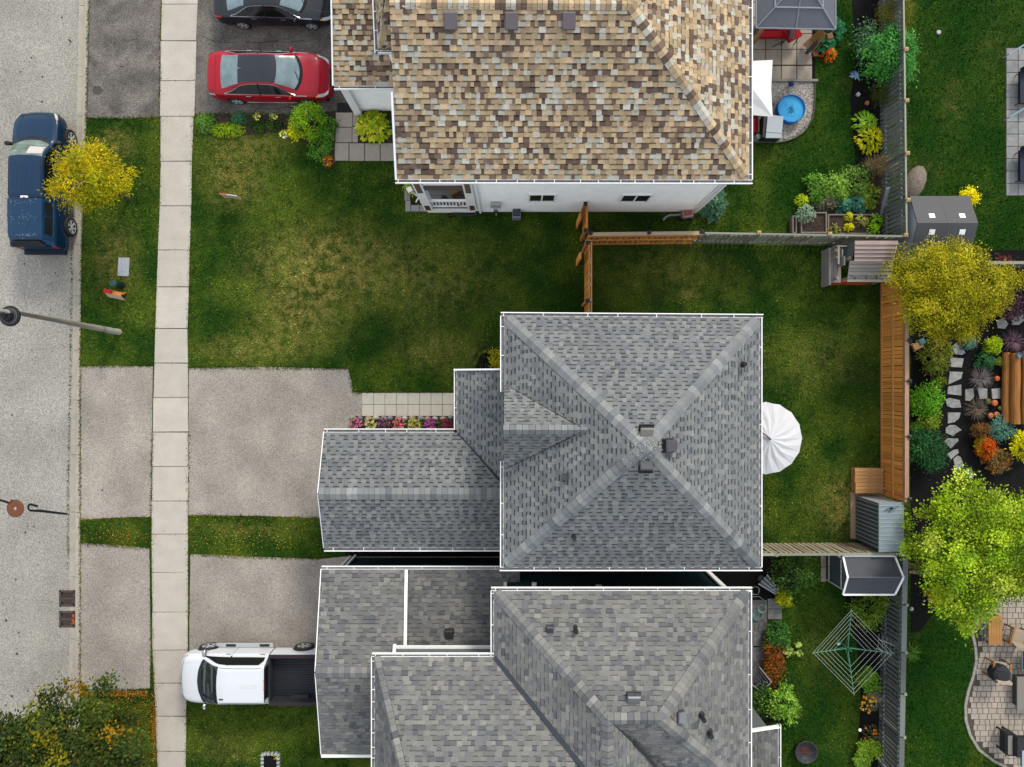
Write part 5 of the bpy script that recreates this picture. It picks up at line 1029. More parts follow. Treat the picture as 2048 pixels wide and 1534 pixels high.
def flowers(t, px, py, r, n, pal, h, sz=.05, z=0):
    mb = MB()
    for i in range(n):
        a = random.uniform(0, 6.28); q = r*random.random()**.5; c = P(px, py, z+h); x, y = c.x+q*math.cos(a), c.y+q*math.sin(a); col = S(*random.choice(pal), 1.5); zz = z+h*random.uniform(.8, 1.1); s_ = sz*random.uniform(.7, 1.2); n_ = 5
        mb.add([(x, y, zz-.004)]+[(x+s_*math.cos(k*math.pi/n_)*(1 if k % 2 == 0 else .55), y+s_*math.sin(k*math.pi/n_)*(1 if k % 2 == 0 else .55), zz+.008) for k in range(2*n_)], [(0, k+1, (k+1) % (2*n_)+1) for k in range(2*n_)], col)
    return stuff(mb.build('blossoms', M_flower, t))
YEL = [(204, 174, 40, 4), (180, 164, 44, 3), (146, 156, 46, 5), (110, 128, 42, 4), (226, 196, 70, 2)]
GRN = [(84, 128, 48, 3), (104, 150, 62, 3), (60, 100, 40, 2), (130, 170, 80, 1)]
LIME = [(150, 178, 56, 3), (176, 196, 74, 3), (112, 146, 44, 3), (84, 118, 40, 2), (200, 212, 100, 1)]
OLV = [(158, 150, 40, 3), (176, 166, 52, 3), (128, 130, 40, 3), (102, 116, 40, 2), (190, 172, 70, 1)]
DKG = [(52, 80, 36, 3), (70, 98, 42, 3), (38, 60, 32, 2), (92, 116, 50, 1)]
MAP = [(84, 104, 44, 4), (64, 86, 40, 5), (112, 120, 44, 3), (156, 146, 48, 1.4), (190, 140, 50, .5), (46, 66, 36, 4)]
# trees
c = P(186, 360, 2.5); tree('young_tree', 'small yellow leaved tree on the boulevard overhanging the blue pickup', (c.x+.05, c.y-.1), (c.x, c.y, 2.55), (1.42, 1.3, 1.0), .06, 150, 85, .13, .034, YEL, crad=.13, lump=.22, shell=.35)
c = P(116, 1548, 3.4); tree('maple_tree', 'dark green maple turning yellow beside the road and leaf littered grass', (c.x+.1, c.y-.2), (c.x, c.y, 3.4), (3.1, 3.1, 1.5), .14, 380, 100, .12, .09, [(r*.85, g*.85, b*.85, w_) for r, g, b, w_ in MAP], crad=.085, tone=.5, lump=.26, shell=.4, mix=.35)
c = P(1896, 580, 2.7); tree('honey_locust', 'olive yellow fine leaved tree behind the cedar fence', (c.x, c.y), (c.x, c.y, 2.7), (2.0, 1.95, 1.3), .08, 420, 95, .08, .042, OLV, crad=.09, lump=.2, tone=.45, shell=.4, mix=.6)
c = P(1962, 1100, 3.4); tree('linden_tree', 'large lime green leafy tree over the fence by the paver patio', (c.x, c.y), (c.x, c.y, 3.4), (2.5, 2.6, 1.7), .13, 430, 100, .085, .068, LIME, crad=.075, lump=.26, shell=.5, mix=.3, tone=.5)
# front garden of the tan roofed house
bush('globe_shrub', 'round clipped shrub, yellow on one side, beside the red car', 617, 242, .66, 1.1, [(92, 148, 46, 4), (130, 178, 56, 3), (200, 200, 40, 2), (70, 120, 40, 2)], 90, 34, .07, .04, crad=.16, shell=.8, lump=.06)
bush('gold_shrub', 'bright yellow leaved shrub growing against the round clipped shrub', 592, 262, .34, .6, [(222, 214, 40, 3), (196, 196, 44, 2), (150, 176, 50, 1)], 40, 26, .07, .04, crad=.22, shell=.5)
rosette('hosta', 'large yellow green hosta between the slab path and white siding', 748, 252, .82, .55, [(166, 182, 62, 4), (196, 198, 76, 3), (120, 150, 50, 3), (214, 200, 80, 1)], 230, .24, .15, rr=.66)
rosette('juniper', 'low feathery green groundcover at the street end of the flower bed', 412, 246, .45, .3, GRN, 420, .12, .03)
rosette('stonecrop', 'low lime yellow groundcover mat beside the feathery green groundcover', 455, 260, .75, .22, [(170, 190, 44, 3), (140, 172, 44, 3), (100, 140, 44, 2)], 620, .10, .03, rr=.32)
rosette('blue_fescue', 'small dark green tufted plant behind the lime yellow mat', 478, 236, .34, .3, [(60, 110, 70, 3), (84, 130, 90, 2)], 240, .14, .025)
for px, py, lb in ((514, 233, 'tiny yellow flowering plant close to the driveway edge'), (547, 234, 'yellow white daisy clump next to the round clipped shrub'), (567, 268, 'small yellow green tuft before the round clipped shrub')):
    t = rosette('bedding_plant', lb, px, py, .2, .25, [(190, 190, 60, 2), (120, 150, 60, 2)], 60, .09, .04); flowers(t, px, py, .15, 10, [(236, 220, 70), (240, 236, 210)], .28)
bush('groundcover', 'trailing green groundcover spilling toward the slab path corner', 640, 296, .55, .25, GRN, 50, 22, .08, .045, ry=.5, stems=3, crad=.2)
bush('groundcover', 'leafy green groundcover between the clipped shrub and slab path', 655, 262, .4, .3, GRN, 46, 24, .08, .045, ry=.7, stems=3, crad=.2)
bush('groundcover', 'patchy green groundcover in the middle of the flower bed', 530, 252, .75, .18, DKG, 46, 24, .07, .04, ry=.25, stems=3, crad=.2)
t = rosette('coral_bells', 'small red and yellow leaved plant at the tip of the flower bed', 656, 322, .26, .25, [(170, 70, 60, 2), (200, 170, 60, 2), (120, 60, 60, 1)], 90, .1, .06)
rosette('blue_hosta', 'small blue green leafy plant against the white siding corner', 784, 250, .28, .3, [(60, 100, 84, 2), (50, 80, 60, 2)], 70, .16, .08)
# flower strip in front of house B
for i, (px, pal, lb) in enumerate([(712, [(222, 96, 160), (240, 130, 180)], 'bright pink geranium at the driveway end of the stone edged strip'), (742, [(236, 220, 200), (200, 190, 90)], 'pale cream flowering clump next to the bright pink geranium'), (768, [(176, 100, 150), (110, 50, 90)], 'mauve flowering dark leaved clump behind the stone edging'), (798, [(238, 110, 130), (250, 140, 150)], 'coral pink geranium in the middle of the stone edged strip'), (828, [(220, 210, 130), (180, 170, 80)], 'cream green grassy clump next to the coral pink geranium'), (862, [(206, 90, 180), (170, 60, 130)], 'magenta purple flowering clump near the entry porch'), (893, [(200, 50, 110), (140, 50, 90)], 'dark crimson flowering clump against the entry porch')]):
    t = rosette('flower_clump', lb, px, 850, .33, .34, [(60, 84, 44, 2), (96, 110, 56, 2), (70, 40, 60, 1)] if i not in (1, 4) else [(170, 170, 84, 2), (120, 130, 60, 2)], 110, .12, .04, group='flower strip'); flowers(t, px, 849, .27, 46, pal, .38, .045)
bush('barberry', 'yellow green small shrub tucked beside the grey hip roof gutter', 996, 722, .35, .6, [(190, 180, 50, 2), (120, 130, 50, 2)], 40, 20, .08, .05)
# back garden of the tan roofed house
bush('viburnum', 'big fresh green rounded shrub against the grey fence', 1778, 112, 1.05, 1.7, [(84, 150, 70, 4), (60, 124, 56, 3), (112, 178, 92, 2), (40, 90, 46, 2)], 140, 40, .11, .06, ry=.95, crad=.16, shell=.5, lump=.22)
bush('laurel', 'dark glossy leaved shrub on the lawn side of the big green shrub', 1735, 92, .5, 1.0, [(70, 110, 70, 3), (110, 140, 110, 2), (40, 70, 44, 2)], 50, 30, .13, .05, ry=.8)
bush('arborvitae', 'olive brown conifer shrub at the top of the mulch bed', 1788, 26, .68, 1.5, [(110, 112, 44, 3), (90, 92, 36, 3), (130, 126, 56, 1)], 110, 40, .07, .02, crad=.16, lump=.12)
bush('cedar_shrub', 'dark olive shrub half under the big green shrub by the fence', 1770, 186, .5, .8, [(80, 88, 40, 3), (60, 70, 34, 2)], 60, 30, .07, .025)
rosette('hosta', 'light green hosta above the yellow hosta in the mulch bed', 1730, 246, .52, .5, [(130, 170, 60, 3), (110, 150, 52, 2), (160, 190, 80, 1)], 170, .2, .07)
rosette('hosta', 'golden yellow hosta leaning on the grey fence', 1738, 278, .62, .5, [(196, 190, 50, 3), (216, 206, 70, 2), (130, 150, 50, 2)], 210, .2, .08)
rosette('blue_leaf_plant', 'pale blue leaved plant at the edge of the mulch bed', 1710, 153, .2, .25, [(170, 190, 220, 2), (120, 150, 190, 1)], 26, .2, .08)
for px, py, r_, lb in ((1666, 60, .55, 'dark green round leaved plant beside the gazebo post'), (1650, 88, .45, 'blue green leafy plant behind the wooden lantern post')):
    rosette('bergenia', lb, px, py, r_, .5, [(36, 92, 58, 3), (50, 116, 74, 2)], 80, .22, .2)
t = rosette('croton', 'red and yellow leaved plant at the corner of the patio slabs', 1657, 108, .36, .4, [(196, 60, 40, 3), (200, 150, 40, 2), (90, 100, 40, 2), (230, 100, 60, 1)], 130, .15, .06)
bush('dry_grass', 'straw coloured dried grass heap draped over the grey fence', 1765, 330, .62, .5, [(176, 156, 116, 3), (140, 122, 86, 2), (110, 100, 70, 2)], 60, 40, .3, .012, cat='dried grass', ry=.25, stems=3)
bush('vine', 'bare purplish vine trailing on the grey fence boards', 1790, 245, .3, .7, [(150, 140, 140, 2), (90, 70, 70, 2)], 30, 16, .25, .01, ry=.9, stems=3)
for px, py, r_, h_, pal, lb in ((1636, 378, .5, .5, GRN, 'light green leafy vegetable plant nearest the lawn'), (1674, 372, .55, .6, [(140, 176, 80, 3), (100, 140, 60, 2)], 'pale green tomato plant in the middle of the vegetable bed'), (1712, 362, .6, .55, [(110, 140, 60, 2), (80, 110, 50, 2), (60, 80, 46, 1)], 'tangled green bean plants beside the leaning plank'), (1650, 400, .45, .4, [(86, 96, 70, 2), (120, 110, 96, 2)], 'grey brown fading squash leaves in the vegetable bed'), (1738, 392, .4, .4, [(90, 120, 50, 2), (150, 150, 60, 1)], 'yellowing low plant beside the fence board')):
    bush('vegetable_plant', lb, px, py, r_, h_, pal, 40, 26, .12, .07, cat='vegetable', crad=.22, stems=4, group='vegetable plants')
for px, py, lb in ((1684, 406, 'blue green cabbage plant next to the lime tuft'), (1722, 404, 'wide blue green kale plant close to the raised bed rail')):
    rosette('cabbage', lb, px, py, .45, .35, [(70, 120, 100, 3), (96, 146, 124, 2), (50, 90, 76, 2)], 70, .26, .2, cat='vegetable')
rosette('lime_tuft', 'bright lime yellow feathery tuft at the end of the vegetable bed', 1605, 402, .3, .4, [(190, 206, 50, 3), (160, 186, 50, 2)], 150, .14, .03)
rosette('sage', 'silvery grey green sage spilling over the raised bed', 1612, 428, .42, .4, [(150, 176, 150, 3), (120, 150, 120, 2)], 260, .1, .04, z=.25)
for px, py, r_, pal, lb in ((1698, 433, .18, [(190, 190, 70, 1)], 'small yellow herb by the long raised bed rail'), (1725, 442, .28, [(170, 170, 90, 2), (130, 130, 70, 1)], 'pale straw herb in the middle of the long raised bed'), (1752, 440, .3, [(140, 190, 50, 2), (110, 160, 50, 1)], 'bright green herb at the fence end of the long raised bed'), (1698, 455, .2, [(200, 196, 60, 1)], 'tiny lime herb near the fence top of the long raised bed'), (1668, 460, .3, [(150, 150, 70, 2), (110, 110, 60, 1)], 'faded yellow herb against the grey green fence'), (1748, 458, .26, [(150, 200, 60, 2)], 'lime lettuce at the fence corner of the long raised bed')):
    rosette('herb', lb, px, py, r_, .25, pal, 70, .12, .06, z=.2)
bush('goldenrod', 'small bright yellow flowering bush beside the pale resin shed', 1939, 391, .33, .6, [(240, 226, 20, 3), (222, 206, 30, 2)], 40, 26, .08, .05, crad=.25)
rosette('hosta', 'large grey green hosta at the back corner of the white house', 1425, 402, .62, .6, [(84, 116, 92, 3), (64, 96, 74, 3), (140, 166, 140, 1)], 120, .36, .22, rr=.8)
# black mulch garden
for px, py, r_, h_, pal, n, ll, lw, lb in (
    (1870, 716, .62, .7, [(96, 120, 46, 3), (128, 140, 60, 2), (120, 72, 56, 1.4)], 70, .12, .07, 'green shrub with bronze tips next to the stepping stones'),
    (1878, 762, .28, .45, [(104, 118, 40, 2), (80, 96, 36, 1)], 30, .07, .04, 'small olive shrub above the bright green shrub'),
    (1850, 800, .62, .8, [(104, 160, 50, 3), (80, 140, 44, 3), (130, 180, 70, 1)], 90, .1, .055, 'bright grass green shrub hugging the cedar fence'),
    (1858, 840, .4, .55, [(130, 150, 56, 3), (104, 130, 50, 2)], 50, .1, .05, 'yellowish green shrub below the bright green shrub'),
    (1848, 902, .85, .9, [(44, 88, 48, 4), (60, 108, 60, 3), (34, 66, 40, 2)], 120, .1, .05, 'deep green spreading shrub between cedar fence and lime tree'),
    (1834, 855, .3, .4, [(70, 110, 44, 2), (96, 130, 54, 1)], 30, .1, .05, 'small green fern like clump at a fence post'),
    (1985, 690, .33, .55, [(160, 180, 50, 3), (130, 156, 46, 2)], 45, .08, .05, 'round yellow green dwarf shrub near the log bench'),
    (1970, 722, .36, .4, [(50, 96, 60, 3), (70, 120, 70, 2)], 40, .1, .03, 'dark green spiky perennial beside the log bench'),
    (1996, 722, .16, .3, [(110, 120, 50, 2)], 20, .08, .05, 'tiny olive ball plant touching the log bench'),
    (1935, 685, .32, .35, [(100, 140, 130, 3), (70, 110, 100, 2)], 40, .12, .02, 'blue green spruce like tuft under the olive tree'),
    (1972, 895, .42, .5, [(196, 90, 36, 3), (170, 60, 36, 2), (190, 140, 44, 1)], 60, .09, .05, 'rust orange autumn shrub in the black mulch'),
    (1958, 862, .34, .5, [(120, 84, 50, 3), (92, 70, 44, 2)], 45, .08, .04, 'brown dome shrub above the rust orange shrub'),
    (1962, 888, .3, .4, [(160, 160, 50, 2), (120, 130, 46, 1)], 40, .08, .04, 'mustard green low shrub beside the rust orange shrub'),
    (2002, 858, .5, .4, [(96, 136, 120, 3), (120, 160, 144, 2), (60, 96, 80, 1)], 60, .14, .03, 'wide blue green conifer mat at the end of the log bench'),
    (1995, 920, .5, .45, [(120, 110, 60, 2), (150, 96, 60, 2), (80, 96, 70, 1)], 55, .1, .05, 'mixed russet green mound below the rust orange shrub'),
    (2045, 890, .5, .9, [(214, 208, 50, 3), (190, 190, 50, 2)], 60, .12, .05, 'golden yellow spirea beyond the blue conifer mat')):
    bush('garden_shrub', lb, px, py, r_, h_, pal, n, 24, ll, lw, z=.02, crad=.2, group='mulch garden shrubs', stems=3)
for px, py, r_, lb, pal in ((2025, 602, .75, 'dark purple leaved smoke bush against the mulch', [(84, 60, 70, 3), (60, 44, 54, 3), (120, 90, 100, 1)]), (2010, 545, .5, 'red tipped dark shrub at the olive tree edge', [(120, 60, 50, 2), (70, 44, 48, 3)])):
    bush('smoke_bush', lb, px, py, r_, .9, pal, 80, 26, .13, .05, z=.02, crad=.2)
for px, py, r_, pal, lb in ((1963, 757, .62, [(150, 140, 140, 3), (110, 100, 100, 2)], 'silvery purple fountain grass by the middle stepping stones'), (1954, 817, .55, [(140, 126, 110, 3), (100, 88, 76, 2)], 'brown fountain grass between two pumpkins and the path'), (2026, 683, .6, [(140, 110, 124, 3), (96, 76, 84, 2)], 'mauve fountain grass beside the log bench top')):
    grass_tuft('fountain_grass', lb, px, py, r_, .55, pal, 240, group='fountain grasses')
grass_tuft('sedge', 'bright green arching sedge poking out from the dark slat fence', 1822, 1305, .55, .5, [(120, 160, 70, 2), (90, 130, 60, 2)], 140, z=0)
bush('marigold', 'orange yellow flower clump under the lime green tree', 1873, 1192, .32, .4, [(230, 190, 30, 3), (240, 150, 30, 1), (120, 150, 50, 1)], 40, 22, .08, .05, cat='flowers')
# yard with the clothesline
for px, py, r_, h_, pal, lb, ry in ((1585, 1145, .85, 1.3, DKG, 'tall dark green shrub next to the folded white parasol', .8), (1740, 1215, .68, .9, [(96, 128, 50, 3), (140, 160, 60, 2), (70, 96, 44, 2)], 'yellow green shrub between plastic shed and clothesline', .75), (1738, 1360, .42, .6, [(120, 156, 60, 3), (90, 126, 50, 2)], 'small light green shrub beside the slat fence under the clothesline', .4), (1565, 1408, .62, 1.0, [(130, 170, 70, 3), (100, 144, 56, 3), (160, 196, 96, 1)], 'rounded fresh green shrub near the fire pit', .65), (1520, 1400, .55, .7, DKG, 'shaded dark green shrub against the grey house gutter', .6), (1545, 1320, .4, .5, [(120, 76, 40, 3), (150, 90, 44, 2), (80, 70, 40, 1)], 'rust brown dying plants in the wooden planter strip', 1.0), (1552, 1270, .42, .6, [(70, 110, 50, 3), (50, 84, 40, 2)], 'green bean vines in the wire framed planter', .55), (1738, 1500, .5, .5, [(150, 180, 70, 3), (120, 156, 60, 2)], 'lime leaved plant in the fence bed corner', .35), (1725, 1525, .3, .4, [(150, 180, 80, 2), (110, 150, 60, 1)], 'small pale leafed plant below the lime leaved plant', .3), (1568, 1195, .3, .5, [(190, 190, 60, 3), (130, 150, 50, 2)], 'yellow green shrub at the tip of the folded white parasol', .35)):
    bush('yard_shrub', lb, px, py, r_, h_, pal, 60, 30, .11, .06, crad=.2, ry=ry, group='shrubs in the clothesline yard')
bush('squash_vine', 'pale leaved squash vine reaching over the lawn', 1585, 1300, .35, .35, [(190, 200, 120, 3), (150, 176, 90, 2)], 14, 5, .16, .13, cat='vine', ry=.35, crad=.2)
for px, py, n, pal, lb in ((1737, 1408, 26, [(236, 160, 30), (240, 190, 60)], 'orange rudbeckia flowers in the bed by the slat fence'), (1742, 1468, 8, [(240, 150, 40), (230, 120, 40)], 'few orange blossoms low in the fence bed')):
    t = rosette('rudbeckia', lb, px, py, .4, .35, [(84, 90, 56, 2), (120, 116, 90, 2), (70, 70, 50, 1)], 120, .14, .03, cat='flowers'); flowers(t, px, py, .35, n, pal, .4, .06)
bush('dried_stems', 'grey dried perennial stems beside the orange rudbeckia', 1748, 1395, .35, .4, [(160, 156, 140, 2), (120, 116, 100, 2)], 30, 20, .2, .012, cat='dried grass')
# grass: short blades over all lawns, longer and browner along paved edges
def inpoly(x, y, poly):
    r_ = np.zeros(len(x), bool); n = len(poly)
    for i in range(n):
        (x0, y0), (x1, y1) = poly[i], poly[(i+1) % n]
        if y0 == y1: continue
        r_ ^= ((y0 > y) != (y1 > y)) & (x < (x1-x0)*(y-y0)/(y1-y0)+x0)
    return r_
EXC = [[(324, -100), (397, -100), (386, 300), (376, 700), (377, 1300), (372, 1600), (318, 1600), (305, 1250), (305, 950), (317, 500)], [(178, -60), (323, -60), (321, 234), (172, 236)], [(394, -80), (1000, -80), (1000, 215), (668, 222), (480, 230), (391, 228)],
       [(161, 733), (306, 733), (303, 1034), (161, 1040)], [(378, 736), (697, 738), (706, 785), (1100, 786), (1100, 1020), (640, 1036), (376, 1030)], [(161, 1086), (299, 1096), (300, 1376), (180, 1381), (161, 1362)], [(381, 1108), (700, 1112), (700, 1400), (379, 1400)],
       [(392, 229), (668, 224), (672, 325), (655, 340), (610, 295), (500, 282), (400, 276)], [(670, 222), (800, 222), (800, 322), (670, 322)], [(860, 60), (1383, 60), (1383, 425), (810, 425)], [(1028, 668), (1413, 668), (1413, 1053), (1028, 1053)], [(700, 1098), (1480, 1098), (1480, 1600), (700, 1600)],
       [(1380, -100), (1630, -100), (1630, 210), (1610, 262), (1560, 284), (1480, 280), (1380, 200)], [(1700, -60), (1765, -60), (1765, 330), (1730, 350), (1700, 200)], [(1600, 395), (1680, 345), (1765, 322), (1765, 470), (1592, 470)], [(1822, 500), (2200, 500), (2200, 1010), (1960, 1140), (1842, 1260), (1822, 1266)],
       [(1690, 1190), (1790, 1120), (1800, 1600), (1690, 1600), (1722, 1400)], [(1470, 1110), (1600, 1112), (1570, 1215), (1548, 1345), (1590, 1440), (1470, 1450)], [(1925, 1200), (2100, 1200), (2100, 1600), (2010, 1534), (1930, 1440), (1949, 1320)], [(2012, 95), (2200, 95), (2200, 395), (2012, 395)], [(1410, 760), (1485, 760), (1485, 1020), (1410, 1020)]]
n = 330000
gx = rng.uniform(150, 2060, n); gy_ = rng.uniform(-15, 1550, n); keep = gx > np.interp(gy_, CY, C_r)-1
for e_ in EXC: keep &= ~inpoly(gx, gy_, e_)
gx, gy_ = gx[keep], gy_[keep]; n = len(gx)
def blades(x, y, L_, wd, name, mat, tint, lean=.9):
    n = len(x); a = rng.uniform(0, 6.28, n); ln = rng.uniform(.2, lean, n); h = L_*rng.uniform(.6, 1.3, n); d = np.stack([np.cos(a), np.sin(a)], 1); sd = np.stack([-np.sin(a), np.cos(a)], 1)*(wd*rng.uniform(.6, 1.4, n)/2)[:, None]; b = np.stack([x, y], 1)
    tip = b+d*(h*ln)[:, None]; V = np.stack([np.concatenate([b+sd, np.full((n, 1), .0)], 1), np.concatenate([b-sd, np.full((n, 1), .0)], 1), np.concatenate([tip, (h*(1-ln*.55))[:, None]], 1)], 1).reshape(-1, 3)
    return stuff(tag(np_mesh(name, V, np.arange(n*3).reshape(-1, 3), tint, mat), *{'grass': ('short mown green and straw grass on all the lawns', 'grass'), 'edge_grass': ('longer tufts of grass along pavement and driveway edges', 'grass')}[name]))
tv = rng.uniform(.45, 2.3, n)[:, None]*np.where(rng.random(n)[:, None] < .15, np.array([[1.9, 1.6, 1.3]]), np.array([[1, 1, 1]])); blades((gx-1024)/48, (767-gy_)/48, .075, .045, 'grass', M_blade, tv)
ex, ey = [], []
def edge_line(pts, dens=60, j=1.6):
    for (x0, y0), (x1, y1) in zip(pts[:-1], pts[1:]):
        m = int(math.hypot(x1-x0, y1-y0)/48*dens); u = rng.random(m); ex.extend(lerp(x0, x1, u)+rng.normal(0, j, m)); ey.extend(lerp(y0, y1, u)+rng.normal(0, j, m))
edge_line([(a, y) for y, a, b in SL if 220 < y < 740]); edge_line([(b, y) for y, a, b in SL if 220 < y < 740]); edge_line([(a, y) for y, a, b in SL if y > 730], 130); edge_line([(b, y) for y, a, b in SL if 730 < y], 70); edge_line([(a, y) for y, a, b in SL if y < 260], 60)
edge_line([(cx(C_r, y), y) for y in range(0, 1540, 60)], 90, 1.0); edge_line([(cx(C_g, y), y) for y in range(300, 1170, 60)], 30, .8)
for pts in ([(172, 237), (321, 236)], [(161, 732), (305, 732)], [(378, 735), (698, 737), (706, 786), (912, 786)], [(161, 1039), (303, 1035)], [(376, 1031), (640, 1036)], [(161, 1087), (299, 1096)], [(381, 1109), (640, 1117)], [(391, 229), (600, 229)], [(161, 1380), (300, 1378)], [(1628, 164), (1624, 240), (1585, 278), (1520, 285)], [(1500, 163), (1630, 163)]): edge_line(pts, 110, 1.7)
for j0 in jn[3:]: edge_line([(318 if j0 < 700 else 306, j0), (380 if j0 < 700 else 375, j0)], 10, .5)
ex, ey = np.array(ex), np.array(ey); m = len(ex); tint = np.where(rng.random((m, 1)) < np.where(ey > 1000, .85, .4)[:, None], np.array([[2.6, 1.6, .9]]), np.array([[1.1, 1.2, 1.0]]))*rng.uniform(.6, 1.3, (m, 1)); blades((ex-1024)/48, (767-ey)/48, .09, .04, 'edge_grass', M_blade, tint, 1.1)
# fallen leaves
def litter(name, label, px, py, sx, sy, n, pal, z=.03, uni=False):
    x = rng.uniform(px-sx, px+sx, n) if uni else rng.normal(px, sx, n); y = rng.uniform(py-sy, py+sy, n) if uni else rng.normal(py, sy, n); k = x > np.interp(y, CY, C_r)-3 if px > 150 else np.ones(n, bool); x, y = x[k], y[k]; n = len(x)
    C = np.stack([(x-1024)/48, (767-y)/48, z+rng.uniform(0, .05, n)], 1); a = rng.uniform(0, 6.28, n); V, Fq = leaf_geo(C, np.stack([np.cos(a), np.sin(a), np.zeros(n)], 1), ups(n, .35), rng.uniform(.03, .07, n), rng.uniform(.02, .04, n)); return stuff(tag(np_mesh(name, V, Fq, pal_pick(pal, n), M_leaf), label, 'leaves'))
ORG = [(186, 116, 46, 4), (160, 98, 42, 3), (196, 146, 84, 2), (130, 84, 40, 3), (214, 176, 120, 1), (120, 100, 40, 2)]
litter('fallen_leaves', 'orange fallen leaves carpeting the grass beside the dark maple', 238, 1462, 66, 72, 1300, ORG, uni=True); litter('fallen_leaves', 'band of orange fallen leaves at the driveway apron end', 232, 1386, 66, 5, 760, ORG, uni=True)
litter('fallen_leaves', 'rust leaves gathered along the pavement edge by the maple', 309, 1452, 3, 50, 420, ORG); litter('fallen_leaves', 'pale leaves scattered on the small grass strip between aprons', 235, 1072, 45, 11, 200, ORG)
litter('fallen_leaves', 'yellow leaf crumbs on the narrow grass strip beside the garage', 500, 1075, 90, 22, 260, [(190, 160, 60, 2), (210, 190, 100, 1), (150, 120, 50, 2)]); litter('fallen_leaves', 'brown leaves swept in the gutter ahead of the blue pickup', 156, 262, 6, 14, 160, [(110, 84, 60, 2), (80, 60, 50, 2)], z=-.11)
litter('fallen_leaves', 'white petals and leaf specks strewn across the front lawn', 640, 560, 240, 130, 260, [(150, 146, 100, 2), (130, 120, 70, 2)], z=.05); litter('fallen_leaves', 'pale clover specks on the fenced back lawn', 1580, 620, 150, 90, 90, [(150, 150, 110, 1)], z=.05)
# ================================================================ SMALL THINGS
def circ(x, y, r, n=24, e=1.0, ph=0): return [(x+r*math.cos(2*math.pi*i/n+ph), y+r*e*math.sin(2*math.pi*i/n+ph)) for i in range(n)]
def rect(px0, py0, px1, py1): return [G(px0, py0), G(px1, py0), G(px1, py1), G(px0, py1)]
def slab(poly, z0, z1, mat, parent, name='slab'):
    c = np.mean(poly, 0); n = len(poly); q = [tuple(c+(np.array(p)-c)*.97) for p in poly]
    return MB().add([(*p, z0) for p in poly]+[(*p, z1-.008) for p in poly]+[(*p, z1) for p in q], [(i, (i+1) % n, n+(i+1) % n, n+i) for i in range(n)]+[(n+i, n+(i+1) % n, 2*n+(i+1) % n, 2*n+i) for i in range(n)]+[tuple(range(2*n, 3*n))]).build(name, mat, parent)
# street lamp: concrete pole, bracket arm and round luminaire
b = P(238, 664); top = P(8, 621, 6.9); t = thing('street_lamp', 'tapered concrete street lamp with round black luminaire on the boulevard', 'street lamp', b)
M_pole = mk('pole_concrete', S(170, 166, 154), .8, streak=(20, 20, 1, .2)); MB().tube([b, lerp(b, top, .3), lerp(b, top, .97)], [.13, .11, .065], 14).build('pole', M_pole, t, smooth=True)
arm = top+Vector((-1.1, .12, .1)); MB().tube([lerp(b, top, .96), top+Vector((-.2, .02, .08)), arm], [.06, .045, .035], 8).build('arm', M_pole, t, smooth=True)
lc = P(19, 632, 6.45); MB().lathe([(.0, .30), (.07, .30), (.09, .22), (.16, .16), (.20, .05), (.335, .0), (.34, -.05), (.26, -.06), (.16, -.02), (0, -.02)], lc, 28).build('luminaire', mk('luminaire_black', S(28, 30, 36), .5, spec=.2), t, smooth=False)
MB().lathe([(.28, .018), (.25, .035), (.22, .04), (.2, .055)], lc, 28).build('luminaire_ring', M_dkmetal, t); MB().beam(lc+Vector((-.02, 0, .28)), lerp(b, top, .965), .04, .04).build('bracket', M_pole, t)
d = lerp(b, top, .06); MB().rbox(d.x+.02, d.y+.12, d.z, .1, .03, .2).build('hand_hole_cover', M_blackpl, t)
for u in (.17, .19): q = lerp(b, top, u); MB().lathe([(.128, 0), (.128, .025)], q, 14).build('band', M_blackpl, t)
t = tag(slab([G(238, 515), G(260, 516), G(258, 553), G(236, 552)], -.05, .05, mk('grey_lid', S(196, 200, 204), .9, var=(14, .14)), None, 'utility_lid'), 'pale grey rectangular utility vault lid in the boulevard grass', 'utility lid')
p = P(243, 571); t = thing('cable_pedestal', 'short dark green cylindrical cable pedestal beside the vault lid', 'pedestal', p); gm = mk('utility_green', S(52, 98, 84), .5); MB().lathe([(.15, 0), (.14, .05), (.135, .6)], p, 18).build('base', mk('utility_dark_green', S(36, 66, 52), .6), t); MB().lathe([(.145, .52), (.15, .6), (.145, .66), (.1, .69), (0, .70)], p, 18).build('cap', gm, t, smooth=True)
def yard_sign(label, px, py, ln, h, ang, c1, c2, band):
    p = P(px, py); t = thing('yard_sign', label, 'sign', p, R(ang)); a = Vector((-ln/2, 0, .12)); b_ = Vector((ln/2, 0, .12)); 
    MB().box(-ln/2, ln/2, -.02, .02, h-.5, h).build('panel', mk('sign_'+label[:6], c1, .5), t, local=True); MB().box(-ln/2+.01, ln/2-.01, -.024, -.02, h-.46, h-.04).build('face', mk('signf_'+label[:6], c2, .5), t, local=True)
    MB().box(-ln/2, -ln/2+ln*.4, -.021, .021, h, h+.012).build('top_edge', mk('signe_'+label[:6], band, .5), t, local=True)
    for x in (-ln*.3, ln*.3): MB().tube([(x, 0, -.02), (x, 0, h-.4)], .006, 5).build('wire_leg', M_steel, t, local=True)
    return t
t = thing('sandwich_sign', 'folded orange and white lawn sign with a red corner by the green pedestal', 'sign', P(236, 590), R(-12))
MB().add([(-.36, -.16, .02), (.36, -.16, .02), (.36, .0, .42), (-.36, .0, .42)], [(0, 1, 2, 3)]).add([(-.36, -.165, .0), (.36, -.165, .0), (.36, -.005, .41), (-.36, -.005, .41)], [(3, 2, 1, 0)]).build('front_panel', mk('cream_panel', S(226, 206, 176), .6), t, local=True)
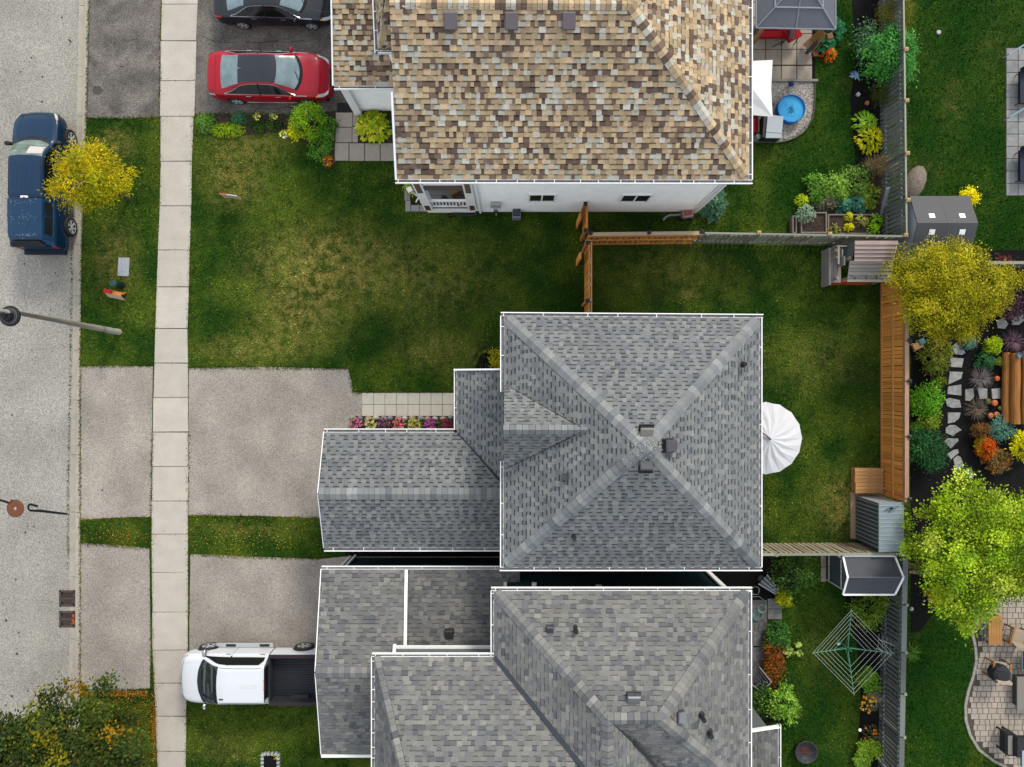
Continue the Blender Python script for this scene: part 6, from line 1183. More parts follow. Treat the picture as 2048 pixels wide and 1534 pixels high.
MB().add([(-.36, .16, .02), (.36, .16, .02), (.36, .01, .43), (-.36, .01, .43)], [(3, 2, 1, 0)]).build('back_panel', mk('orange_panel', S(236, 150, 70), .6), t, local=True); MB().box(-.37, .0, -.03, .14, .42, .44).build('red_flap', mk('red_flap', S(206, 40, 34), .6), t, local=True); MB().box(.0, .37, -.02, .13, .415, .435).build('orange_flap', mk('orange_panel', W1), t, local=True)
yard_sign('small white and orange realty sign standing on the front lawn', 474, 401, .72, .95, -8, S(226, 216, 204), S(236, 214, 190), S(220, 110, 60))
for x_, col_ in ((-.28, (214, 90, 50)), (-.1, (120, 110, 104)), (.05, (120, 110, 104)), (.2, (150, 140, 130))): MB().box(x_, x_+.11, -.027, -.024, .66, .74).build('print_block', mk('print%d' % col_[0], S(*col_), .6), bpy.data.objects[t.name] if False else [o for o in COL.objects if o.name.startswith('yard_sign')][-1], local=True)
# front walks
t = struct(MB().prism(rect(671, 223, 717, 287), -.05, .008).build('slab_path', M_soil))
for q in ((672, 225.5, 705, 254), (671, 255.5, 704, 285), (706, 223, 716, 252), (705, 254, 716, 285), (670, 286.5, 697.5, 321.5), (699, 287, 729, 322), (730.5, 287, 760, 322), (761.5, 287, 791, 322)): slab(rect(*q), -.03, .035, mk('front_slab', S(190, 180, 166), .9, var=(5, .08), var2=(50, .1), objv=.05), t)
tag(MB().prism(rect(675, 206, 711, 225), .0, .035).build('doormat', mk('rubber_mat', S(46, 46, 50), .8, var=(40, .2))), 'black rubber mat at the end of the slab path', 'mat')
t = thing('valve_box', 'small dark box on the driveway corner under the garage eave', 'box', P(690, 183)); MB().box(-.1, .1, -.1, .1, 0, .12).build('box', M_blackpl, t, local=True); MB().box(-.11, .11, -.11, .11, .12, .14).build('lid', M_dkmetal, t, local=True)
t = struct(MB().prism(rect(724, 785, 925, 832), -.05, .01).build('front_walk', M_soil))
for i in range(9):
    for j in range(2): slab(rect(724.5+i*23, 786+j*23.3, 724.5+i*23+22.4, 786+j*23.3+22.6), -.03, .04, M_slabw, t)
t = thing('stone_edging', 'row of rounded field stones edging the flower strip', 'stones', P(800, 837), group=None)
for i in range(14):
    px = 706+i*15+random.uniform(-2, 2); c = P(px, 836.5+random.uniform(-1, 1)); mb = MB(); rx, ry_, rz_ = random.uniform(.12, .17), random.uniform(.09, .12), random.uniform(.08, .12)
    mb.lathe([(.01, 1), (.6, .8), (.95, .3), (1, 0), (.9, -.4)], (0, 0, 0), 9); mb.v = [(c.x+x*rx*random.uniform(.88, 1.1), c.y+y*ry_*random.uniform(.88, 1.1), .04+z*rz_) for x, y, z in mb.v]
    mb.build('stone', mk('field_stone%d' % (i % 4), S(*[(178, 164, 150), (150, 150, 150), (190, 160, 150), (200, 196, 190)][i % 4]), .9, var=(14, .2)), t, smooth=True)
tag(MB().tube([(*G(950+12*math.cos(a)*3.4+34, 735-45*math.sin(a)), .04) for a in np.linspace(2.9, 1.7, 10)], .02, 6).build('bed_edging', M_blackpl), 'black plastic edging curving out beside the hip roof corner', 'edging')
# ---------------------------------------------------------------- parasols
def parasol(label, px, py, z, r, n, mat, drop, base_z=0, square=False, tilt=0, name='parasol'):
    c = P(px, py, z); t = thing(name, label, 'parasol', (c.x, c.y, base_z)); mb = MB(); rim = []; M = Matrix.Rotation(tilt, 3, 'Z')
    for k in range(n):
        a0 = 2*math.pi*k/n; rim.append(Vector((r*math.cos(a0), r*math.sin(a0), -drop)))
    for k in range(n):
        p0_, p1_ = M @ rim[k], M @ rim[(k+1) % n]; m_ = (p0_+p1_)/2*(.985 if n > 6 else .93)+Vector((0, 0, .035 if n > 6 else .02)); o = Vector((0, 0, 0)); a_, b_ = p0_*.5+Vector((0, 0, drop*.5*.12)), p1_*.5+Vector((0, 0, drop*.5*.12)); am = m_*.5-Vector((0, 0, .03))
        seg = MB(); vs = [c+v for v in (o, a_, am, b_, p0_, m_, p1_)]; seg.add(vs, [(0, 1, 2), (0, 2, 3), (1, 4, 5, 2), (2, 5, 6, 3)]); seg.build('panel', mat, t)
        MB().beam(c+Vector((0, 0, -.03)), c+p0_-Vector((0, 0, .015)), .02, .015).build('rib', M_dkmetal, t)
    MB().tube([(c.x, c.y, base_z), c+Vector((0, 0, .06))], .022, 8).build('pole', M_dkmetal, t); MB().lathe([(.26, 0), (.26, .05), (.05, .09), (.03, .25)], (c.x, c.y, base_z), 20).build('base', M_dkmetal, t)
    MB().lathe([(.04, .02), (.03, .07), (0, .09)], c, 8).build('finial', M_dkmetal, t); return t
M_can = mk('white_canvas', (.42, .42, .435), .8, var=(4, .03))
t = parasol('round white parasol with many pleats half hidden by the grey hip roof', 1540, 878, 2.7, 1.40, 16, M_can, .45, .42); c = P(1540, 878, 2.7); MB().beam(c+Vector((-.5, .42, -.08)), c+Vector((0, 0, .05)), .05, .035).build('crank_arm', M_dkmetal, t)
parasol('square white parasol over the patio slabs at the tan roof gutter', 1497, 166, 2.75, 1.55, 4, mk('bright_canvas', (.50, .495, .50), .8), .5, .03, tilt=R(45))
t = thing('folded_parasol', 'folded grey and white striped parasol lying in the side bed', 'parasol', P(1540, 1172), R(-42)); a0 = P(1526, 1155, .35); a1 = P(1559, 1197, .3)
for k in range(7):
    o = (k-3)*.045; MB().beam(Vector((-.55, o*1.9, .3+.05*(k % 2))), Vector((.55, o*.35, .28)), .05, .03).build('fold', mk('fold%d' % (k % 2), S(*((210, 214, 220), (120, 126, 138))[k % 2]), .7), t, local=True)
MB().tube([(-.6, 0, .2), (.7, 0, .22)], .02, 6).build('pole', M_blackpl, t, local=True); MB().tube([(-.1, -.2, .36), (0, 0, .40), (.1, .15, .3)], .012, 5).build('strap', M_steel, t, local=True); MB().box(-.7, -.5, -.15, .1, .0, .25).build('base', M_blackpl, t, local=True)
# ---------------------------------------------------------------- patio behind house A
pt = struct(MB().prism(rect(1440, -60, 1630, 162), -.05, .012).build('patio', M_mulch))
for i in range(7):
    for j in range(7):
        x0_, y0_ = 1445+i*31-7, -57+j*31.3+(1 if j > 5 else 0)
        if x0_+30 < 1632: slab(rect(x0_+.6, y0_+.6, x0_+30.2, y0_+30.6), -.03, .045, M_slab, pt)
MB().prism(rect(1500, 160, 1634, 164.5), 0, .11).build('timber_edge', M_oldw, pt)
for a0, a1 in zip(np.linspace(0, 1, 12)[:-1], np.linspace(0, 1, 12)[1:]):
    E = [(1629, 166), (1629.5, 210), (1624, 240), (1610, 263), (1585, 279), (1560, 285), (1520, 285), (1490, 283)]; f = lambda u: P(np.interp(u*7, range(8), [e[0] for e in E]), np.interp(u*7, range(8), [e[1] for e in E]), .03); MB().beam(f(a0), f(a1), .03, .1).build('edging_strip', mk('grey_edging', S(110, 106, 98), .8), pt)
t = thing('gazebo', 'grey hard top gazebo with pale roof ribs over the red seating', 'gazebo', P(1592, -30)); zg, zt_ = 2.35, 3.1; g = [P(1512, -110, zg), P(1671, -110, zg), P(1671, 59, zg), P(1512, 56, zg)]; gc = sum(g, Vector())/4+Vector((0, 0, zt_-zg)); mgz = mk('gazebo_panel', S(112, 116, 126), .35, var=(3, .06))
hub = [lerp(q, gc, .9) for q in g]
for k in range(4):
    MB().add([g[k], g[(k+1) % 4], hub[(k+1) % 4], hub[k], g[k]+Vector((0, 0, -.05)), g[(k+1) % 4]+Vector((0, 0, -.05))], [(0, 1, 2, 3), (4, 5, 1, 0)]).build('roof_panel', mgz, t); e_ = Vector((0, 0, .015))
    m_rib = mk('gazebo_rib', S(150, 156, 168), .4); MB().beam(g[k]+e_, hub[k]+e_, .05, .03).build('hip_rib', m_rib, t); MB().beam(lerp(g[k], hub[k], .45)+e_, lerp(g[(k+1) % 4], hub[(k+1) % 4], .45)+e_, .06, .025).build('cross_rib', m_rib, t); MB().beam((g[k]+g[(k+1) % 4])/2+e_, (hub[k]+hub[(k+1) % 4])/2+e_, .04, .025).build('mid_rib', m_rib, t); MB().beam(g[k]+e_*.4, g[(k+1) % 4]+e_*.4, .04, .05).build('eave_rim', m_rib, t)
    q = lerp(g[k], Vector((gc.x, gc.y, zg)), .1); MB().box(q.x-.06, q.x+.06, q.y-.06, q.y+.06, 0, zg-.03).build('post', M_dkmetal, t)
MB().prism([tuple(h[:2]) for h in hub], zt_-.12, zt_+.12).build('roof_cap', mgz, t)
t = thing('privacy_screen', 'folded bamboo screen slats fanned out at the gazebo corner', 'screen', P(1620, 85))
a_ = P(1634, 78, 1.2)
for k in range(8): MB().beam(P(1606+k*2.6, 90+k*2.2, .12), P(1642+k*1.4, 58+k*1.2, 2.0), .055, .02).build('slat', mk('bamboo', S(206, 160, 96), .7, objv=.2), t)
t = thing('privacy_screen', 'closed bamboo screen slats at the tan roof side of the gazebo', 'screen', P(1505, 70))
for k in range(4): MB().beam(P(1500+k*3, 88, .12), P(1522+k*2, 57, 2.0), .055, .02).build('slat', mk('bamboo', W1), t)
t = thing('outdoor_sofa', 'red cushioned patio bench partly under the gazebo roof', 'sofa', P(1545, 70)); mrd = mk('red_cushion', S(190, 18, 40), .8, var=(10, .1))
q = P(1548, 62, .4); MB().box(q.x-.65, q.x+.75, q.y-.1, q.y+.5, .1, .35).build('frame', M_blackpl, t); MB().box(q.x-.65, q.x+.75, q.y-.28, q.y+.02, .3, .5).build('seat_cushion', mrd, t); MB().box(q.x-.6, q.x+.2, q.y+.03, q.y+.3, .35, .55).build('throw', mk('white_throw', S(214, 206, 206), .8), t)
q = P(1584, 66, .5); t = thing('patio_chair', 'red patio chair with dark grey seat back beside the red bench', 'chair', (q.x, q.y, 0)); MB().mbox(Matrix.Translation((q.x, q.y, .5)) @ Matrix.Rotation(.5, 4, 'Z'), .62, .58, .12).build('seat', mrd, t); MB().mbox(Matrix.Translation((q.x-.08, q.y-.05, .72)) @ Matrix.Rotation(-.15, 4, 'Z') @ Matrix.Rotation(.35, 4, 'Y'), .2, .62, .05).build('backrest', M_dkmetal, t)
for dx, dy in ((-.28, -.28), (.26, -.26), (-.26, .26), (.28, .24)): MB().tube([(q.x+dx, q.y+dy, .03), (q.x+dx*.9, q.y+dy*.9, .5)], .018, 6).build('leg', M_blackpl, t)
MB().beam((q.x-.75, q.y-.5, .3), (q.x-.3, q.y-.28, .42), .03, .03).build('arm', M_blackpl, t)
t = thing('lantern_post', 'small square wooden birdhouse on a leaning stick beside the patio', 'birdhouse', P(1650, 92)); q = P(1658, 74, 1.0); MB().rbox(q.x, q.y, .92, .22, .22, .2, .3).build('box', mk('birdhouse_wood', S(140, 112, 88), .85, var=(20, .2)), t); MB().tube([P(1626, 108, .03), q], .012, 6).build('stick', M_steel, t)
tag(MB().rbox(*P(1629, 110)[:2], .045, .22, .2, .1, .1).build('brick_block', mk('red_brick', S(150, 96, 76), .9)), 'brown brick lying at the patio corner near the red leaved plant', 'brick')
# pool, storage bench and clutter on the gravel
c = P(1582, 218, .3); t = thing('kiddie_pool', 'round bright blue plastic paddling pool with water on the gravel', 'paddling pool', (c.x, c.y, .025)); mpl = mk('blue_plastic', S(30, 140, 226), .35)
MB().lathe([(.0, .03), (.50, .03), (.53, .08), (.545, .34), (.56, .36), (.575, .34), (.565, .05), (.54, .0)], (c.x, c.y, .025), 36).build('shell', mpl, t, smooth=True)
MB().lathe([(.0, .26), (.542, .26)], (c.x, c.y, .025), 36).build('water', mk('pool_water', S(74, 186, 246), .12, var=(9, .10), bump=(7, .2)), t)
mb = MB()
for k in range(70): a = random.gauss(0, .16); mb.rbox(c.x+.02+a*.5, c.y-.08+random.gauss(0, .12), .288, .05, .012, .003, random.uniform(0, 3))
stuff(mb.build('floating_debris', mk('pool_debris', S(30, 90, 130), .6), t))
c = P(1545, 252, .6); t = thing('deck_box', 'black storage bench with pale grey lid on the gravel', 'storage box', (c.x, c.y, 0), R(-4)); MB().box(-.36, .36, -.46, .46, .03, .55).build('box', M_blackpl, t, local=True); MB().add([(-.24, -.50, .6), (.40, -.46, .6), (.42, .42, .6), (-.22, .46, .6), (-.24, -.50, .55), (.40, -.46, .55), (.42, .42, .55), (-.22, .46, .55)], [(0, 1, 2, 3), (4, 5, 1, 0), (5, 6, 2, 1), (6, 7, 3, 2), (7, 4, 0, 3)]).build('lid', mk('pale_lid', S(196, 206, 212), .5), t, local=True); MB().box(-.24, .41, -.28, -.265, .6, .606).build('lid_seam', M_dkmetal, t, local=True)
c = P(1530, 207, .4); t = thing('fire_bowl', 'dark tray heaped with red and orange decorations beside the pool', 'decoration', (c.x, c.y, 0)); MB().rbox(c.x, c.y, .03, .62, .42, .35, .35).build('tray', M_blackpl, t)
for k in range(34): a = random.uniform(-.26, .26); b_ = random.uniform(-.17, .17); MB().lathe([(0, .05), (.035, .04), (.045, .0), (0, -.02)], (c.x+a, c.y+b_+a*.3, .40+random.uniform(0, .04)), 7).build('ornament', mk('orn%d' % (k % 4), S(*[(226, 74, 40), (240, 130, 60), (190, 40, 44), (150, 120, 120)][k % 4]), .5), t)
c = P(1508, 250, .4); t = thing('red_lounger', 'red cushioned chair peeking out under the tan roof gutter', 'chair', (c.x, c.y, 0)); MB().box(c.x-.3, c.x+.1, c.y-.3, c.y+.3, .3, .42).build('seat', mrd, t); MB().box(c.x+.1, c.x+.15, c.y-.35, c.y+.35, .1, .6).build('arm', M_bark, t)
for dy in (-.28, .28): MB().tube([(c.x-.2, c.y+dy, .02), (c.x-.2, c.y+dy, .32)], .02, 6).build('leg', M_bark, t)
c = P(1507, 214, .6); t = thing('side_table', 'brown wooden slat table between gutter and decorations tray', 'table', (c.x, c.y, 0)); MB().box(c.x-.3, c.x+.3, c.y-.26, c.y+.26, .52, .56).build('table_top', mk('brown_wood', S(96, 58, 48), .7), t)
for dx in (-.25, .25):
    for dy in (-.2, .2): MB().box(c.x+dx-.025, c.x+dx+.025, c.y+dy-.025, c.y+dy+.025, .02, .52).build('leg', M_bark, t)
MB().beam((c.x-.4, c.y-.2, .6), (c.x+.3, c.y+.2, .6), .02, .02).build('lath', M_postw, t)
c = P(1518, 272, .3); t = thing('watering_can', 'pale green watering can at the end of the gravel area', 'watering can', (c.x, c.y, .03)); mwc = mk('mint_metal', S(150, 176, 168), .4); MB().lathe([(.11, 0), (.11, .24), (.08, .27), (0, .27)], (c.x, c.y, .03), 14).build('can', mwc, t); MB().tube([(c.x+.1, c.y, .1), (c.x+.3, c.y+.1, .3)], .018, 6).build('spout', mwc, t); MB().tube([(c.x-.1, c.y, .1), (c.x-.2, c.y+.02, .22), (c.x-.08, c.y, .3)], .012, 6).build('handle', mwc, t)
tag(MB().rbox(*P(1581, 170)[:2], .03, .14, .14, .14, .3).build('blue_pot', mk('cobalt', S(40, 40, 130), .4)), 'tiny cobalt blue pot on the gravel', 'pot')
# ---------------------------------------------------------------- raised beds and odds and ends
def raised(label, x0, y0, x1, y1, h, z=.0):
    a, b_ = P(x0, y0, h), P(x1, y1, h); t = thing('raised_bed', label, 'planter', ((a.x+b_.x)/2, (a.y+b_.y)/2, 0)); e = .05
    for q in ((a.x, b_.x, a.y-e, a.y), (a.x, b_.x, b_.y, b_.y+e), (a.x, a.x+e, b_.y+e, a.y-e), (b_.x-e, b_.x, b_.y+e, a.y-e)): MB().box(*q, z, h).build('side_board', mk('bed_board', S(150, 140, 128), .85, objv=.12), t)
    MB().box(a.x+e, b_.x-e, b_.y+e, a.y-e, z, h-.08).build('soil', M_soil, t); return t
raised('square grey raised bed of dark soil beside the silvery sage', 1602, 424, 1654, 466, .35); raised('long grey raised bed holding herbs along the fence', 1656, 428, 1752, 468, .3); raised('very narrow grey trough at the lawn end of the raised beds', 1585, 431, 1594, 466, .3)
t = tag(MB().beam(P(1762, 432, .05), P(1776, 376, 1.3), .16, .03).build('leaning_plank', mk('blue_grey_board', S(170, 184, 192), .8, streak=(2, 30, 30, .2))), 'pale blue grey plank leaning against the fence by the vegetables', 'plank')
mb = MB(); c = P(1828, 366); mb.lathe([(.02, .95), (.5, .8), (.85, .45), (1, .1), (1, -.1)], (0, 0, 0), 12); mb.v = [(c.x+.02+x*.48+y*.12, c.y+y*.72+x*.1, z*.38) for x, y, z in mb.v]; tag(mb.build('boulder', mk('shaggy_stone', S(150, 138, 124), .95, var=(16, .35), var2=(50, .3), bump=(20, 1)), smooth=True), 'rough grey brown boulder on the far side of the grey fence', 'boulder')
for px, py, lb in ((1715, 190, 'white flat stone in the mulch by the yellow hostas'), (1733, 207, 'orange garden ornament lying in the mulch bed'), (1876, 66, 'white stone in the far lawn')):
    c = P(px, py); tag(MB().prism([(c.x+random.uniform(.7, 1.1)*.1*math.cos(a), c.y+random.uniform(.7, 1.1)*.1*math.sin(a)) for a in np.linspace(0, 6.28, 9, endpoint=False)], 0, .08).build('stone', mk('st'+str(px), S(*((206, 130, 90) if px == 1733 else (206, 204, 206))), .8)), lb, 'stone')
# ---------------------------------------------------------------- far lawn paver strip and furniture
pv = struct(MB().prism(rect(2010, 95, 2200, 392), -.05, .012).build('paver_strip', M_soil))
for i in range(6):
    for j in range(12): slab(rect(2012+i*24, 97+j*24.6, 2012+i*24+23, 97+j*24.6+23.6), -.03, .035, mk('grey_paver', S(168, 168, 168), .9, var=(5, .15), objv=.10), pv)
for (a, b_, lb) in (((2018, 108, .4), (2075, 74, .8), 'pale blue metal furniture rail near the top of the paver strip'), ((2020, 234, .4), (2075, 200, .8), 'pale blue metal furniture rail in the middle of the paver strip')):
    t = thing('steel_trestle', lb, 'furniture frame', P(a[0], a[1])); MB().beam(P(*a), P(*b_), .06, .05).build('rail', mk('pale_blue_steel', S(176, 200, 216), .4), t)
    for q in (a, b_): p_ = P(*q); MB().tube([(p_.x, p_.y, .03), p_], .025, 6).build('leg', mk('pale_blue_steel', W1), t)
for y0_, y1_, lb in ((142, 206, 'dark planter box edge on the paver strip between the blue rails'), (300, 362, 'dark navy patio lounger at the lower end of the paver strip')):
    a, b_ = P(2040, y0_, .4), P(2090, y1_, .4); t = thing('patio_lounger', lb, 'lounger', ((a.x+b_.x)/2, (a.y+b_.y)/2, 0)); MB().box(a.x, b_.x, b_.y, a.y, .3, .42).build('seat', mk('navy_sling', S(44, 52, 72), .6), t); MB().box(a.x, b_.x, a.y-.02, a.y+.1, .4, .7).build('backrest', mk('navy_sling', W1), t)
    for x in (a.x+.05, b_.x-.05):
        for y in (a.y-.05, b_.y+.05): MB().tube([(x, y, .03), (x, y, .32)], .02, 6).build('leg', M_blackpl, t)
# ---------------------------------------------------------------- mulch garden
SS = [[(1902, 692), (1910, 688), (1918, 690), (1924, 698), (1930, 706), (1922, 710), (1908, 708)], [(1898, 715), (1926, 717), (1922, 735), (1901, 734)], [(1898, 743), (1924, 744), (1921, 757), (1895, 769)], [(1895, 773), (1921, 769), (1921, 791), (1893, 788)], [(1889, 799), (1898, 796), (1918, 800), (1921, 815), (1903, 816), (1893, 812)], [(1894, 825), (1920, 825), (1917, 836), (1908, 844), (1894, 847)],
      [(1890, 856), (1898, 850), (1909, 850), (1922, 860), (1911, 866), (1905, 872), (1890, 866)], [(1886, 884), (1894, 876), (1915, 877), (1915, 882), (1900, 897)], [(1893, 908), (1905, 900), (1914, 898), (1916, 905), (1900, 919)], [(1905, 918), (1914, 911), (1920, 914), (1926, 930), (1920, 945), (1910, 940)], [(1932, 935), (1944, 942), (1946, 952), (1940, 960), (1927, 948)],
      [(1929, 779), (1945, 776), (1947, 793), (1939, 802), (1929, 801)], [(1953, 775), (1973, 777), (1973, 798), (1958, 798)], [(1981, 778), (1999, 776), (1999, 797), (1983, 798)], [(2020, 630), (2044, 628), (2048, 640), (2036, 650), (2022, 650)], [(1992, 642), (2006, 634), (2015, 648), (2008, 658), (1994, 656)]]
WH = ['under the olive tree edge', 'second below the olive tree', 'with a pointed corner by the purple grass', 'squarish, before the branch path starts', 'smooth and pale, facing the branch path', 'trapezoid beside the brown fountain grass', 'star shaped with a sharp tip', 'kite shaped and tan', 'small and pale near the deep green shrub', 'long oval by the lime tree', 'half hidden beneath the lime tree', 'first on the branch path', 'bluish, middle of the branch path', 'last on the branch path by the log bench', 'beside the purple smoke bush', 'rounded reddish next to the olive tree']
for q, wh in zip(SS, WH):
    o = slab([G(*p) for p in q], 0, .06, mk('flagstone', S(168, 168, 166), .9, var=(7, .25), var2=(40, .12), objv=.12), None, 'stepping_stone'); tag(o, 'grey flagstone stepping stone ' + wh, 'stepping stone', 'stepping stones in the mulch')
t = thing('log_bench', 'brown peeled log bench with two long trunks at the garden edge', 'bench', P(2022, 775)); ml_ = mk('peeled_log', S(176, 118, 60), .7, streak=(30, 1.5, 30, .35))
for px, r_, z, y0_, y1_ in ((2012, .16, .2, 705, 845), (2030, .19, .42, 706, 848), (2050, .17, .3, 702, 848)):
    a, b_ = P(px, y0_, z), P(px, y1_, z); MB().tube([a, lerp(a, b_, .3)+Vector((.015, 0, 0)), lerp(a, b_, .7)-Vector((.015, 0, 0)), b_], [r_*.95, r_, r_*.97, r_*1.03], 14).build('log', ml_, t, smooth=False)
for y_ in (715, 838): c = P(2030, y_, .1); MB().box(c.x-.5, c.x+.5, c.y-.08, c.y+.08, 0, .12).build('bearer', M_bark, t)
c = P(2041, 710, .75); tag(MB().lathe([(0, 0), (.09, .0), (.12, .06), (.11, .1), (.08, .07), (0, .04)], (c.x, c.y, .62), 16).build('blue_bowl', mk('slate_blue', S(96, 134, 158), .4)), 'slate blue bowl standing on the log bench end', 'bowl')
def pumpkin(px, py, r, lb, col, z=.02):
    c = P(px, py, r); t = thing('pumpkin', lb, 'pumpkin', (c.x, c.y, z), group='pumpkins'); mb = MB(); vs = []; n = 24
    for k in range(9):
        ph = math.pi*k/8
        for j in range(n): a = 2*math.pi*j/n; rr = r*math.sin(ph)*(1+.07*math.cos(8*a))+.001; vs.append((c.x+rr*math.cos(a), c.y+rr*math.sin(a), z+r*.8-r*.8*math.cos(ph)*(1-.25*math.exp(-((math.sin(ph))/.3)**2))))
    mb.add(vs, [(i*n+j, i*n+(j+1) % n, (i+1)*n+(j+1) % n, (i+1)*n+j) for i in range(8) for j in range(n)]); mb.build('body', mk('pumpkin%d' % col[0], S(*col), .5), t, smooth=True); MB().tube([(c.x, c.y, z+r*1.2), (c.x+.02, c.y, z+r*1.65)], [.02, .014], 6).build('stem', M_bark, t)
pumpkin(1989, 806, .13, 'orange pumpkin with mossy shadow beside the brown fountain grass', (226, 130, 76)); pumpkin(1981, 831, .115, 'small orange pumpkin nearest the blue conifer mat', (232, 138, 84)); pumpkin(1993, 829, .12, 'small orange pumpkin leaning to the log bench', (230, 134, 80)); pumpkin(1976, 803, .13, 'green squash touching the orange pumpkin', (104, 106, 60)); pumpkin(2000, 816, .1, 'olive gourd between pumpkins and log bench', (120, 118, 62)); pumpkin(1994, 757, .11, 'bright orange pumpkin by the silvery purple grass', (238, 120, 40))
for px, py, lb in ((1830, 692, 'small yellow and blue wooden cart under the olive tree'),):
    c = P(px, py); t = thing('toy_cart', lb, 'toy cart', (c.x, c.y, .02), .5); MB().box(-.2, .2, -.13, .13, .08, .22).build('tray', M_postw, t, local=True); MB().box(.1, .32, -.02, .2, .2, .28).build('sheet', mk('teal_sheet', S(90, 150, 160), .6), t, local=True)
    for x in (-.14, .14):
        for y in (-.15, .15): MB().lathe([(0, -.02), (.08, -.02), (.08, .02), (0, .02)], (x, y, .08), 12, M=Matrix.Rotation(R(90), 3, 'X')).build('wheel', M_postw, t, local=True)
for px, py, r_, lb in ((1858, 860, .09, 'small white stone below the yellowish green shrub'), (1853, 1185, .11, 'white stone near the marigolds'), (1859, 1197, .12, 'larger white stone near the marigolds'), (1848, 1201, .06, 'tiny pinkish white stone near the marigolds'), (1822, 1217, .1, 'white triangular stone touching the slat fence')):
    c = P(px, py); tag(MB().lathe([(0, r_*.8), (r_*.6, r_*.65), (r_, r_*.1), (r_*.9, 0)], (c.x, c.y, .02), 9).build('garden_stone', mk('white_stone', S(206, 208, 212), .8), smooth=True), lb, 'stone', 'white garden stones')
# ---------------------------------------------------------------- clothesline yard
c = P(1704, 1303, 1.9); t = thing('clothesline', 'green rotary clothesline with four arms and white cords', 'clothesline', (c.x, c.y, 0)); mcl = mk('clothesline_green', S(96, 156, 130), .5); ctr = Vector((c.x, c.y, 1.55)); MB().tube([(c.x, c.y, 0), (c.x, c.y, 1.85)], .024, 10).build('pole', mcl, t); MB().lathe([(.05, -.06), (.06, 0), (.05, .06)], ctr, 12).build('hub', mcl, t)
tips = [P(1703, 1218, 1.95), P(1624, 1306, 1.95), P(1708, 1391, 1.95), P(1788, 1306, 1.95)]
for k in range(4):
    MB().tube([ctr, tips[k]], .018, 6).build('arm', mcl, t); m_ = lerp(ctr, tips[k], .42); MB().tube([Vector((c.x+.06, c.y-.06, 1.2)), m_], .012, 6).build('strut', mcl, t)
    for u in (.40, .52, .64, .76, .88, .97): MB().tube([lerp(ctr, tips[k], u), lerp(ctr, tips[(k+1) % 4], u)], .006, 4).build('cord', mk('cord_white', S(214, 220, 206), .7), t)
c1 = P(1676, 1287, 1.7); MB().rbox(c1.x, c1.y, 1.72, .12, .08, .05, .5).build('peg_bag', mk('peg_blue', S(150, 190, 190), .6), t)
t = thing('trellis', 'grey wooden ladder trellis leaning on the dark slat fence', 'trellis', P(1770, 1300))
for k in range(5): MB().beam(P(1756+k*8, 1298+k*3.5, .6), P(1758+k*8, 1268+k*4, 1.3), .03, .02).build('slat', M_steel, t)
MB().beam(P(1752, 1296, .6), P(1800, 1318, .9), .03, .03).build('rail', M_steel, t); MB().beam(P(1756, 1278, 1.0), P(1796, 1294, 1.2), .03, .03).build('rail', M_steel, t)
for k, (q0_, q1_, lb) in enumerate((((1518, 1197, 1562, 1217), 0, ''),)): pass
for y0_, lb in ((1197, 'square grey slab nearest the folded parasol'), (1218, 'square grey slab between garden hose and lawn')): tag(slab(rect(1535, y0_, 1563, y0_+20), 0, .04, mk('stone_slab', S(146, 144, 142), .9, var=(8, .18)), None, 'paving_slab'), lb, 'paving slab', 'slabs by the hose')
for y0_, x0_, lb in ((1208, 1502, 'dark flagstone under the coiled hose'), (1262, 1504, 'broken flagstone between hose and metal bench'), (1290, 1502, 'long flagstone beside the metal bench')): tag(slab([G(x0_, y0_), G(x0_+28, y0_+2), G(x0_+27, y0_+30), G(x0_+2, y0_+33)], 0, .045, mk('dark_flag', S(126, 124, 126), .9, var=(8, .2)), None, 'flagstone'), lb, 'flagstone', 'flagstones along the grey house')
def coil(px, py, r, turns, z=.05, jit=.03):
    c = P(px, py); pts = []
    for i in range(int(turns*16)): a = i*math.pi/8; rr = r*(1+.25*math.sin(i*.37)); pts.append((c.x+rr*math.cos(a)+random.gauss(0, jit*.3), c.y+rr*math.sin(a)+random.gauss(0, jit*.3), z+.002*i/turns+.02))
    return pts
t = thing('garden_hose', 'tangled teal garden hose coiled on the flagstones', 'hose', P(1515, 1228)); mh = mk('hose_teal', S(96, 160, 150), .5); mh2 = mk('hose_pale', S(160, 176, 166), .5)
MB().tube(coil(1515, 1230, .2, 4), .013, 6).build('coil', mh, t); MB().tube(coil(1522, 1217, .16, 2.2, .12), .012, 6).build('coil', mh2, t); MB().tube(coil(1510, 1182, .17, 2.2), .012, 6).build('coil', mh2, t)
MB().tube([P(1502, 1194, .07), P(1518, 1193, .07), P(1530, 1202, .07), P(1533, 1213, .07), P(1531, 1225, .07)], .013, 6).build('loop', mh2, t); MB().tube([P(1522, 1245, .07), P(1518, 1258, .07), P(1524, 1268, .07), P(1529, 1283, .07)], .012, 6).build('tail', mh, t)
t = thing('metal_bench', 'grey metal slatted bench with curled armrest against the grey house', 'bench', P(1520, 1350), R(0)); a, b_, c_, d_ = P(1500, 1362, .45), P(1514, 1322, .45), P(1544, 1362, .45), P(1524, 1384, .45)
for k in range(7): u = k/6; MB().beam(lerp(P(1490, 1345, .45), P(1521, 1336, .45), u), lerp(P(1502, 1366, .45), P(1541, 1362, .45), u), .035, .015).build('slat', M_dkmetal, t)
MB().beam(P(1519, 1334, .5), P(1543, 1364, .5), .04, .04).build('frame_rail', M_steel, t); MB().beam(P(1500, 1366, .5), P(1522, 1383, .5), .04, .04).build('frame_rail', M_steel, t); MB().beam(P(1543, 1364, .5), P(1522, 1383, .5), .03, .03).build('frame_rail', M_steel, t)
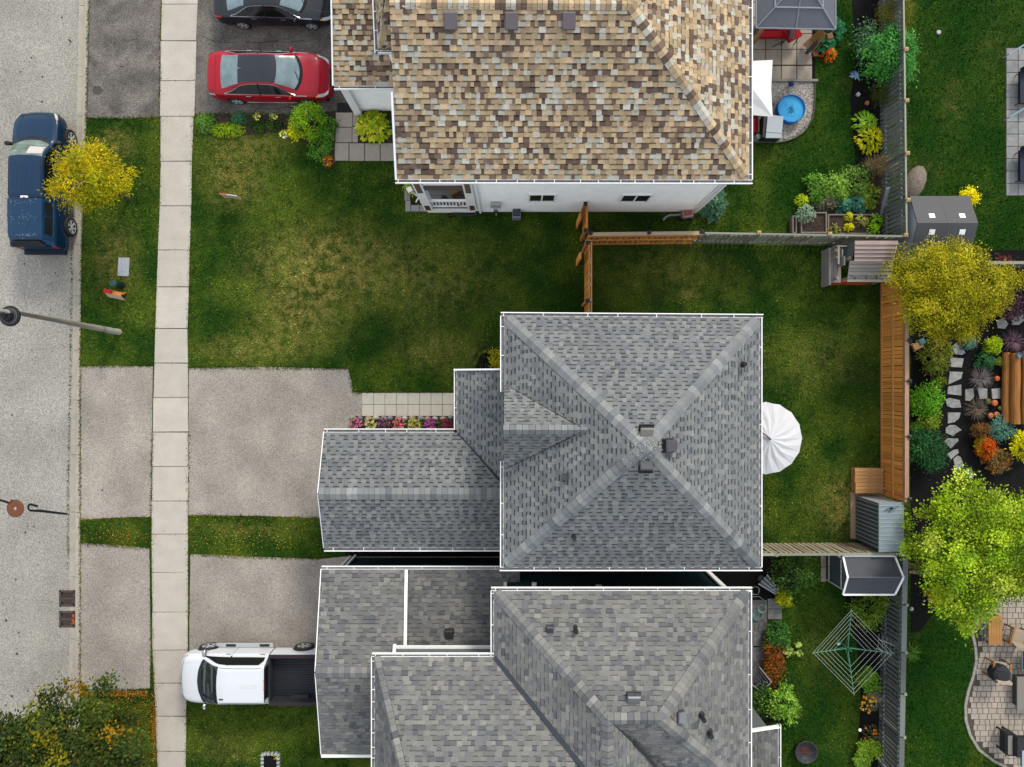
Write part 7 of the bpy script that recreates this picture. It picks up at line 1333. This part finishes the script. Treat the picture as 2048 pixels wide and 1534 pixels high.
MB().tube([P(1510, 1373, .62), P(1520, 1366, .66), P(1526, 1372, .66), P(1528, 1362, .64), P(1536, 1366, .62)], .012, 6).build('armrest', M_steel, t)
for q in (P(1519, 1334, .5), P(1543, 1364, .5), P(1522, 1383, .5), P(1500, 1366, .5)): MB().tube([(q.x, q.y, 0), q], .018, 6).build('leg', M_steel, t)
t = thing('wire_planter', 'wire framed planter strip along the lawn of the clothesline yard', 'planter', P(1552, 1275)); mw = mk('frame_green', S(150, 160, 140), .7)
for a, b_ in (((1536, 1250), (1567, 1250)), ((1567, 1250), (1568, 1290)), ((1536, 1250), (1534, 1345))): MB().beam(P(*a, .3), P(*b_, .3), .025, .05).build('side_board', mw, t)
for q in ((1536, 1250), (1567, 1250), (1568, 1290), (1534, 1345)): p_ = P(*q, .3); MB().tube([(p_.x, p_.y, 0), p_], .015, 5).build('stake', mw, t)
MB().prism(rect(1536, 1253, 1566, 1345), 0, .1).build('soil', M_soil, t)
c = P(1613, 1505, .35); t = thing('fire_pit', 'round black fire pit bowl with crossed grate on the lawn', 'fire pit', (c.x, c.y, 0)); MB().lathe([(.0, .12), (.22, .14), (.40, .3), (.44, .36), (.47, .36), (.45, .3), (.25, .08), (0, .06)], (c.x, c.y, 0), 32).build('bowl', mk('sooty_steel', S(70, 72, 80), .5, var=(9, .2)), t, smooth=True)
MB().lathe([(0, .155), (.2, .15)], (c.x, c.y, 0), 20).build('ash', mk('rust_ash', S(92, 60, 52), .9, var=(20, .4)), t); MB().tube([(c.x-.4, c.y, .36), (c.x+.4, c.y+.02, .36)], .01, 5).build('grate_bar', M_bark, t); MB().tube([(c.x, c.y-.4, .36), (c.x-.02, c.y+.4, .36)], .01, 5).build('grate_bar', M_bark, t)
for k in range(3): a = k*2.1+.5; MB().tube([(c.x+.33*math.cos(a), c.y+.33*math.sin(a), 0), (c.x+.36*math.cos(a), c.y+.36*math.sin(a), .28)], .02, 6).build('leg', M_blackpl, t)
for px, py, lb in ((1720, 1460, 'white disc garden stake by the orange blossoms'), (1544, 1414, 'white round flower head near the rounded fresh green shrub')):
    c = P(px, py, .4); t = thing('garden_stake', lb, 'garden stake', (c.x, c.y, 0)); MB().lathe([(0, .02), (.06, .02), (.07, 0), (0, -.01)], (c.x, c.y, .4), 12).build('disc', M_white, t); MB().tube([(c.x, c.y, 0), (c.x, c.y, .4)], .006, 5).build('rod', M_steel, t)
# stone planter on the front lawn of house C
c = P(542, 1523); t = thing('stone_planter', 'small square planter ringed by pale stones on the front lawn', 'planter', (c.x, c.y, 0)); MB().box(c.x-.3, c.x+.3, c.y-.36, c.y+.3, .0, .08).build('soil', M_mulch, t)
for k in range(18):
    a = k*2*math.pi/18; sx = max(-1, min(1, 1.35*math.cos(a)))*.33; sy_ = max(-1, min(1, 1.35*math.sin(a)))*.36; MB().rbox(c.x+sx, c.y+sy_, 0, .12, .1, .12, a+random.uniform(-.3, .3)).build('stone', mk('pale_edging', S(196, 206, 200), .9, objv=.1), t)
rosette('seedling', 'tiny yellow seedling in the stone ringed planter', 551, 1514, .09, .2, [(220, 200, 60, 1)], 14, .08, .04, z=.05)
# ---------------------------------------------------------------- things along the white wall of house A
t = thing('electric_meter', 'pale grey electric meter box on the white sided wall', 'meter', (-.65, 7.0, 1.2)); MB().box(-.85, -.45, 6.98, 7.12, 1.35, 1.8).build('box', mk('meter_grey', S(206, 208, 204), .6), t); MB().box(-.74, -.56, 6.92, 7.0, .8, 1.35).build('meter_can', mk('meter_grey', W1), t); MB().lathe([(.09, 0), (.09, .1), (0, .12)], (-.65, 6.95, 1.1), 14, M=Matrix.Rotation(R(90), 3, 'X')).build('dial', M_glass, t); MB().tube([(-.65, 7.02, .8), (-.65, 7.02, .02)], .03, 8).build('conduit', mk('meter_grey', W1), t)
c = P(1033, 427, .5); t = thing('hose_reel', 'pale blue grey hose reel box beside the wall', 'hose reel', (c.x, c.y, 0)); MB().rbox(c.x, c.y-.02, .02, .34, .3, .5).build('box', mk('reel_grey', S(160, 176, 192), .5), t); MB().lathe([(.17, -.14), (.17, .14), (.0, .14)], (c.x, c.y+.05, .48), 14, M=Matrix.Rotation(R(90), 3, 'Y')).build('drum', M_dkmetal, t); MB().tube(coil(1033, 422, .15, 2, .62), .012, 5).build('hose', mh, t)
tag(MB().tube([P(958, 425, .25), P(950, 430, .08), P(935, 431, .07), P(918, 429, .07), P(905, 428, .07), P(898, 434, .06)], .055, 10).build('drain_pipe', M_blackpl, smooth=True), 'black corrugated drain pipe snaking from the porch corner downspout', 'drain pipe')
c = P(1380, 427, .4); t = thing('pressure_washer', 'white and pink pressure washer leaning at the back corner of the wall', 'pressure washer', (c.x, c.y, 0)); MB().rbox(c.x-.1, c.y, .05, .42, .3, .4, .15).build('body', mk('pinkish_white', S(214, 192, 194), .5), t); MB().rbox(c.x-.1, c.y, .45, .3, .2, .05, .15).build('hood', mk('coral', S(206, 110, 100), .5), t)
for dx in (-.25, .12): MB().lathe([(0, -.03), (.12, -.03), (.13, 0), (.12, .03), (0, .03)], (c.x+dx, c.y-.18, .12), 14, M=Matrix.Rotation(R(90), 3, 'X')).build('wheel', M_blackpl, t)
MB().tube([(c.x+.1, c.y-.1, .3), (c.x+.3, c.y-.1, .75), (c.x+.3, c.y+.12, .75), (c.x+.1, c.y+.1, .3)], .015, 6).build('handle', M_blackpl, t)
tag(MB().tube([P(1366, 428, .3), P(1352, 430, .12), P(1340, 430, .08), P(1333, 433, .07), P(1326, 440, .06)], .05, 10).build('downspout_extension', mk('grey_pipe', S(186, 188, 190), .5), smooth=True), 'grey downspout extension bent along the back lawn by the wall', 'drain pipe')
# porch clutter
c = P(900, 392, .85); t = thing('cardboard_box', 'open cardboard box on the white porch', 'box', (-2.15, 7.5, .82), .5)
for q in ((-.25, .25, -.2, -.18), (-.25, .25, .18, .2), (-.25, -.23, -.18, .18), (.23, .25, -.18, .18)): MB().box(*q, 0, .3).build('side', mk('cardboard', S(186, 140, 92), .85), t, local=True)
for s_ in (-1, 1): MB().beam((0, s_*.2, .3), (.02, s_*.34, .38), .46, .01).build('flap', mk('cardboard', W1), t, local=True)
t = thing('porch_stool', 'round black stool standing on the white porch', 'stool', (-2.7, 7.35, .82)); MB().lathe([(0, .45), (.15, .45), (.16, .42), (.15, .40), (0, .4)], (-2.7, 7.35, .82), 18).build('seat', M_blackpl, t)
for k in range(3): a = k*2.1; MB().tube([(-2.7+.12*math.cos(a), 7.35+.12*math.sin(a), .82), (-2.7+.07*math.cos(a), 7.35+.07*math.sin(a), 1.24)], .014, 6).build('leg', M_blackpl, t)
t = thing('stone_border', 'grey block border round the little bed at the porch corner', 'border', P(815, 400)); mbk = mk('border_block', S(176, 172, 172), .9, objv=.08)
for q in ((810, 362, 820, 381), (810, 382, 821, 402), (812, 403, 822, 424), (823, 412, 840, 424), (841, 412, 858, 424)): slab(rect(*q), 0, .18, mbk, t, 'block')
bush('porch_shrub', 'small yellow green shrub in the bed at the porch corner', 828, 372, .3, .6, [(190, 190, 70, 2), (130, 150, 60, 2)], 30, 20, .1, .05, ry=.35)
t = thing('plastic_chair', 'white folding plastic chair tipped beside the porch corner bed', 'chair', P(836, 400)); 
MB().beam(P(817, 380, .9), P(838, 394, .3), .06, .05).build('leg', M_white, t); MB().beam(P(842, 386, .7), P(832, 404, .1), .05, .04).build('leg', M_white, t); MB().beam(P(846, 388, .6), P(842, 406, .1), .05, .04).build('leg', M_white, t); MB().mbox(Matrix.Translation(P(819, 379, .95)) @ Matrix.Rotation(.5, 4, 'Z'), .2, .2, .05).build('foot_pad', M_white, t)
# ---------------------------------------------------------------- paver patio with furniture, bottom corner yard
ED = [(1924, 1180), (1926, 1205), (1932, 1232), (1940, 1262), (1947, 1292), (1949, 1320), (1943, 1350), (1933, 1380), (1927, 1410), (1928, 1440), (1937, 1470), (1955, 1500), (1985, 1523), (2010, 1535), (2040, 1560)]
poly = [G(*p) for p in ED]+[G(2160, 1560), G(2160, 1150), G(1930, 1150)]
pp = struct(MB().prism(poly, -.05, .015).build('paver_patio', mk('joint_sand', S(96, 90, 84), .95)))
ppx = np.array([p[0] for p in poly]); mp_ = mk('beige_paver', S(194, 182, 168), .9, var=(6, .08), var2=(50, .12), objv=.10); y = 1158; cnt = 0
while y < 1560:
    hh = 11.2; x = 1922+random.uniform(-8, 0)
    while x < 2064:
        wd = random.choice([8.4, 11.2, 11.2, 16.8]); q = [(x+.5, y+.5), (x+wd-.5, y+.5), (x+wd-.5, y+hh-.5), (x+.5, y+hh-.5)]
        if all(px > np.interp(py, [e[1] for e in ED], [e[0] for e in ED])+5.5 for px, py in q) and cnt < 420:
            c = G(x+wd/2, y+hh/2); key = 'paver%.1f' % wd
            if key not in BM: o = slab([(-(wd-1)/96, -(hh-1)/96), ((wd-1)/96, -(hh-1)/96), ((wd-1)/96, (hh-1)/96), (-(wd-1)/96, (hh-1)/96)], 0, .03, mp_, None, 'paver'); BM[key] = o.data; o.parent = pp; o.location = Vector((c[0], c[1], 0))-wl(pp)+Vector((0, 0, .015))
            else: link_mesh('paver', BM[key], None, pp, Vector((c[0], c[1], .015))-wl(pp))
            cnt += 1
        x += wd
    y += hh
pts = []
for a, b_ in zip(ED[:-1], ED[1:]): pts += [lerp(np.array(a, float), np.array(b_, float), u) for u in np.linspace(0, 1, 3, endpoint=False)]
for a, b_ in zip(pts[:-1], pts[1:]):
    a_, c_ = P(*(a+(b_-a)*.03)), P(*(b_-(b_-a)*.03)); n_ = Vector((-(c_-a_).y, (c_-a_).x, 0)).normalized(); MB().beam(a_+n_*.05+Vector((0, 0, .03)), c_+n_*.05+Vector((0, 0, .03)), .11, .07).build('edge_stone', mk('edge_stone', S(176, 172, 160), .9, objv=.08), pp)
def pchair(label, px, py, rz, cover=False, seatc=(196, 180, 160), sc=1):
    c = P(px, py, .4); t = thing('patio_armchair', label, 'chair', (c.x, c.y, .045), rz); t.scale = (sc, sc, sc); mw_ = mk('teak', S(178, 124, 66), .6, streak=(3, 30, 30, .2)); L_ = dict(local=True)
    MB().box(-.3, .3, -.3, .28, .33, .43).build('seat_cushion', mk('cushion%d' % seatc[0], S(*seatc), .85, var=(10, .06)), t, **L_); MB().mbox(Matrix.Translation((0, .33, .62)) @ Matrix.Rotation(R(-14), 4, 'X'), .6, .1, .5).build('backrest', mk('cushion%d' % seatc[0], W1), t, **L_)
    for x in (-.34, .34):
        MB().box(x-.035, x+.035, -.34, .36, .55, .585).build('armrest', mw_, t, **L_)
        for y in (-.3, .32): MB().box(x-.03, x+.03, y-.03, y+.03, 0, .55).build('leg', mw_, t, **L_)
    if cover: MB().lathe([(.0, .2), (.24, .19), (.37, .1), (.41, -.15), (.36, -.3)], (.05, .12, .6), 9).build('folded_cover', mk('black_cover', (.014, .016, .02), .7, bump=(6, 1)), t, **L_)
    return t
pchair('teak armchair under a crumpled black cover on the paver patio', 1996, 1338, R(172), True, (206, 190, 170)); pchair('teak armchair with beige cushion under the lime tree', 2034, 1272, R(165), False, (186, 170, 146))
c = P(1990, 1262, .42); t = thing('coffee_table', 'low teak coffee table at the edge of the lime tree', 'table', (c.x, c.y, .045)); 
for k in range(5): MB().box(c.x-.27+k*.112, c.x-.27+k*.112+.105, c.y-.55, c.y+.62, .40, .44).build('top_slat', mk('teak_top', S(196, 142, 78), .55, streak=(30, 2, 30, .25)), t)
for dx in (-.24, .24):
    for dy in (-.48, .55): MB().box(c.x+dx-.03, c.x+dx+.03, c.y+dy-.03, c.y+dy+.03, .0, .4).build('leg', M_bark, t)
MB().box(c.x-.4, c.x-.3, c.y-.45, c.y+.5, .3, .36).build('side_rail', M_dkmetal, t)
a, b_ = P(2036, 1355, .5), P(2120, 1420, .5); t = thing('fire_table', 'grey concrete fire table at the edge of the paver patio', 'table', ((a.x+b_.x)/2, (a.y+b_.y)/2, .045)); MB().box(a.x, b_.x, b_.y, a.y, .40, .46).build('table_top', mk('grey_conc_top', S(150, 144, 136), .8), t); MB().box(a.x+.08, b_.x-.08, b_.y+.08, a.y-.08, .045, .4).build('base', M_dkmetal, t)
c = P(2030, 1490, .8); t = thing('barbecue', 'black barbecue with steel shelf on the corner of the paver patio', 'barbecue', (c.x, c.y, .045), R(0)); MB().box(c.x-.28, c.x+.05, c.y-.45, c.y+.42, .3, .8).build('cart', M_blackpl, t); MB().add([(c.x-.12, c.y-.4, .8), (c.x+.4, c.y-.4, .8), (c.x+.4, c.y+.4, .8), (c.x-.12, c.y+.4, .8), (c.x-.05, c.y-.4, 1.02), (c.x+.4, c.y-.4, 1.05), (c.x+.4, c.y+.4, 1.05), (c.x-.05, c.y+.4, 1.02)], [(0, 1, 5, 4), (1, 2, 6, 5), (2, 3, 7, 6), (3, 0, 4, 7), (4, 5, 6, 7)]).build('hood', M_blackpl, t)
MB().box(c.x+.1, c.x+.5, c.y-.75, c.y-.1, .95, 1.07).build('steel_shelf', mk('steel_shelf', S(206, 216, 226), .3, metal=.5), t); MB().box(c.x-.3, c.x-.12, c.y-.38, c.y+.38, .8, .83).build('front_shelf', mk('shelf_grey', S(150, 144, 138), .6), t); MB().tube([(c.x-.34, c.y-.5, .75), (c.x-.34, c.y+.5, .75)], .025, 8).build('handle', M_blackpl, t)
for dy in (-.4, .38):
    for dx in (-.24, .0): MB().box(c.x+dx-.03, c.x+dx+.03, c.y+dy-.03, c.y+dy+.03, .0, .3).build('leg', M_blackpl, t)
a, b_ = P(2044, 1300, .4), P(2100, 1340, .4); t = thing('folding_stool', 'steel framed stool half out of sight on the paver patio', 'stool', ((a.x+b_.x)/2, (a.y+b_.y)/2, .045)); MB().tube([a, Vector((a.x, b_.y, a.z)), b_, Vector((b_.x, a.y, a.z)), a], .02, 6).build('frame', M_steel, t); MB().box(a.x, b_.x, b_.y, a.y, .38, .4).build('seat', mk('navy_sling', W1), t)
for x in (a.x, b_.x):
    for y in (a.y, b_.y): MB().tube([(x, y, .04), (x, y, .4)], .018, 6).build('leg', M_steel, t)
